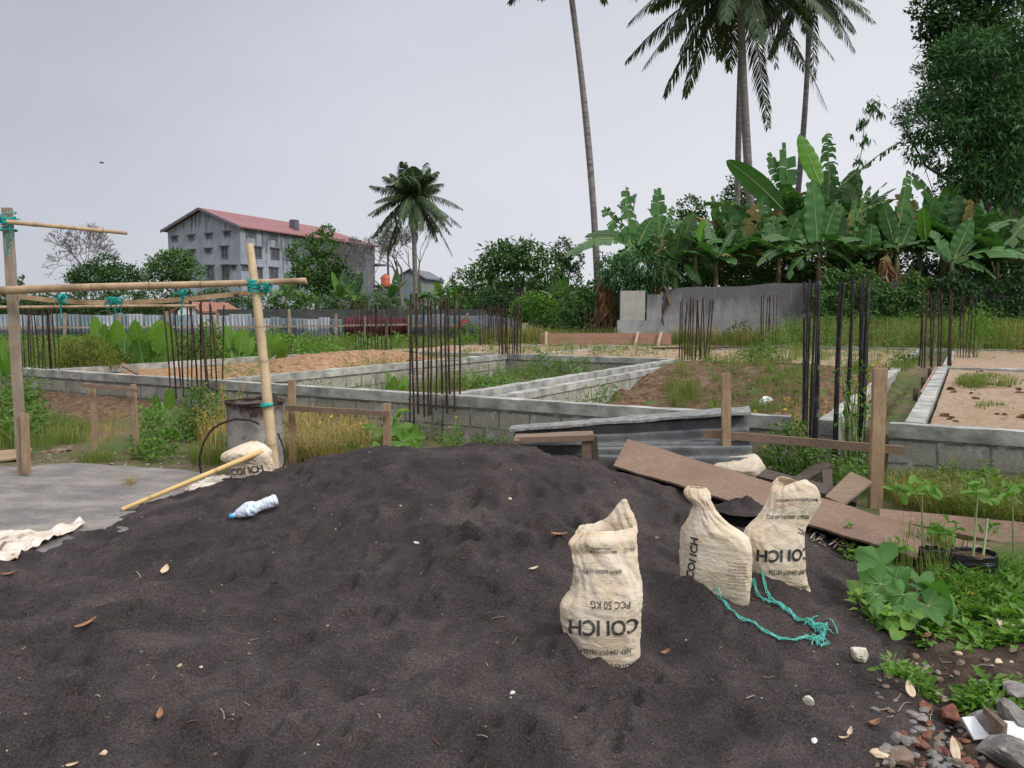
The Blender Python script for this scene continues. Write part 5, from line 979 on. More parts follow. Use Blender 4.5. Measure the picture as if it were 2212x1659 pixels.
# ---------------- trees and bushes ----------------
tree('dark_tree', 'huge dark tree filling the upper right corner', 'tree', (2230, 640), 36, [(2060, 30, 60, 45), (2030, 120, 26, 22), (2110, 100, 75, 70), (2190, 60, 80, 80), (2170, 190, 80, 80), (2230, 270, 90, 90), (2005, 60, 30, 22), (2140, 290, 60, 50), (2180, 400, 80, 60), (1985, 20, 22, 16), (2100, -30, 90, 40), (2080, 200, 80, 70), (2150, 320, 80, 90), (2070, 90, 70, 60)], .26, .13, 'dark', 1.5, .5, seed=2, thick=.6)
tree('feathery_tree', 'dark feathery tree branch left of the bamboo foliage', 'tree', (2100, 640), 34, [(1975, 240, 42, 26), (2020, 215, 40, 30), (1945, 262, 18, 10), (2035, 270, 40, 22), (1990, 150, 20, 12), (2110, 240, 40, 30)], .16, .05, 'dark', .7, .18, seed=3, thick=.8)
tree('bamboo_clump', 'bamboo clump with drooping light green foliage at the right edge', 'bamboo', (2190, 640), 29.6, [(2010, 270, 55, 42), (2100, 120, 70, 50), (2150, 250, 70, 70), (2090, 380, 50, 44), (1985, 320, 28, 34), (2060, 190, 60, 50), (2100, 260, 65, 60), (2150, 180, 60, 60), (2040, 130, 40, 34), (2060, 330, 50, 40), (2170, 320, 60, 60), (2180, 400, 45, 40), (2205, 90, 40, 60), (2110, 400, 40, 26)], .34, .085, 'bambooleaf', 1.0, .06, seed=4, droopy=.45, thick=.42, bark='pseudo')
t = thing('bamboo_shoot', P(1815, 560, 30), 'thin bamboo shoot with hanging leaves against the sky, above the banana row', 'bamboo')
pp = np.array([P(1815, 560, 30), P(1838, 450, 30), P(1850, 390, 30), P(1862, 320, 30), P(1868, 260, 30), P(1885, 222, 30), P(1905, 215, 30)]); mb = MB(); tube(mb, pp, np.linspace(.025, .006, 7), 5); mb.build('stem', M['pseudo'], t)
mb = MB()
for (U, V, r, n) in [(1885, 225, 22, 70), (1862, 260, 16, 50), (1868, 300, 16, 40), (1856, 345, 15, 36), (1846, 385, 14, 30), (1900, 240, 10, 26), (1838, 290, 8, 10)]:
    C = P(U, V, 30)+rdir(n)*r*30/FPX*rng.random((n, 1)); cards(mb, C, rdir(n)*.6+[.1, 0, -1.], rdir(n), rng.uniform(.2, .38, n), .06)
mb.build('foliage', M['bambooleaf'], t)
for lab, base, y, cl, m, L, Wd, dr in [
    ('dark drooping bush hanging over the pale wall panel', (1385, 640), 28.2, [(1385, 575, 50, 38), (1345, 600, 40, 32), (1425, 590, 36, 38), (1375, 620, 45, 22), (1320, 570, 30, 26)], 'bambooleaf', .30, .055, 1.1),
    ('big vine covered bush left of the pale wall panel', (1290, 720), 29, [(1290, 650, 42, 45), (1250, 665, 42, 42), (1315, 680, 28, 38), (1230, 700, 30, 24), (1270, 700, 40, 24)], 'mid', .12, .08, .2),
    ('round bright green bush at the foot of the papaya tree', (1150, 700), 33, [(1150, 660, 36, 28), (1190, 672, 30, 26), (1120, 672, 22, 18)], 'fresh', .13, .09, .1),
    ('green bush between the round bush and the vine covered bush', (1215, 720), 31, [(1205, 700, 38, 26), (1170, 705, 30, 18)], 'mid', .12, .08, .1)]:
    tree('bush', lab, 'bush', base, y, cl, L, Wd, m, 1.0, .05, seed=int(base[0]), droopy=dr)
tree('round_tree', 'small round tree standing up between the banana plants and the bare twigs', 'tree', (1493, 640), 42, [(1492, 452, 30, 26), (1480, 480, 24, 26), (1508, 480, 22, 22)], .2, .12, 'mid', .9, .12, seed=11)
tree('round_tree', 'small leafy tree behind the foot of the crossed palms', 'tree', (1612, 640), 40, [(1610, 405, 38, 30), (1590, 430, 34, 26), (1640, 420, 24, 22), (1655, 400, 14, 12)], .2, .13, 'mid', .8, .12, seed=12)
t = tree('papaya_tree', 'umbrella shaped papaya tree with jagged leaves, left of the round bush', 'tree', (1115, 690), 45, [(1110, 560, 70, 24), (1085, 545, 42, 20), (1140, 542, 40, 20), (1110, 532, 40, 12), (1045, 580, 26, 26), (1180, 580, 28, 30), (1110, 595, 60, 26)], .38, .15, 'mid', .75, .14, seed=13, droopy=.7)
for lab, base, y, cl, m in [
    ('tree behind the papaya tree, right of it', (1215, 650), 62, [(1215, 545, 22, 30), (1200, 575, 26, 30), (1240, 560, 20, 26), (1230, 600, 30, 30)], 'dark'),
    ('tree low behind the papaya tree, left of it', (1020, 660), 60, [(1000, 610, 30, 26), (1040, 600, 30, 28), (1060, 640, 50, 28)], 'mid'),
    ('dark low tree filling the gap below the papaya tree', (1120, 690), 52, [(1120, 640, 70, 34), (1180, 630, 36, 30), (1070, 650, 40, 24)], 'dark'),
    ('bushy tall tree in front of the grey building', (690, 680), 82, [(706, 500, 18, 12), (690, 515, 26, 14), (655, 545, 34, 26), (700, 535, 34, 20), (690, 585, 56, 34), (735, 610, 44, 34), (670, 620, 50, 36), (720, 570, 32, 26), (640, 600, 20, 22)], 'mid'),
    ('broad round tree left of the grey building', (378, 650), 78, [(375, 575, 52, 32), (345, 590, 36, 26), (410, 590, 34, 28), (385, 560, 36, 20)], 'mid'),
    ('dark spreading tree behind the thick bamboo rail', (228, 650), 72, [(228, 575, 34, 24), (200, 595, 46, 24), (260, 595, 44, 24), (230, 600, 76, 22), (300, 606, 18, 14)], 'dark'),
    ('low dark tree row behind the left end of the metal fence', (80, 680), 66, [(30, 650, 46, 24), (110, 655, 50, 20), (190, 650, 50, 24), (270, 650, 50, 26)], 'dark'),
    ('dark tree row left of the bamboo post, behind the fence', (420, 690), 64, [(330, 650, 40, 28), (400, 655, 40, 24), (470, 650, 44, 26), (525, 665, 40, 22)], 'dark'),
    ('low tree row between the building and the far gate', (600, 690), 75, [(570, 655, 40, 26), (620, 650, 36, 24), (680, 665, 46, 24), (750, 655, 44, 26)], 'mid'),
    ('low trees right of the far gate behind the fence', (880, 690), 74, [(800, 660, 40, 24), (860, 665, 44, 22), (930, 660, 44, 26), (990, 655, 40, 26)], 'mid'),
    ('dark trees closing the view behind the back wall', (1500, 650), 44, [(1480, 570, 60, 50), (1560, 560, 60, 60), (1620, 590, 60, 50)], 'dark'),
    ('dark trees closing the view behind the widest banana leaf', (1740, 650), 44, [(1700, 570, 60, 60), (1780, 560, 60, 70), (1850, 580, 50, 50)], 'dark'),
    ('tall dark leafy tree behind the bamboo clump at the right edge', (2150, 650), 38, [(2080, 420, 60, 60), (2150, 450, 70, 70), (2050, 470, 60, 50), (2200, 480, 60, 70), (1990, 500, 50, 40), (2130, 520, 80, 50), (2215, 200, 60, 90), (2150, 330, 60, 60), (2200, 360, 60, 70), (2120, 340, 50, 50)], 'dark'),
    ('dark undergrowth below the banana leaves at right', (2100, 670), 30.5, [(2090, 600, 60, 36), (2170, 590, 60, 44), (2010, 600, 50, 32), (2140, 540, 60, 40)], 'dark'),
    ('dark undergrowth behind the widest banana leaf', (1800, 670), 30.8, [(1700, 590, 60, 34), (1810, 590, 60, 44), (1890, 580, 50, 40), (1600, 600, 50, 30), (1500, 600, 50, 32), (1850, 520, 36, 34), (1700, 520, 40, 30), (1560, 530, 50, 40), (1640, 510, 40, 40), (1760, 480, 50, 50), (1470, 540, 50, 36), (1900, 530, 40, 40)], 'mid'),
    ('dark trees closing the view under the bamboo clump', (2100, 650), 40, [(1940, 580, 60, 60), (2020, 570, 60, 70), (2100, 560, 60, 80), (2190, 540, 70, 90)], 'dark')]:
    y_ = y; tree('tree', lab, 'tree', base, y, cl, .05+.0032*y, .03+.0021*y, m, 1.6 if y < 31 else .85, .14+.002*y, seed=int(base[0]))
t = thing('small_round_tree', P(46, 640, 90), 'tiny distant tree showing left of the bare tree', 'tree'); mb = MB(); crown(mb, [(46, 606, 6, 9)], 90, .5, .3); mb.build('crown', M['mid'], t); mb = MB(); tube(mb, [P(46, 650, 90), P(46, 606, 90)], .15, 5); mb.build('trunk', M['bark'], t)
def bare(label, base, top, y, spread, seed, depth=6, r=.16, n0=3, wide=.55):
    g = np.random.default_rng(seed); b0 = P(base[0], base[1], y); tp = P(top[0], top[1], y); h = tp[2]-b0[2]; t = thing('bare_tree', b0, label, 'tree', 'leafless trees in the distance'); S0 = []; S1 = []; R0 = []; R1 = []
    def go(p, d, L, r, k):
        q = p
        for _ in range(2):
            d = unit(d+g.normal(size=3)*.14+[0, 0, .05]); e = q+d*L/2; S0.append(q); S1.append(e); R0.append(r); R1.append(r*.8); q = e; r *= .8
        if k == 0: return
        for i in range(2+(g.random() < .6)):
            nd = unit(d+unit(g.normal(size=3)*[1, .8, .6])*wide*spread); go(q, nd, L*g.uniform(.66, .86), r*.72, k-1)
    tr = unit(tp-b0); S0.append(b0); S1.append(b0+tr*h*.28); R0.append(r); R1.append(r*.8)
    for i in range(n0): go(b0+tr*h*.28, unit(tr+g.normal(size=3)*[.35, .3, .05]), h*.24, r*.6, depth)
    mb = MB(); segs(mb, S0, S1, np.maximum(R0, .018), np.maximum(R1, .014), 4); mb.build('branches', M['twig'], t); return t
bare('bare tree rising behind the dark spreading tree at left', (185, 660), (180, 498), 76, 1.2, 3, 6, .2)
bare('bare tree left of the short palm trunk', (868, 660), (850, 500), 70, .9, 5, 6, .22, 3)
bare('bare tree right of the short palm trunk, close to it', (893, 650), (925, 490), 74, .9, 8, 5, .16, 2)
bare('bare thin tree in front of the right end of the grey building', (795, 660), (790, 520), 78, .9, 12, 6, .13, 3)
bare('thin bare twigs between two banana plants against the sky', (1392, 560), (1398, 432), 40, .5, 15, 5, .05, 3, .4)
# far-off wood closing the horizon: nobody could count these trees
mb = MB(); n = 26000; x = rng.uniform(-190, 210, n); yy = rng.uniform(135, 165, n); hh = (4.5+2.5*fbm(x*.05, x*0, 3, 4)+1.6*pn(x*.3, yy*0, 6))*np.where(x < -52, .8, 1.15)
z = -.5+hh*rng.random(n)**.7; cards(mb, np.stack([x, yy, z], 1), rdir(n), rdir(n)+[0, 0, .5], 1.7, 1.2); tag(mb.build('far_wood', M['dark']), kind='stuff')
# ---------------- fences, walls ----------------
def f_metal(n, l, b):
    v = coord(n, l); o = n.new('ShaderNodeObjectInfo'); t1 = noise(n, l, coord(n, l, (1, 1, .35)), 1.7, 5); c = ramp(n, l, mth(n, l, 'ADD', mth(n, l, 'MULTIPLY', t1, .5), mth(n, l, 'MULTIPLY', o.outputs['Random'], .5)), [(.2, (.10, .13, .15)), (.5, (.17, .20, .22)), (.7, (.27, .29, .31)), (.85, (.15, .17, .19))])
    l.new(c, b.inputs['Base Color']); b.inputs['Roughness'].default_value = .5; b.inputs['Metallic'].default_value = .25
M['zinc'] = mat('zinc_sheet', f_metal)
M['redsheet'] = simple('dark_red_sheet', [(.3, (.07, .018, .025)), (.7, (.13, .035, .045))], 2, rough=.6)
def sheet(t, U0, U1, V0, V1, y, m, nm='panel'):
    a = P(U0, V1, y); b_ = P(U1, V1, y); h = P(U0, V0, y)[2]-a[2]; L = b_[0]-a[0]; n = max(6, int(L/.045)); x = np.linspace(0, L, n); V = []
    for z in (0, h): V.append(np.stack([a[0]+x, a[1]+.05*np.sin(x*2*math.pi/.22), a[2]+z+0*x], 1))
    mb = MB(); mb.add(np.concatenate(V), [(i, i+1, i+1+n, i+n) for i in range(n-1)]); o = mb.build(nm, M[m], t, smooth=True); md = o.modifiers.new('thickness', 'SOLIDIFY'); md.thickness = .01
def fence(label, U0, U1, pw, vt, vb, y, m, seed, posts=(), rail=None, name='metal_fence', cat='fence'):
    g = np.random.default_rng(seed); t = thing(name, P(U0, vb, y), label, cat); u = U0
    while u < U1-3:
        w = pw*g.uniform(.7, 1.3); e = min(u+w, U1); sheet(t, u, e-.3, vt+g.uniform(-2.5, 2.5), vb+6, y+g.uniform(-.12, .12), m); u = e
    for p_ in posts:
        mb = MB(); stick(mb, P(p_[0], vb+8, y-.25), P(p_[0], p_[1], y-.25), .16, .1, jit=.005, seed=p_[0]); mb.build('post', M['post'], t)
    if rail:
        mb = MB(); stick(mb, P(U0, rail, y-.22), P(U1, rail+rail*0-2, y-.22), .12, .06, side=(0, 0, 1), n=30, jit=.01); mb.build('rail', M['post'], t)
    return t
fence('long grey corrugated metal fence at the left, behind the weeds', -60, 545, 34, 680, 742, 47, 'zinc', 1, [(30, 672), (140, 676), (258, 676), (360, 672), (470, 676)], 708)
fence('grey blue corrugated metal fence between the bamboo post and the red sheets', 545, 743, 26, 687, 742, 50, 'zinc', 2, [(625, 667), (726, 677)], 706)
t = fence('dark red sheet metal gate in the far fence', 744, 884, 36, 686, 728, 50.5, 'redsheet', 3, [(787, 682), (835, 678), (884, 680)], 703, name='sheet_gate', cat='gate')
fence('faded blue corrugated fence right of the dark red gate', 886, 1062, 24, 680, 742, 51, 'zinc', 4, [(925, 672), (1010, 676)], 704)
fence('pale zinc sheets half hidden behind weeds right of the thick rods', 1060, 1120, 26, 684, 738, 49, 'zinc', 6)
M['darkwall'] = simple('dark_mossy_wall', [(.3, (.035, .04, .035)), (.7, (.10, .105, .10))], 1.2, bs=.3)
mb = MB(); a = P(470, 720, 58); b_ = P(1060, 720, 58); boxy(mb, a, b_-a, [0, .3, 0], [0, 0, P(470, 668, 58)[2]-a[2]]); tag(mb.build('dark_wall', M['darkwall'], loc=a), 'dark wall running behind the far metal fence', 'wall')
def f_oldwall(n, l, b):
    v = coord(n, l); t1 = noise(n, l, coord(n, l, (1.3, 1, .35)), 1.5, 7, .7); s = n.new('ShaderNodeSeparateXYZ'); l.new(v, s.inputs[0]); t2 = noise(n, l, v, 20, 4)
    d = mth(n, l, 'ADD', mth(n, l, 'MULTIPLY', s.outputs[2], .32), mth(n, l, 'MULTIPLY', t1, 1.1)); c = ramp(n, l, d, [(.55, (.36, .36, .37)), (.82, (.26, .26, .27)), (1.05, (.12, .12, .125))])
    q = noise(n, l, coord(n, l, (5, 1, .25)), 2, 3); c = mixc(n, l, ramp(n, l, q, [(.62, (0, 0, 0)), (.72, (.45, .45, .45))]), c, (.38, .38, .385)); rt = mth(n, l, 'MULTIPLY_ADD' if False else 'MULTIPLY', s.outputs[0], .16, True); c = mixc(n, l, mth(n, l, 'MULTIPLY', rt, mth(n, l, 'MULTIPLY', noise(n, l, v, .9, 6, .7), 1.5), True), c, (.085, .083, .09)); c = mixc(n, l, ramp(n, l, noise(n, l, v, 1.1, 6, .7), [(.5, (0, 0, 0)), (.66, (.6, .6, .6))]), c, (.14, .14, .145))
    l.new(c, b.inputs['Base Color']); bump(n, l, b, t2, .4, .02)
M['oldwall'] = mat('stained_render', f_oldwall)
a = P(1428, 730, 27.9); b_ = P(2330, 730, 27.9); mb = MB(); top = P(1428, 624, 27.9)[2]; nx = 120; x = np.linspace(0, 1, nx)
zt = np.interp(x*902+1428, [1428, 1480, 1600, 1660, 2330], [P(0, v, 27.9)[2] for v in (627, 620, 619, 612, 606)])+.02*pn(x*40, x*0, 3)
F0 = np.stack([a[0]+(b_[0]-a[0])*x, a[1]+0*x, a[2]-.3+0*x], 1); F1 = F0.copy(); F1[:, 2] = zt; bk = np.array([0, .18, 0])
mb.add(np.concatenate([F0, F1, F1+bk, F0+bk]), [(i+k*nx, i+1+k*nx, i+1+(k+1)*nx, i+(k+1)*nx) for k in range(3) for i in range(nx-1)]+[(0, nx, 2*nx, 3*nx), (nx-1, 4*nx-1, 3*nx-1, 2*nx-1)]); tag(mb.build('boundary_wall', M['oldwall'], loc=a), 'stained grey concrete wall with a dark upper band in front of the banana row', 'wall')
M['panel'] = simple('pale_render', [(.3, (.30, .30, .27)), (.7, (.40, .40, .37))], 3, bs=.2)
a = P(1338, 712, 27.4); t = thing('wall_panel', a, 'pale rectangular wall panel on grey footing under the drooping bush', 'wall'); mb = MB(); boxy(mb, P(1340, 692, 27.4), [P(1395, 0, 27.4)[0]-P(1340, 0, 27.4)[0], 0, 0], [0, .2, 0], [0, 0, P(0, 628, 27.4)[2]-P(0, 692, 27.4)[2]]); mb.build('panel', M['panel'], t)
mb = MB(); boxy(mb, P(1334, 722, 27.38), [P(1432, 0, 27.4)[0]-P(1334, 0, 27.4)[0], 0, 0], [0, .24, 0], [0, 0, P(0, 692, 27.4)[2]-P(0, 722, 27.4)[2]-.004]); mb.build('footing', M['oldwall'], t)
mb = MB(); boxy(mb, P(1397, 692, 27.39), [P(1430, 0, 27.4)[0]-P(1397, 0, 27.4)[0], 0, 0], [0, .2, 0], [0, 0, P(0, 636, 27.4)[2]-P(0, 692, 27.4)[2]]); mb.build('pillar', M['oldwall'], t)
# climbers on the wall
def climber(label, U0, U1, V0, V1, y, n, m, L=.14, name='wall_climber', dens=None):
    C = np.array([P(rng.uniform(U0, U1), rng.uniform(V0, V1), y) for _ in range(n)]); C[:, 1] += .25*fbm(C[:, 0]*1.3, C[:, 2]*1.5, 3, 3)-rng.random(n)*.15; zr = (C[:, 2]-C[:, 2].min())/(C[:, 2].max()-C[:, 2].min()); C = C[(fbm(C[:, 0]*.9, C[:, 2]*1.1, 2, 5) > -.42) & (zr < .90+.45*fbm(C[:, 0]*1.4, C[:, 0]*0, 3, 6))]; n = len(C)
    C[:, 2] += .25*pn(C[:, 0]*1.2, C[:, 0]*0, 8)*((C[:, 2]-C[:, 2].min())/(C[:, 2].max()-C[:, 2].min()))
    mb = MB(); cards(mb, C, rdir(n)*.8+[0, -.2, -.5], rdir(n)*.5+[0, -1, .3], L*rng.uniform(.6, 1.3, n), L*.75); return tag(mb.build(name, M[m], loc=P((U0+U1)/2, V1, y)), label, 'climbing plant')
climber('leafy climber covering the wall behind the black rods', 1748, 1885, 572, 690, 27.5, 3600, 'mid', .13)
climber('dark creeper covering the wall at the right edge', 2015, 2330, 584, 680, 27.4, 11000, 'dark', .13)
climber('mixed creeper around the banana stems left of the dark creeper', 1880, 2020, 590, 690, 27.55, 2600, 'mid', .13)
# ---------------- buildings ----------------
def f_bld(n, l, b):
    v = coord(n, l); t1 = noise(n, l, coord(n, l, (1, 1, .4)), .35, 6, .7); t2 = noise(n, l, coord(n, l, (1.5, 1.5, .22)), 1.1, 5, .65); s = n.new('ShaderNodeSeparateXYZ'); l.new(v, s.inputs[0])
    c = ramp(n, l, t1, [(.32, (.22, .24, .285)), (.5, (.30, .33, .385)), (.68, (.40, .43, .49))]); hi = mth(n, l, 'MULTIPLY', s.outputs[2], .028)
    right = mth(n, l, 'MULTIPLY', s.outputs[1], .022)
    st = mth(n, l, 'ADD', mth(n, l, 'ADD', t2, hi), right); c = mixc(n, l, ramp(n, l, st, [(.88, (0, 0, 0)), (1.12, (.8, .8, .8))]), c, (.07, .075, .09)); l.new(c, b.inputs['Base Color'])
M['bld'] = mat('stained_grey_render', f_bld); M['glass'] = simple('dark_opening', [(.3, (.035, .038, .046)), (.7, (.09, .095, .115))], .8, rough=.4, bs=0); M['hood'] = simple('dark_ledge', [(.3, (.10, .108, .125)), (.7, (.18, .19, .21))], 1, bs=0)
def f_roof(n, l, b):
    v = coord(n, l, (1, 1, 1)); w = n.new('ShaderNodeTexWave'); w.inputs['Scale'].default_value = 1.3; w.bands_direction = 'Y'; l.new(v, w.inputs[0]); t1 = noise(n, l, v, .5, 5)
    c = ramp(n, l, t1, [(.3, (.22, .092, .095)), (.7, (.28, .13, .13))]); c = mixc(n, l, mth(n, l, 'MULTIPLY', w.outputs[1], .22), c, (.25, .09, .10)); l.new(c, b.inputs['Base Color']); b.inputs['Roughness'].default_value = .6; bump(n, l, b, w.outputs[1], .3, .05)
M['roof'] = mat('red_metal_roof', f_roof); M['white'] = simple('white_paint', [(.3, (.62, .63, .65)), (.7, (.76, .77, .78))], 1, bs=0)
c0 = P(518, 490, 95); eave = c0[2]; c1 = P(362, 498, 99.5); c1[2] = eave; gl = np.linalg.norm((c1-c0)[:2]); gd = (c1-c0)/gl; ld = np.array([-gd[1], gd[0], 0]); ld = -ld if ld[1] < 0 else ld; LL = 29.0; ridge = P(430, 452, 97.2)[2]; zb = -1.
t = thing('apartment_building', [c0[0], c0[1], zb], 'large grey stained apartment building with a red metal roof', 'building', rz=math.atan2(ld[1], ld[0])-math.pi/2)
def BP(s, q, z): p = c0+ld*s+gd*q; return np.array([p[0], p[1], z])
mb = MB(); mid = gl/2; V = [BP(0, 0, zb), BP(0, gl, zb), BP(0, gl, eave), BP(0, mid, ridge-.15), BP(0, 0, eave), BP(LL, 0, zb), BP(LL, gl, zb), BP(LL, gl, eave), BP(LL, 0, eave)]
mb.add(V, [[0, 1, 2, 3, 4], [5, 0, 4, 8], [6, 5, 8, 7], [1, 6, 7, 2]]); mb.build('wall', M['bld'], t)
ov = .55; mb = MB(); rz0 = eave-.15; hip = LL-6.5
A = [BP(-ov, -ov, rz0), BP(-ov, mid, ridge), BP(-ov, gl+ov, rz0), BP(hip, mid, ridge), BP(LL+ov, -ov, rz0), BP(LL+ov, gl+ov, rz0)]; A2 = [p+np.array([0, 0, .16]) for p in A]
mb.add(A+A2, [[0, 1, 3, 4], [1, 2, 5, 3], [3, 5, 4], [6, 10, 9, 7], [7, 9, 11, 8], [9, 10, 11], [0, 4, 10, 6], [0, 6, 7, 1], [1, 7, 8, 2], [4, 5, 11, 10], [2, 8, 11, 5]]); rf = mb.build('roof', M['roof'], t)
mb = MB(); p = BP(12.2, 1.6, rz0+1.1); boxy(mb, p, ld*.9, gd*.9, [0, 0, 1.3]); mb.build('roof_vent', M['bld'], rf)
mb = MB(); stick(mb, BP(-ov-.05, -ov, rz0+.02), BP(-ov-.05, mid, ridge+.02), .12, .3, side=ld); stick(mb, BP(-ov-.05, gl+ov, rz0+.02), BP(-ov-.05, mid, ridge+.02), .12, .3, side=ld); mb.build('gable_trim', M['hood'], t)
def window(face, U, V, w, h, hood=True, shut=False):
    d = ray(U, V); nrm = ld if face == 'g' else gd; k = np.dot(c0-CAM, nrm)/np.dot(d, nrm); p = CAM+d*k; along = gd if face == 'g' else ld; out = -nrm
    if np.dot(out, p-CAM) > 0: out = -out
    m1 = MB(); sw = w;
    o0 = p-along*sw/2-np.array([0, 0, h/2]); fr = .12
    boxy(m1, o0-out*.05+out*0, along*sw, out*.16, [0, 0, fr]); boxy(m1, o0-out*.05+[0, 0, h-fr], along*sw, out*.16, [0, 0, fr]); boxy(m1, o0-out*.05+[0, 0, fr], along*fr, out*.155, [0, 0, h-2*fr]); boxy(m1, o0-out*.05+along*(sw-fr)+[0, 0, fr], along*fr, out*.155, [0, 0, h-2*fr])
    if w > .8 and h > .9: boxy(m1, o0-out*.05+along*(sw/2-.05)+[0, 0, fr], along*.1, out*.13, [0, 0, h-2*fr])
    if hood: boxy(m1, o0-along*.15+[0, 0, h+.02], along*(sw+.3), out*.28, [0, 0, .10])
    f = m1.build('window', M['hood'], t); m2 = MB(); boxy(m2, o0+along*fr*.5+[0, 0, fr*.5], along*(sw-fr), out*.05, [0, 0, h-fr]); m2.build('pane', M['glass'], f)
for U, V in ((378, 515.5), (414, 512.6), (452, 509.5), (491, 505.5)): window('g', U, V, 1.0, .55)
for U, V in ((416, 544), (451, 541.5)): window('g', U, V, 1.0, .5)
window('g', 486, 545, 1.1, 1.4); window('g', 455, 589, 1.2, 1.7); window('g', 488, 588, 1.2, 1.7); window('g', 506, 578, .8, .5);
for U, V in ((542, 506), (590, 510.5)): window('s', U, V, 1.7, .7)
for U, V in ((555, 545.5), (594, 548.5), (557, 590), (591, 590)): window('s', U, V, 1.6, 1.35)
window('s', 529, 578, 1.2, .6); window('s', 767, 533, 3.2, 2.2, False); window('s', 733, 532, 2.4, 1.8); window('s', 772, 561, 4.0, 2.6, False); window('s', 738, 562, 4, 1.6); window('s', 741, 598, 3, 1.2); window('s', 625, 550, 1.6, 1.35); window('s', 646, 515, 2, .8)
for k, z in enumerate((3.0, 6.2, 9.4)):                       # open balconies at the far end
    mb = MB(); p = BP(LL-.3, -1.0, z-.6); boxy(mb, p, ld*3.0, gd*4.5, [0, 0, .25]); boxy(mb, p+[0, 0, 1.15], ld*3.0, gd*.1, [0, 0, .1]); mb.build('balcony', M['hood'], t)
mb = MB(); p = BP(LL+2.4, -.9, zb); boxy(mb, p, ld*.25, gd*.25, [0, 0, 11.6]); mb.build('column', M['bld'], t)
# small houses
def house(label, U0, U1, vt, vr, vb, y, depth, mw, mr, name='small_house', skew=.2):
    a = P(U0, vb, y); b_ = P(U1, vb, y); a[2] = b_[2] = -.5; zt = P(0, vt, y)[2]; zr = P(0, vr, y)[2]; w = b_-a; d = np.array([skew*depth, depth, 0]); t = thing(name, a, label, 'house'); mb = MB(); z = np.array([0, 0, 1.])
    V = [a, b_, b_+d, a+d]; V = [np.array([*v[:2], -.5]) for v in V]+[np.array([*v[:2], zt]) for v in V]; m_ = (V[4]+V[5])/2; m_[2] = zr; m2 = (V[6]+V[7])/2; m2[2] = zr
    mb.add(V+[m_, m2], [[0, 1, 5, 8, 4], [1, 2, 6, 5], [2, 3, 7, 9, 6], [3, 0, 4, 7]]); mb.build('wall', M[mw], t)
    mb = MB(); up = z*.12; o = unit(w)*.4; e0 = V[4]-o-d*.04-z*.12; e1 = V[5]+o-d*.04-z*.12; e2 = V[6]+o+d*.04-z*.12; e3 = V[7]-o+d*.04-z*.12; r0 = m_-d*.04; r1 = m2+d*.04
    for q in ([e0, r0, r1, e3], [e1, r0, r1, e2]): mb.add(q+[k+up for k in q], [(0, 1, 2, 3), (4, 5, 6, 7), (0, 1, 5, 4), (1, 2, 6, 5), (2, 3, 7, 6), (3, 0, 4, 7)])
    mb.build('roof', M[mr], t); return t
M['greyhouse'] = simple('grey_house_wall', [(.3, (.17, .19, .22)), (.7, (.26, .28, .32))], 1, bs=.1); M['terra'] = simple('terracotta_roof', [(.3, (.22, .10, .07)), (.7, (.32, .16, .11))], 2, bs=.3)
house('small grey house with a pointed gable left of the short palm', 862, 912, 600, 583, 690, 76, 6, 'greyhouse', 'hood'); house('low grey building carrying the orange tank', 815, 862, 618, 616, 690, 80, 6, 'greyhouse', 'hood', skew=0)
house('tiny house with a terracotta roof behind the rods at left', 385, 425, 672, 655, 700, 56, 5, 'white', 'terra')
tc = P(833, 617, 79); t = thing('water_tank', tc, 'orange water tank on the roof of the low grey building', 'tank'); M['orangep'] = simple('orange_plastic', [(.3, (.48, .10, .05)), (.7, (.56, .14, .07))], 1, rough=.4, bs=0)
mb = MB(); zz = np.array([0, 0, 1.]); r = .47; tube(mb, [tc-zz*.1, tc, tc+zz*.3, tc+zz*.34, tc+zz*.7, tc+zz*.74, tc+zz*.95, tc+zz*1.05], [r*.97, r, r, r*.94, r, r*.96, r*.9, r*.35], 20); mb.build('tank_shell', M['orangep'], t, smooth=True); mb = MB(); tube(mb, [tc+zz*1.0, tc+zz*1.14], .2, 12); mb.build('lid', M['orangep'], t)
# ---------------- bird ----------------
b0 = P(220, 352, 45); mb = MB(); tube(mb, [b0+[-.12, 0, 0], b0+[-.05, 0, .01], b0+[.05, 0, .01], b0+[.13, 0, 0]], [.01, .035, .035, .01], 8)
for sd in (-1, 1): mb.add([b0+[-.04, 0, .02], b0+[.05, 0, .02], b0+[.06, sd*.12, .06], b0+[-.03, sd*.14, .06], b0+[-.06, sd*.34, .0]], [(0, 1, 2, 3), (3, 2, 4)])
mb.add([b0+[-.1, -.03, 0], b0+[-.1, .03, 0], b0+[-.2, .05, 0], b0+[-.2, -.05, 0]], [(0, 1, 2, 3)]); M['bird'] = simple('dark_feathers', [(.3, (.03, .03, .035)), (.7, (.06, .06, .065))], 5)
tag(mb.build('bird', M['bird'], loc=b0), 'small dark bird flying in the open sky at left', 'bird')
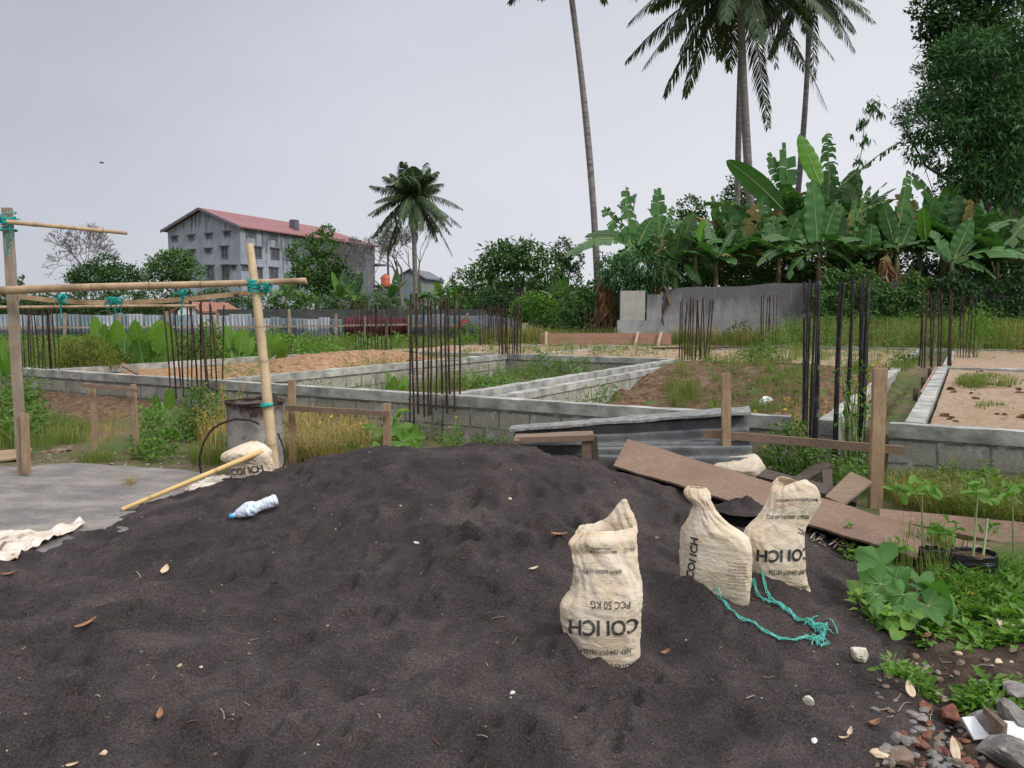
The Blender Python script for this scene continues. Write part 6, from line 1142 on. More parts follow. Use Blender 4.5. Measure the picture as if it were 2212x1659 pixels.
# ---------------- plants of the middle and near ground ----------------
def zat(x, y):
    return np.maximum(H(x, y), np.where((np.abs(x) < 5) & (y < 8.6), sandz(x, y), -9))
def spread(U0, U1, V0, V1, n, z0=0., ell=True, slope=0.):
    u = rng.uniform(-1, 1, int(n*1.6)+4); v = rng.uniform(-1, 1, len(u)); k = (u*u+v*v < 1) if ell else np.ones(len(u), bool); u = u[k][:n]; v = v[k][:n]
    U = (U0+U1)/2+u*(U1-U0)/2; V = (V0+V1)/2+v*(V1-V0)/2+slope*u*(U1-U0)/2
    q = np.array([G(a, b, z0) for a, b in zip(U, V)]).reshape(-1, 3); q[:, 2] = zat(q[:, 0], q[:, 1])-.01 if z0 < .5 else z0; return q
def herbs(mb, pos, h, sp, nl, L, Wd, seed=0, stem=True, up=.35, mi=0, smi=1):
    g = np.random.default_rng(seed); n = len(pos)
    if n == 0: return
    hh = h*g.uniform(.55, 1.2, n); ln = g.normal(size=(n, 2))*.22; top = pos+np.stack([ln[:, 0]*hh, ln[:, 1]*hh, hh], 1)
    t = g.random((n, nl))**.7; C = pos[:, None]+(top-pos)[:, None]*t[..., None]; az = g.uniform(0, 2*math.pi, (n, nl)); rr = sp*g.random((n, nl))*(.35+.65*np.sin(np.pi*np.clip(t, 0, 1)))
    C = C+np.stack([np.cos(az)*rr, np.sin(az)*rr, rr*.25], -1); D = np.stack([np.cos(az), np.sin(az), up+g.normal(size=(n, nl))*.4], -1); N = g.normal(size=(n, nl, 3))*.35+[0, 0, 1.]
    cards(mb, C.reshape(-1, 3), D.reshape(-1, 3), N.reshape(-1, 3), L*g.uniform(.55, 1.25, n*nl), Wd*g.uniform(.6, 1.2, n*nl), mi=mi)
    if stem: segs(mb, pos, top, np.full(n, .0035), np.full(n, .0018), 3, smi)
def tufts(mb, pos, h, n, sp, Wd=.006, seed=0, lean=.45, mi=0, droop=.6):
    g = np.random.default_rng(seed); k = len(pos)
    if k == 0: return
    C = np.repeat(pos, n, 0); a = g.uniform(0, 2*math.pi, len(C)); r = sp*np.sqrt(g.random(len(C))); C = C+np.stack([np.cos(a)*r, np.sin(a)*r, 0*a], 1)
    b = a+g.normal(size=len(C))*.8; l = lean*g.random(len(C)); blades(mb, C, h*g.uniform(.45, 1.15, len(C)), np.stack([np.cos(b)*l, np.sin(b)*l], 1), Wd*g.uniform(.7, 1.3, len(C)), mi, droop)
def stuff(name, mb, m):
    if mb.n: return tag(mb.build(name, m), kind='stuff')
def fan_leaf(mb, c, nrm, az, r, prof, cup=.15, mi=0, seed=0, nr=5, na=48, veins=False):
    """flat broad leaf spread round its stalk; prof(theta) gives the outline"""
    g = np.random.default_rng(seed); nrm = unit(nrm); e = unit(np.array([math.cos(az), math.sin(az), 0])-nrm*(nrm@np.array([math.cos(az), math.sin(az), 0]))); f_ = np.cross(nrm, e)
    th = np.linspace(0, 2*math.pi, na, endpoint=False); rho = np.linspace(0, 1, nr)[:, None]; R3 = rho*r*prof(th)[None]
    z = cup*r*(rho**2)*(np.cos(th*2+(g.random()*6))[None]*.7-.1)+.05*r*rho*np.sin(th*7+seed)[None]
    if veins:
        for a_ in (0, .75, -.75, 1.5, -1.5, 2.3, -2.3):
            q = np.linspace(0, .92, 7); rv = q*r*float(prof(np.array([a_]))[0]); zv = cup*r*q**2*.15+.05*r*q*math.sin(a_*7+seed)+.003; tube(mb, c+(rv*math.cos(a_))[:, None]*e+(rv*math.sin(a_))[:, None]*f_+zv[:, None]*nrm, np.linspace(.0022, .0006, 7), 3, 1, cap=False)
    V = c+R3[..., None]*(np.cos(th)[None, :, None]*e+np.sin(th)[None, :, None]*f_)+z[..., None]*nrm
    mb.add(V, [(i*na+j, i*na+(j+1) % na, (i+1)*na+(j+1) % na, (i+1)*na+j) for i in range(nr-1) for j in range(na)], mi)
heart = lambda th: .62+.38*np.cos(th)-.28*np.exp(-((np.abs(np.angle(np.exp(1j*(th-np.pi)))))/.25)**2)+.18*np.exp(-((np.abs(np.angle(np.exp(1j*th))))/.35)**2)
lobed = lambda th: .80+.12*np.cos(5*th)+.05*np.cos(15*th)-.45*np.exp(-((np.angle(np.exp(1j*(th-np.pi))))/.22)**2)
palmate = lambda th: .22+.78*np.clip(np.cos(3.5*(np.angle(np.exp(1j*th)))), -.0, 1)**.9*(.75+.25*np.cos(th/1.0))+.0
def leafy(name, label, cat, base, stalks, m, prof, rr, seed=0, grp=None, tilt=.5, smat='rib', blade=None, leafname='leaf'):
    """plant whose stalks each carry one big leaf; stalks = (U,V,y) leaf centres"""
    t = thing(name, base, label, cat, grp); g = np.random.default_rng(seed); mb = MB()
    for i, s_ in enumerate(stalks):
        c = P(s_[0], s_[1], s_[2]); mid = (base+c)/2+[0, 0, .05]+g.normal(size=3)*.01; tube(mb, [base, mid, c], [.008, .006, .004], 5)
    mb.build('stalks', M[smat], t)
    for i, s_ in enumerate(stalks):
        c = P(s_[0], s_[1], s_[2]); r = rr*(s_[3] if len(s_) > 3 else 1)*g.uniform(.85, 1.1); d = c-base; az = math.atan2(d[1], d[0])+g.normal()*.3 if abs(d[0])+abs(d[1]) > .02 else g.random()*6
        nrm = np.array([g.normal()*tilt*.5, -.55*tilt+g.normal()*tilt*.4, 1.]); mb = MB(); fan_leaf(mb, c, nrm, az, r, prof, .45, seed=seed*11+i, veins=prof is lobed); mb.build(leafname, [M[m if len(s_) < 5 else s_[4]], M['rib']], t, smooth=True)
    return t
M['squash'] = leafmat('squash_leaves', [(.05, .14, .035), (.09, .21, .055), (.14, .29, .085)], .6, .3, .25, 3)
# --- big upright leaves (taro like) behind the slat
def bigplant(label, U, V, y, tips, seed, m='fresh', wpx=34, grp='broad leaved green plants'):
    b0 = P(U, V, y); b0[2] = Hs(b0[0], b0[1]); t = thing('broad_leaved_plant', b0, label, 'plant', grp); g = np.random.default_rng(seed)
    for i, q in enumerate(tips):
        tp = P(q[0], q[1], y+g.uniform(-.3, .3)); st = b0+(tp-b0)*.38; mb = MB(); w = (q[2] if len(q) > 2 else wpx)*y/FPX
        pts = curve(b0, tp, .04, 26, .05*np.sign(q[0]-U)); k = 9; big_leaf(mb, pts[k:], w, [1, .25*g.normal(), .1], .22, 0, .3, seed*7+i, prof=lambda s: np.sin(np.pi*np.clip(s*.93+.07, 0, 1)**.9)**.6); tube(mb, pts, np.linspace(.014, .004, 26), 5, 1, cap=False); mb.build('leaf', [M[m], M['rib']], t, smooth=True)
    return t
bigplant('tallest bright broad-leaved plant under the teal twine clump', 235, 775, 16.6, [(205, 682, 30), (228, 700, 34), (252, 690, 36), (262, 710, 38), (215, 735, 36), (275, 735, 36), (190, 720, 26), (245, 740, 40)], 1)
bigplant('bright broad-leaved plant left of the outward bent rods', 318, 770, 16.8, [(292, 690, 38), (318, 705, 44), (345, 690, 42), (362, 695, 44), (300, 730, 44), (340, 740, 46), (362, 745, 38), (285, 745, 30), (325, 760, 40)], 2)
bigplant('smaller broad-leaved plant between the two bright ones', 275, 778, 16.2, [(250, 745, 30), (270, 730, 30), (290, 742, 30), (262, 760, 28), (300, 762, 30)], 3, 'mid')
bigplant('broad-leaved plant just left of the leaning bamboo post', 508, 775, 18.5, [(488, 702, 30), (505, 712, 30), (522, 708, 32), (500, 735, 32), (530, 740, 30), (545, 730, 26)], 4)
bigplant('broad-leaved plant just right of the leaning bamboo post', 590, 778, 18.5, [(575, 715, 30), (598, 720, 30), (612, 735, 28), (580, 740, 32), (615, 755, 26)], 5)
bigplant('pointed leaves sticking up inside the sunken cell left of the tall rods', 856, 845, 13.5, [(838, 800, 14), (852, 812, 18), (878, 812, 18), (835, 830, 18), (872, 832, 16)], 6)
bigplant('green plant at the far left edge beside the grey post', 12, 800, 14.8, [(8, 735, 22), (25, 742, 24), (-5, 760, 26), (20, 772, 20)], 7)
bigplant('two-leaved broad plant in the weeds left of the drum', 352, 895, 11.1, [(336, 850, 22), (368, 838, 26), (350, 868, 20), (312, 880, 16)], 8)
# --- shrubs as single things
def shrub(name, label, U, V, y, clumps, m, L, Wd, dens, seed, cat='shrub', grp=None, droopy=0.):
    b0 = P(U, V, y); b0[2] = Hs(b0[0], b0[1]); t = thing(name, b0, label, cat, grp); mb = MB(); crown(mb, clumps, y, L, Wd, dens*.45, thick=.8, droopy=droopy); mb.build('foliage', M[m], t)
    mb = MB(); g = np.random.default_rng(seed)
    for c in clumps:
        for k in range(3): e = P(c[0]+g.normal()*c[2]*.4, c[1]-c[3]*.3, y); tube(mb, [b0+[g.normal()*.05, 0, 0], (b0+e)/2+g.normal(size=3)*.05, e], [.010, .007, .003], 4)
    mb.build('stems', M['rib'], t); return t
shrub('fern_bush', 'yellow-green feathery bush on the wall left of the bright leaves', 190, 795, 15.4, [(160, 765, 34, 26), (205, 758, 44, 32), (245, 775, 34, 20), (180, 785, 50, 14), (140, 780, 26, 18), (150, 745, 20, 18), (200, 735, 24, 14)], 'olive', .07, .018, .9, 1)
shrub('leafy_bush', 'green bush behind the outward bent rods', 430, 780, 18.8, [(425, 745, 40, 34), (455, 725, 34, 30), (480, 755, 36, 26), (400, 760, 26, 22), (470, 780, 40, 14)], 'herb', .10, .06, .9, 2)
shrub('leafy_bush', 'bush of mixed weeds right of the bamboo post, before the fence', 555, 770, 20, [(550, 740, 40, 30), (600, 735, 34, 28), (640, 750, 34, 20), (680, 755, 40, 14), (720, 760, 26, 10), (560, 765, 50, 16)], 'fresh', .10, .06, .9, 3)
shrub('leafy_bush', 'dark leafy weeds hanging over the wall at the far left', 30, 900, 12.0, [(10, 860, 40, 26), (55, 848, 30, 20), (25, 900, 50, 34), (70, 870, 20, 18)], 'herb', .10, .05, 1., 4)
shrub('fern_bush', 'tall tangled weeds at the wall below the outward bent rods', 430, 985, 9.9, [(420, 900, 36, 60), (395, 940, 40, 46), (450, 930, 36, 50), (430, 850, 26, 34), (470, 880, 24, 36), (340, 945, 44, 36), (300, 960, 30, 22)], 'herb', .06, .025, .75, 5)
shrub('leafy_bush', 'weeds with soft green leaves left of the tangled weeds', 345, 985, 9.6, [(350, 920, 38, 36), (375, 955, 44, 30), (325, 900, 24, 26)], 'fresh', .075, .045, .6, 6)
shrub('leafy_bush', 'leafy weeds with yellow leaves climbing the black rod bundles', 1845, 1000, 7.25, [(1840, 840, 26, 30), (1862, 880, 26, 30), (1828, 900, 20, 26), (1850, 930, 18, 22), (1815, 800, 14, 12), (1862, 800, 14, 16)], 'fresh', .055, .035, .42, 7)
shrub('leafy_bush', 'green weeds with yellow leaves behind the plywood, left of the tall stake', 1690, 1050, 7.05, [(1665, 985, 50, 34), (1720, 975, 50, 36), (1630, 1000, 30, 22), (1765, 990, 40, 40), (1700, 1020, 60, 24), (1690, 935, 40, 22), (1820, 1020, 40, 30), (1720, 920, 26, 18)], 'herb', .05, .028, .85, 8)
shrub('leafy_bush', 'thin seedling shrub in front of the paired walls', 1285, 895, 9.6, [(1282, 850, 26, 28), (1318, 835, 18, 14), (1298, 870, 26, 20), (1250, 868, 24, 8), (1330, 850, 10, 16)], 'fresh', .045, .024, .32, 9)
shrub('leafy_bush', 'bush growing on the soil right of the paired walls, beyond the hollow', 1650, 785, 17.2, [(1640, 765, 44, 20), (1615, 770, 30, 16), (1670, 772, 26, 14), (1640, 750, 30, 12)], 'herb', .07, .03, .55, 10)
shrub('leafy_bush', 'round leafy weed on the wall line left of the trench end', 1960, 780, 16, [(1958, 770, 22, 12), (1940, 778, 14, 7)], 'mid', .07, .05, .8, 11)
shrub('leafy_bush', 'weeds in the sunken cell at its back left corner', 1180, 800, 15.5, [(1180, 785, 40, 18), (1215, 795, 40, 20), (1140, 800, 30, 16), (1250, 780, 26, 10), (1170, 765, 16, 8)], 'herb', .06, .035, .5, 12)
shrub('leafy_bush', 'fresh weeds in the sunken cell right of the tall rods', 1030, 840, 12.4, [(1030, 820, 30, 18), (1060, 830, 40, 16), (1090, 820, 30, 12), (1010, 835, 18, 14)], 'fresh', .055, .035, .6, 13)
shrub('leafy_bush', 'broad low leaves on the brown bank left, in front of the hollow wall', 1680, 820, 14.5, [(1690, 812, 10, 6)], 'fresh', .06, .04, .6, 14)
shrub('leafy_bush', 'bush against the stained wall right of the brown formwork', 1600, 725, 26.6, [(1600, 712, 26, 16), (1575, 722, 22, 10)], 'mid', .12, .07, .7, 15)
shrub('leafy_bush', 'tall green stems right of the trench end rods', 2110, 745, 19, [(2110, 690, 26, 40), (2090, 710, 20, 34), (2130, 715, 20, 26)], 'fresh', .09, .03, .55, 16)
# --- big leaf weed at the wall, right stake
b0 = P(832, 985, 8.7); b0[2] = .0
leafy('squash_plant', 'large pale-leaved vine plant around the short stake', 'plant', b0, [(868, 955, 8.5, 1.3), (845, 930, 8.8, 1.1), (880, 925, 8.8), (815, 940, 8.9, .9), (870, 890, 9.0, .8), (850, 900, 9.0, .8), (825, 968, 8.4, 1.1), (800, 925, 9.0, .7), (890, 945, 8.7, 1.1), (870, 972, 8.3, .9), (838, 885, 9.1, .7)], 'fresh', lobed, .135, 3, tilt=.9)
# --- foreground squash leaves at right
b0 = onsand(1930, 1300)
leafy('squash_plant', 'big lobed pale green leaves spreading at the right edge of the sand', 'plant', b0, [(1905, 1222, 4.25, 1.35), (1935, 1252, 4.1, 1.1), (1902, 1262, 4.05, 1.0), (1988, 1255, 4.15, 1.05), (1950, 1285, 3.95, .9), (2040, 1290, 3.95, 1.25), (2005, 1310, 3.85, .95), (1890, 1285, 3.95, .7), (1915, 1325, 3.8, .75), (1965, 1330, 3.75, .8), (2010, 1280, 4.0, .9), (1860, 1275, 4.05, .75, 'herb')], 'squash', lobed, .115, 5, tilt=1.1)
b0 = onsand(1942, 1345)
leafy('small_leafy_weed', 'small smooth-leaved weed under the big lobed leaves', 'plant', b0, [(1925, 1340, 3.7), (1945, 1325, 3.72), (1960, 1345, 3.66), (1938, 1362, 3.62), (1915, 1325, 3.8), (1975, 1325, 3.7)], 'fresh', heart, .055, 6, tilt=.6)
# --- papaya seedlings with bags
def f_poly(n, l, b):
    v = coord(n, l, (4, 4, 18)); t1 = noise(n, l, v, 2, 4); b.inputs['Base Color'].default_value = (.012, .012, .014, 1); b.inputs['Roughness'].default_value = .28; b.inputs['Specular IOR Level'].default_value = .6; bump(n, l, b, t1, .7, .02)
M['polybag'] = mat('black_polythene', f_poly)
def polybag(label, U, V, y, w, h, seed):
    c = P(U, V, y); t = thing('plant_bag', c, label, 'plant bag', 'black plastic bags of seedlings'); th = np.linspace(0, 2*math.pi, 48, endpoint=False); z = np.linspace(0, h, 16)[:, None]
    r = w/2*(1+.10*fbm(np.cos(th)[None]*2+seed, z*9+np.sin(th)[None]*2, 3, seed)+.05*pn(z*60, th[None]*2, seed)); V_ = np.stack([c[0]+r*np.cos(th), c[1]+r*np.sin(th)*.8, c[2]+z+.02*(z > h-.02)*pn(th*3, th*0+seed, 3)[None]], -1)
    mb = MB(); mb.add(V_, [(i*48+j, i*48+(j+1) % 48, (i+1)*48+(j+1) % 48, (i+1)*48+j) for i in range(15) for j in range(48)]); o = mb.build('bag', M['polybag'], t, smooth=True); md = o.modifiers.new('thickness', 'SOLIDIFY'); md.thickness = .003
    mb = MB(); rr = np.linspace(0, .93, 6)[:, None]*w/2; mb.add(np.stack([c[0]+rr*np.cos(th), c[1]+rr*np.sin(th)*.8, c[2]+h*.82+.01*fbm(rr*30*np.cos(th), rr*30*np.sin(th), 2, 2)], -1), [(i*48+j, i*48+(j+1) % 48, (i+1)*48+(j+1) % 48, (i+1)*48+j) for i in range(5) for j in range(48)]); mb.build('potting_soil', M['brownearth'], t); return c+np.array([0, 0, h*.8])
pb1 = polybag('black seedling bag nearer the right edge of the picture', 2100, 1246, 4.5, .26, .15, 1); pb2 = polybag('black seedling bag half hidden by grass, left of the other bag', 2010, 1236, 4.7, .15, .15, 2)
def papaya(label, base, stem_top, y, leaves, r, seed, grp='papaya seedlings'):
    t = thing('papaya_seedling', base, label, 'seedling', grp); tp = P(stem_top[0], stem_top[1], y); s = np.linspace(0, 1, 8)[:, None]; mb = MB(); tube(mb, base+(tp-base)*s, np.linspace(.008, .005, 8), 6)
    for u, v, dy in leaves: tube(mb, [tp, P(u, v, y+dy)], .0028, 4)
    mb.build('stem', M['rib'], t); g = np.random.default_rng(seed)
    for i, (u, v, dy) in enumerate(leaves): mb = MB(); c = P(u, v, y+dy); fan_leaf(mb, c, [g.normal()*.3, -.5+g.normal()*.3, 1.], g.random()*6.28, r*g.uniform(.8, 1.15), palmate, -.35, seed=seed+i, na=84, nr=5); mb.build('leaf', M['fresh'], t, smooth=True)
papaya('tallest papaya seedling, left of the seedling bags', onsand(1993, 1235), (1992, 1070), 4.9, [(1962, 1050, 0), (1992, 1042, .1), (2020, 1050, 0), (1975, 1062, -.1), (2008, 1066, -.1), (1945, 1062, 0)], .105, 1)
papaya('short pale papaya seedling between the two bags', pb2+[.10, -.02, -.02], (2040, 1148, )[:2], 4.7, [(2022, 1135, 0), (2050, 1125, .05), (2068, 1140, 0), (2035, 1152, -.05), (2058, 1158, -.05), (2010, 1148, .0)], .085, 2)
papaya('papaya seedling standing in the bag nearer the edge', pb1, (2112, 1070), 4.6, [(2092, 1045, 0), (2125, 1050, 0), (2150, 1062, 0), (2110, 1062, -.1), (2135, 1078, -.1), (2168, 1070, 0)], .10, 3)
papaya('thin papaya seedling at the rear of the edge bag', pb1+[.07, .02, 0], (2134, 1120), 4.65, [(2120, 1145, 0), (2150, 1150, 0), (2140, 1135, .05)], .06, 4)
papaya('tiny papaya seedling on the sand below the plywood edge', onsand(1938, 1228), (1938, 1185), 4.45, [(1925, 1175, 0), (1945, 1170, 0), (1958, 1182, 0), (1930, 1190, 0)], .07, 5)
papaya('papaya seedling growing at the right edge of the picture, behind the board', P(2190, 1200, 5.1), (2186, 1060), 5.1, [(2170, 1045, 0), (2195, 1050, 0), (2215, 1060, 0), (2180, 1065, -.1)], .10, 6)
# --- uncountable growth
mb = MB()                                                  # long dry yellow grass at the wall foot
tufts(mb, spread(615, 800, 925, 1015, 95, 0.), .34, 46, .13, .006, 1, 1.15); tufts(mb, spread(600, 700, 910, 970, 20, 0.), .42, 30, .13, .006, 2, .9); tufts(mb, spread(440, 500, 915, 1000, 26, 0.), .40, 30, .1, .005, 3, .6)
tufts(mb, spread(1930, 2400, 1075, 1145, 110, 0., slope=.14), .25, 34, .13, .005, 4, 1.1); tufts(mb, spread(160, 300, 880, 950, 20, .1), .16, 20, .12, .005, 5, .6); tufts(mb, spread(250, 290, 1040, 1050, 2, .03), .13, 46, .04, .004, 6, 1.2, droop=.2)
tufts(mb, spread(560, 760, 835, 850, 40, .3), .30, 20, .12, .005, 7, .5); stuff('dry_grass', mb, M['grassdry'])
mb = MB()                                                  # green grass
tufts(mb, spread(620, 830, 960, 1012, 40, 0.), .26, 30, .12, .006, 11, .6); tufts(mb, spread(1920, 2420, 1070, 1145, 190, 0., slope=.14), .26, 34, .13, .006, 12, 1.0); tufts(mb, spread(-200, 190, 905, 975, 260, 0.), .22, 26, .14, .006, 13, .5)
tufts(mb, spread(1900, 2080, 1170, 1290, 24, 0.), .26, 26, .05, .004, 14, .35); tufts(mb, spread(2065, 2195, 812, 840, 46, .53), .11, 34, .12, .006, 15, .9); tufts(mb, spread(1440, 1500, 850, 890, 26, .05), .35, 26, .12, .006, 16, .5)
tufts(mb, spread(1480, 1800, 745, 790, 90, .55), .22, 24, .14, .007, 17, .5); tufts(mb, spread(1790, 1985, 760, 815, 120, .45), .22, 24, .14, .007, 18, .5); tufts(mb, spread(1500, 1780, 830, 900, 110, .1), .20, 22, .13, .006, 19, .5)
tufts(mb, spread(150, 300, 985, 1002, 18, 0.), .12, 30, .12, .005, 20, .7); tufts(mb, spread(400, 500, 975, 1010, 18, 0.), .22, 26, .08, .005, 21, .5); tufts(mb, spread(690, 1030, 790, 850, 110, .1), .42, 24, .15, .007, 22, .5); tufts(mb, spread(560, 900, 770, 800, 60, .45), .12, 24, .15, .007, 23, .5)
tufts(mb, spread(1000, 1440, 780, 815, 60, .1), .35, 22, .15, .007, 24, .5); tufts(mb, spread(1480, 1520, 740, 780, 14, .5), .35, 24, .1, .008, 25, .5); tufts(mb, spread(2090, 2170, 872, 882, 5, .53), .07, 24, .08, .005, 26, .7)
tufts(mb, spread(-300, 500, 720, 790, 300, .2), .40, 22, .2, .01, 27, .5); stuff('grass', mb, M['grassgreen'])
mb = MB()                                                  # tall rank grass in front of the back wall, right
def field(mb, n, y0, y1, U0, U1, h, seed, nb=26, sp=.22, Wd=.012, side=0):
    g = np.random.default_rng(seed); y = g.uniform(y0, y1, n); U = g.uniform(U0, U1, n); x = (U-1106)/FPX*y; pos = np.stack([x, y, H(x, y)-.02], 1); a_, b_ = ab(x, y); pos = pos[(b_ > 17.5) | (y > 26.5) | (a_ < -9.2)]; hh = h
    tufts(mb, pos, hh, nb, sp, Wd, seed, .45)
field(mb, 460, 20.5, 27, 1700, 2500, 1.0, 31, 26, .3); field(mb, 160, 24.5, 27.4, 1440, 1720, .50, 32); field(mb, 200, 26.5, 28.5, 1040, 1340, .65, 33); field(mb, 60, 17.5, 21.5, 2080, 2600, .6, 38); stuff('tall_grass', mb, M['grassgreen'])
mb = MB(); field(mb, 150, 20.5, 26.5, 1760, 2500, .95, 34, 20, .3); field(mb, 60, 25.5, 27.5, 1380, 1700, .7, 35, 20); field(mb, 40, 26, 28, 1050, 1180, .8, 39, 20); stuff('tall_dry_grass', mb, M['grassdry'])
mb = MB(); field(mb, 900, 26, 46, -60, 1050, .55, 36, 16, .4, .02); field(mb, 500, 19, 30, -60, 640, .6, 37, 18, .3, .014); stuff('field_grass', mb, M['grassgreen'])
mb = MB(); g = np.random.default_rng(71)                  # clods strewn over the tan soil
for i in range(620):
    a_, b_ = (g.uniform(5.5, 9.5), g.uniform(.3, 8.8)) if i % 3 else (g.uniform(-8, 9), g.uniform(9.3, 14)); q = F(a_, b_, .535); r = .008+.035*g.random()**4; rock(mb, q, r, i, (1.3, .9, .6), 6, .02) if r > .02 else mb.add(q+r*np.array([[1, 0, 0], [-1, 0, 0], [0, 1, 0], [0, -1, 0], [0, 0, .8]]), [(0, 2, 4), (2, 1, 4), (1, 3, 4), (3, 0, 4)])
stuff('soil_clods', mb, M['brownearth'])
WM = [M['herb'], M['rib']]
mb = MB()                                                  # mixed broadleaf weeds
for a in [(440, 640, 850, 930, 50, 0, .5, .12, 20, .06, .03), (640, 800, 880, 930, 40, 0, .45, .12, 18, .05, .025), (-200, 140, 790, 870, 60, .2, .4, .15, 22, .08, .045), (960, 1120, 950, 975, 20, 0, .16, .1, 18, .05, .03), (-120, 120, 880, 970, 120, 0, .35, .10, 22, .08, .045), (440, 640, 930, 1000, 60, 0, .30, .10, 20, .06, .03), (620, 820, 965, 1010, 30, 0, .2, .1, 18, .07, .04), (790, 900, 950, 985, 30, 0, .22, .1, 20, .07, .045), (900, 1000, 930, 985, 24, 0, .25, .08, 18, .05, .03),
          (690, 860, 780, 850, 70, .05, .40, .12, 24, .06, .035), (940, 1440, 780, 850, 150, .05, .38, .12, 22, .07, .04), (1500, 1780, 800, 900, 90, .1, .16, .1, 18, .06, .035), (280, 400, 960, 1000, 30, 0, .18, .1, 20, .06, .04), (600, 760, 735, 772, 60, .3, .3, .15, 22, .09, .05),
          (2000, 2300, 1060, 1130, 40, 0, .28, .1, 20, .07, .04), (1780, 1920, 985, 1090, 40, 0, .3, .1, 18, .06, .035), (1920, 2160, 700, 760, 60, .5, .6, .2, 24, .10, .04), (350, 480, 780, 800, 30, .3, .3, .1, 20, .07, .04), (-100, 150, 760, 790, 60, .3, .4, .15, 22, .10, .05), (1090, 1330, 728, 742, 60, .5, .45, .15, 24, .1, .05)]:
    herbs(mb, spread(*a[:6]), a[6], a[7], a[8], a[9], a[10], int(a[0])+500)
g = np.random.default_rng(5); n = 260; y = g.uniform(20, 27.2, n); U = g.uniform(1650, 2450, n); x = (U-1106)/FPX*y; herbs(mb, np.stack([x, y, H(x, y)], 1), .95, .35, 34, .13, .03, 77)
n = 420; y = g.uniform(22, 45, n); U = g.uniform(-60, 1060, n); x = (U-1106)/FPX*y; p = np.stack([x, y, H(x, y)], 1); a_, b_ = ab(x, y); herbs(mb, p[(b_ > 17) | (a_ < -9.4)], .6, .3, 24, .16, .09, 78); stuff('weeds', mb, WM)
mb = MB()                                                  # low cover at the right foreground
herbs(mb, spread(2000, 2500, 1230, 1345, 420, 0.03), .11, .07, 30, .05, .010, 901, stem=False, up=.5); herbs(mb, spread(2020, 2260, 1235, 1310, 160, .03), .14, .07, 30, .055, .011, 902, stem=False, up=.6)
stuff('ferny_ground_cover', mb, [M['fresh'], M['rib']])
mb = MB()
herbs(mb, spread(1990, 2230, 1325, 1400, 60, .03), .09, .06, 14, .06, .04, 903); herbs(mb, spread(2080, 2240, 1455, 1530, 34, .03), .10, .06, 16, .06, .036, 904); herbs(mb, spread(1905, 2020, 1440, 1485, 26, .03), .07, .05, 16, .04, .022, 905); herbs(mb, spread(1870, 1980, 1300, 1370, 26, .03), .10, .06, 12, .06, .04, 906)
herbs(mb, spread(2150, 2260, 1280, 1390, 24, .03), .13, .06, 12, .08, .05, 907); herbs(mb, spread(1820, 1960, 1150, 1220, 22, .03), .10, .05, 12, .05, .03, 908); herbs(mb, spread(2180, 2300, 1200, 1300, 20, .03), .08, .08, 16, .05, .03, 909); stuff('low_weeds', mb, [M['fresh'], M['rib']])
mb = MB(); herbs(mb, spread(2000, 2120, 1220, 1320, 14, .05), .14, .04, 4, .05, .02, 910); herbs(mb, spread(1600, 1780, 930, 1040, 30, 0.), .5, .1, 4, .05, .03, 911); herbs(mb, spread(1820, 1880, 980, 1010, 16, 0.), 1.1, .15, 5, .05, .03, 912); herbs(mb, spread(640, 900, 960, 985, 16, 0.), .5, .1, 2, .06, .04, 913); herbs(mb, spread(900, 1000, 930, 970, 6, 0.), .4, .1, 3, .05, .03, 914)
herbs(mb, spread(420, 520, 930, 985, 18, 0.), .75, .12, 3, .05, .03, 915); herbs(mb, spread(380, 640, 830, 880, 20, .2), .3, .1, 3, .05, .03, 921); stuff('yellow_leaves', mb, M['yellowleaf'])
mb = MB(); herbs(mb, spread(430, 640, 900, 1000, 60, 0.), .45, .12, 16, .05, .012, 916); herbs(mb, spread(1450, 1560, 800, 870, 30, .2), .2, .1, 12, .05, .012, 917); herbs(mb, spread(560, 680, 840, 860, 30, .0), .5, .1, 12, .05, .012, 919); stuff('dead_weeds', mb, [M['grassdry'], M['twig']])
# red flowers far off near the fence
t = thing('flower_bush', P(1000, 725, 38), 'small bush with red flowers in front of the blue fence', 'shrub'); mb = MB(); crown(mb, [(1003, 700, 14, 12), (985, 712, 12, 10), (1020, 712, 16, 12)], 38, .12, .06, .5); mb.build('foliage', M['herb'], t)
M['red'] = simple('red_petals', [(.3, (.55, .03, .04)), (.7, (.75, .06, .07))], 3, bs=0)
for i, (u, v) in enumerate(((1000, 692), (1008, 693), (984, 706), (995, 698))): mb = MB(); cards(mb, P(u, v, 37.7)+rng.normal(size=(16, 3))*.05, rdir(16), rdir(16), .10, .06); mb.build('flower', M['red'], t)

# ---------------- rubble and litter ----------------
M['stone'] = simple('grey_stone', [(.3, (.10, .095, .09)), (.5, (.20, .185, .17)), (.7, (.32, .30, .27))], 14, bs=.6, bd=.006)
M['brown_stone'] = simple('brown_stone', [(.3, (.11, .075, .055)), (.7, (.26, .19, .14))], 14, bs=.6, bd=.006)
M['brick'] = simple('broken_brick', [(.3, (.07, .035, .026)), (.5, (.19, .07, .048)), (.7, (.28, .15, .11))], 16, bs=.6, bd=.006)
M['tile'] = simple('white_tile', [(.3, (.66, .67, .68)), (.7, (.78, .79, .80))], 6, rough=.3, bs=0)
M['pumice'] = simple('pale_stone', [(.3, (.20, .17, .12)), (.42, (.52, .48, .38)), (.7, (.70, .66, .55))], 16, bs=.7, bd=.006)
M['dryleaf'] = simple('fallen_leaf', [(.3, (.15, .07, .04)), (.5, (.30, .15, .08)), (.7, (.44, .28, .16))], 30, rough=.7, bs=.3, bd=.003)
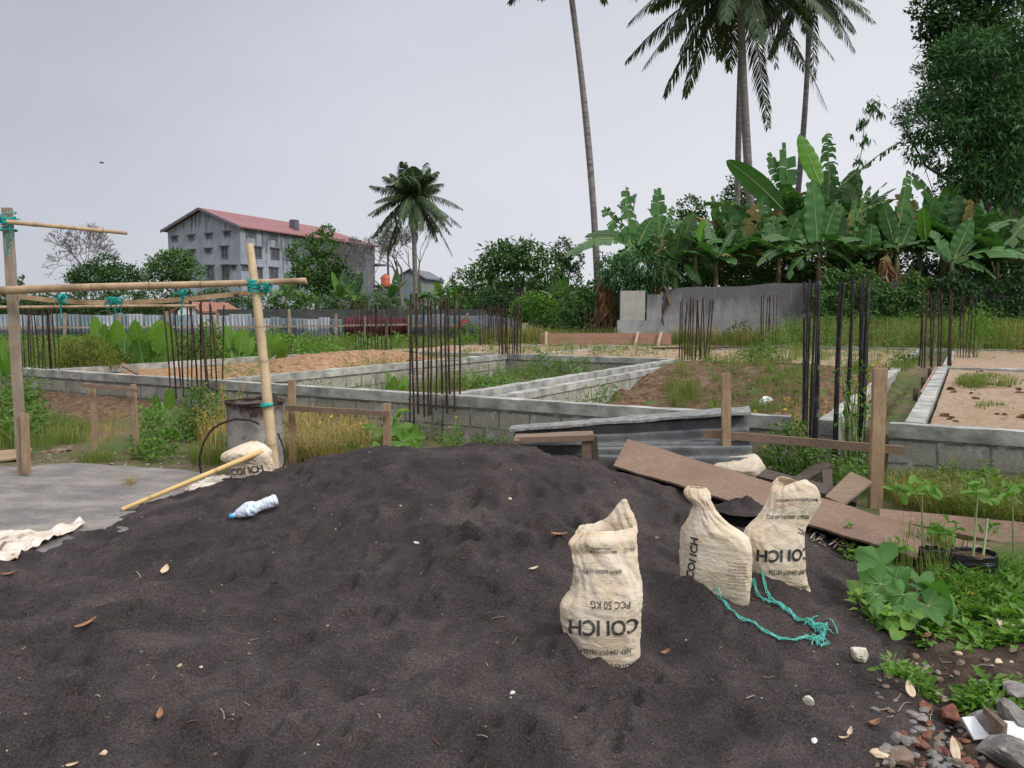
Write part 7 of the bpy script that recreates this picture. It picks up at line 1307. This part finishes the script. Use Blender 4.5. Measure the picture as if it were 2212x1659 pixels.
M['palelitter'] = simple('pale_litter', [(.3, (.45, .33, .22)), (.7, (.68, .55, .40))], 30, rough=.7, bs=.3, bd=.003)
M['soil'] = simple('damp_soil', [(.3, (.030, .020, .015)), (.5, (.065, .042, .030)), (.7, (.12, .085, .06))], 12, bs=1, bd=.03)
sx_ = np.arange(1.4, 5.2, .03); sy_ = np.arange(1.6, 5.3, .03)
def soilz(x, y):
    e = sstep(-.25, .35, x-(1.62+.24*(y-2.4))+.25*fbm(x*2, y*2, 3, 41)); return (-.06+.075*e)+.022*fbm(x*4, y*4, 4, 42)+.008*fbm(x*18, y*18, 3, 43)-.05*sstep(4.7, 5.2, y)
tag(tensor(sx_, sy_, soilz, 'soil_bed', M['soil']), kind='structure')
def gz(x, y): return max(sz(x, y), Hs(x, y), float(soilz(np.array([x]), np.array([y]))[0]) if 1.4 < x < 5.2 and 1.6 < y < 5.2 else -9)
def onall(U, V):
    z = .06
    for _ in range(14): q = G(U, V, z); z = .5*z+.5*gz(q[0], q[1])
    q = G(U, V, z); q[2] = gz(q[0], q[1]); return q
def stone(U, V, rpx, m, label, seed, sc=(1, .9, .7), cat='stone', name='stone', grp=None, sink=.5, planes=9):
    q = onall(U, V); d = q[1]; r = rpx*d/FPX; mb = MB(); c = q+np.array([0, 0, r*sc[2]*(1-sink)]); rock(mb, c, r*1.15, seed, sc, planes, .02, rz=seed*1.7); return tag(mb.build(name, M[m], loc=q), label, cat, grp)
def slab(U, V, w, d, th, rz, tx, ty, m, label, cat='tile', name='tile_piece', grp=None, lift=.0, jag=.0, seed=0):
    q = onall(U, V); cz, s_ = math.cos(rz), math.sin(rz); ex = np.array([cz, s_, tx]); ey = np.array([-s_, cz, ty]); o = q+np.array([0, 0, th+lift]); mb = MB(); g = np.random.default_rng(seed)
    c = [o-ex*w/2-ey*d/2, o+ex*w/2-ey*d/2, o+ex*w/2+ey*d/2, o-ex*w/2+ey*d/2]; c = [k+g.normal(size=3)*[jag, jag, jag*.1] for k in c]; hexa(mb, c, th, 10, 6, .0015+jag*.1, seed=seed); return tag(mb.build(name, M[m], loc=q), label, cat, grp)
stone(1856, 1424, 20, 'pumice', 'pale yellow-white rock with dark holes on the sand, right of the rope', 4, (1, .8, .85)); stone(1745, 1522, 12, 'pumice', 'dirty pale lump with brown crumbs on the sand, lower right', 7, (.8, .7, .9))
stone(1108, 1498, 6, 'tile', 'white chip lying on the open sand at lower centre', 8); stone(899, 1174, 5, 'tile', 'small white chip in the middle of the sand', 9); stone(1757, 1600, 8, 'tile', 'white chip on the sand near the bottom edge, right', 10, (1, .8, .4))
stone(243, 1125, 6, 'palelitter', 'round tan pebble below the tip of the yellow bamboo pole', 11); stone(387, 1440, 5, 'palelitter', 'pale yellow crumb left of centre on the lower sand', 12); stone(222, 1629, 7, 'palelitter', 'orange crumb near the bottom left edge', 13); stone(1102, 1076, 4, 'palelitter', 'tiny orange crumb on the sand crest', 14)
stone(2050, 1549, 28, 'brick', 'largest reddish brown brick lump among the rubble', 21, (1.25, .8, .6), 'rubble', 'brick_lump'); stone(1985, 1610, 16, 'brick', 'bright red brick fragment in front of the rubble', 22, (1.1, .8, .7), 'rubble', 'brick_lump'); stone(2140, 1620, 15, 'brick', 'red brick fragment below the white tile', 23, (1, .8, .6), 'rubble', 'brick_lump'); stone(2087, 1648, 16, 'brick', 'red brick fragment at the bottom edge', 24, (1, .8, .5), 'rubble', 'brick_lump')
stone(1935, 1640, 34, 'brown_stone', 'flat brown stone at the bottom edge, left part of the rubble', 25, (1.2, .8, .45), 'rubble', 'rubble_stone'); stone(1900, 1632, 15, 'palelitter', 'small pink tan stone left of the flat brown stone', 26, (1.2, .8, .5), 'rubble', 'rubble_stone'); stone(2190, 1655, 50, 'stone', 'large grey concrete lump in the bottom right corner', 27, (1.2, .9, .6), 'rubble', 'concrete_lump')
stone(2128, 1576, 36, 'stone', 'grey concrete lump behind the first white tile', 28, (1.1, .9, .7), 'rubble', 'concrete_lump'); stone(2200, 1570, 40, 'stone', 'tall grey concrete lump at the right edge', 29, (1., .9, .8), 'rubble', 'concrete_lump'); stone(2200, 1500, 40, 'stone', 'dusty grey lump under the weeds at the right edge', 30, (1.3, .8, .4), 'rubble', 'concrete_lump')
slab(2112, 1594, .085, .07, .008, .15, .0, .75, 'tile', 'upright white tile piece in the rubble, left one', lift=.035, seed=1); slab(2206, 1600, .10, .08, .008, -.4, .1, .6, 'tile', 'white tile piece cut by the right edge of the picture', lift=.02, seed=2, jag=.01); slab(1995, 1530, .07, .035, .012, .5, .1, .3, 'brick', 'thin pinkish red tile shard near the fallen leaf', seed=3, jag=.006)
slab(2200, 1372, .17, .12, .02, -.3, .12, .2, 'palewood', 'pale sawn wooden block lying at the right edge in the weeds', 'wood block', 'wood_block', lift=.03, seed=4)
slab(2145, 1600, .02, .12, .10, .1, .1, .1, 'brown_stone', 'dark thin shard standing beside the left white tile', 'rubble', 'shard', seed=5, jag=.006)
g_ = np.random.default_rng(77)
for i in range(190):
    U = g_.uniform(1880, 2230); V = g_.uniform(1535, 1675)
    if U < 1880+(1659-V)*.75: continue
    stone(U, V, g_.uniform(4, 14), ['stone', 'stone', 'brown_stone', 'brick', 'stone'][i % 5], 'small broken stone or brick bit in the rubble heap, bottom right', 200+i, (1, g_.uniform(.6, 1), g_.uniform(.4, .8)), 'rubble', 'rubble_bit', 'small bits of the rubble heap', planes=7)
for i in range(46):
    U = g_.uniform(1880, 2200); V = g_.uniform(1400, 1540)
    stone(U, V, g_.uniform(3, 9), ['stone', 'brown_stone', 'palelitter', 'brown_stone'][i % 4], 'small stone in the damp soil right of the sand, above the rubble', 400+i, (1, .8, .6), 'stone', 'small_stone', 'small stones in the damp soil', planes=7)
for i in range(60):
    U = g_.uniform(60, 480); V = g_.uniform(975, 1012); stone(U, V, g_.uniform(2, 5), ['stone', 'brown_stone'][i % 2], 'small stone in the dirt line behind the concrete pad', 500+i, (1.3, .9, .6), 'stone', 'small_stone', 'small stones behind the concrete pad', planes=7)
stone(130, 975, 14, 'brown_stone', 'dark flat clod behind the concrete pad right of the grey post', 61, (1.6, .8, .4)); stone(150, 970, 8, 'brown_stone', 'smaller clod beside the dark flat clod', 62, (1.4, .8, .5))
def leaf(U, V, Lpx, wr, rz, m, label, curl=.3, seed=0, tilt=.3, name='fallen_leaf', cat='leaf', grp=None):
    q = onall(U, V); L = Lpx*q[1]/FPX*1.15; w = L*wr; s = np.linspace(0, 1, 12)[:, None]; t_ = np.linspace(-1, 1, 5)[None]; hw = w/2*np.sin(np.pi*s**.9)**.7; X = (s-.5)*L+0*t_; Y = t_*hw; Z = curl*L*(s-.5)**2*1.6+curl*w*(t_**2)*.8+tilt*L*s*.6; c, k = math.cos(rz), math.sin(rz)
    mb = MB(); mb.add(np.stack([q[0]+X*c-Y*k, q[1]+X*k+Y*c, q[2]+.004+Z], -1), grid_faces(12, 5)); o = mb.build(name, M[m], loc=q, smooth=True); md = o.modifiers.new('thickness', 'SOLIDIFY'); md.thickness = .0012; return tag(o, label, cat, grp)
leaf(356, 1240, 24, .6, 1.6, 'palelitter', 'pale curled leaf on the sand at left', .3, 1, .6); leaf(185, 1358, 40, .34, .6, 'dryleaf', 'brown twisted leaf on the lower left sand', .3, 2, .5); leaf(345, 1553, 24, .5, 1.8, 'dryleaf', 'small reddish leaf on the bottom left sand', .5, 3, .5)
leaf(20, 1245, 28, .4, .2, 'dryleaf', 'brown leaf on the sand at the left edge', .3, 4); leaf(1152, 1232, 20, .5, .3, 'palelitter', 'small orange leaf on the sand left of the tall sack', .2, 5); leaf(1207, 1157, 34, .35, -.3, 'dryleaf', 'brown leaf touching the left side of the tall sack', .2, 6, .1)
leaf(1945, 1380, 36, .5, .0, 'dryleaf', 'orange leaf at the sand edge under the lobed leaves', .2, 7); leaf(2000, 1378, 28, .5, .3, 'dryleaf', 'second orange leaf right of the first at the sand edge', .2, 8); leaf(1966, 1504, 34, .5, 1.4, 'palelitter', 'upright tan leaf between the sand and the rubble', .2, 9, .9); leaf(2062, 1640, 44, .4, 1.3, 'palelitter', 'tan leaf standing up in the bottom rubble', .1, 10, 1.2)
leaf(1835, 1590, 20, .4, .9, 'palelitter', 'pale husk leaf on the sand left of the rubble', .5, 11, .6); leaf(1822, 1600, 18, .35, -.4, 'palelitter', 'second pale husk leaf touching the first', .5, 12, .5); leaf(1888, 1570, 24, .6, .2, 'dryleaf', 'curled tan leaf on the sand above the rubble', .5, 13); leaf(1436, 1415, 20, .5, .4, 'dryleaf', 'tiny curled leaf on the sand right of the tall sack', .4, 14); leaf(1916, 1450, 26, .5, 1., 'palelitter', 'folded tan leaf beside the small weed patch', .5, 15, .6)
leaf(155, 1657, 24, .4, .1, 'palelitter', 'tan leaf cut by the bottom edge at left', .2, 16)
def twig(U0, V0, U1, V1, r, m, label, seed=0, grp=None, lift=.006):
    a = onall(U0, V0); b_ = onall(U1, V1); a[2] += lift; b_[2] += lift; mid = (a+b_)/2; mid[2] = max(mid[2], gz(mid[0], mid[1])+lift); mid += np.random.default_rng(seed).normal(size=3)*.004; mb = MB(); strand(mb, [a, mid, b_], r, .0006, seed, 12); return tag(mb.build('twig', M[m], loc=mid), label, 'twig', grp)
M['redtwig'] = simple('brown_twigs', [(.3, (.06, .03, .022)), (.7, (.17, .09, .065))], 14)
for i in range(90):
    U = g_.uniform(0, 1820); V = g_.uniform(1090, 1655); a = g_.uniform(0, 3.14); L = g_.uniform(8, 30); twig(U, V, U+math.cos(a)*L, V+math.sin(a)*L*.6, g_.uniform(.0012, .003), ['redtwig', 'darkwood', 'redtwig', 'post'][i % 4], 'thin brown twig scattered on the black sand', 600+i, 'twigs scattered on the sand')
for i in range(26):
    U = g_.uniform(1750, 1850); V = g_.uniform(1145, 1190); twig(U, V, U+g_.uniform(-30, 30), V+g_.uniform(-10, 14), g_.uniform(.002, .004), ['post', 'palelitter'][i % 2], 'dry stalk in the small pile below the plywood by the last sack', 800+i, 'dry stalks below the plywood', .01+.02*g_.random())
for i in range(40):
    U = g_.uniform(1890, 2200); V = g_.uniform(1410, 1600); a = g_.uniform(0, 3.14); L = g_.uniform(14, 50); twig(U, V, U+math.cos(a)*L, V+math.sin(a)*L*.5, g_.uniform(.001, .0025), ['redtwig', 'post'][i % 2], 'thin stalk in the damp soil right of the sand', 900+i, 'stalks in the damp soil')
for i in range(36):
    U = g_.uniform(0, 1900); V = g_.uniform(1080, 1650); stone(U, V, g_.uniform(1.5, 4.2), ['brown_stone', 'stone', 'palelitter', 'brown_stone', 'brown_stone'][i % 5], 'tiny pebble lying on the black sand', 1000+i, (1, .9, .6), 'pebble', 'pebble', 'pebbles on the black sand', planes=7)

# every small repeat named by its band of the picture and its order from the left
ORD = ['first', 'second', 'third', 'fourth', 'fifth', 'sixth', 'seventh', 'eighth', 'ninth', 'tenth', 'eleventh', 'twelfth', 'thirteenth', 'fourteenth', 'fifteenth', 'sixteenth', 'seventeenth', 'eighteenth', 'nineteenth', 'twentieth']
def place_labels(group, text, area, nb=6):
    import bisect
    obs = [o for o in bpy.data.objects if o.get('group') == group]
    def px(o): q = np.array(o.location)-CAM; d = q@FW; return (q@RT)/d*FPX+1106, 829.5-(q@UPV)/d*FPX
    rows = sorted([(px(o), o) for o in obs], key=lambda r: r[0][1]); n = len(rows); nb = max(nb, (n+18)//19); k = 0
    for b in range(nb):
        band = sorted(rows[b*n//nb:(b+1)*n//nb], key=lambda r: r[0][0])
        for i, (p, o) in enumerate(band): o['label'] = '%s, %s from the left in %s row of %s' % (text, ORD[i], ORD[b], area)
for grp, text, area in (('small bits of the rubble heap', 'broken rubble bit', 'the heap'), ('twigs scattered on the sand', 'thin brown twig', 'the black sand'), ('small stones behind the concrete pad', 'small stone', 'the pad edge'), ('stalks in the damp soil', 'thin stalk', 'the damp soil'), ('dry stalks below the plywood', 'dry stalk', 'the plywood pile'), ('pebbles on the black sand', 'tiny pebble', 'the black sand'), ('small stones in the damp soil', 'small stone', 'the damp soil')): place_labels(grp, text, area)
print('polys', sum(len(o.data.polygons) for o in bpy.data.objects if o.type == 'MESH'), 'objects', len(bpy.data.objects))
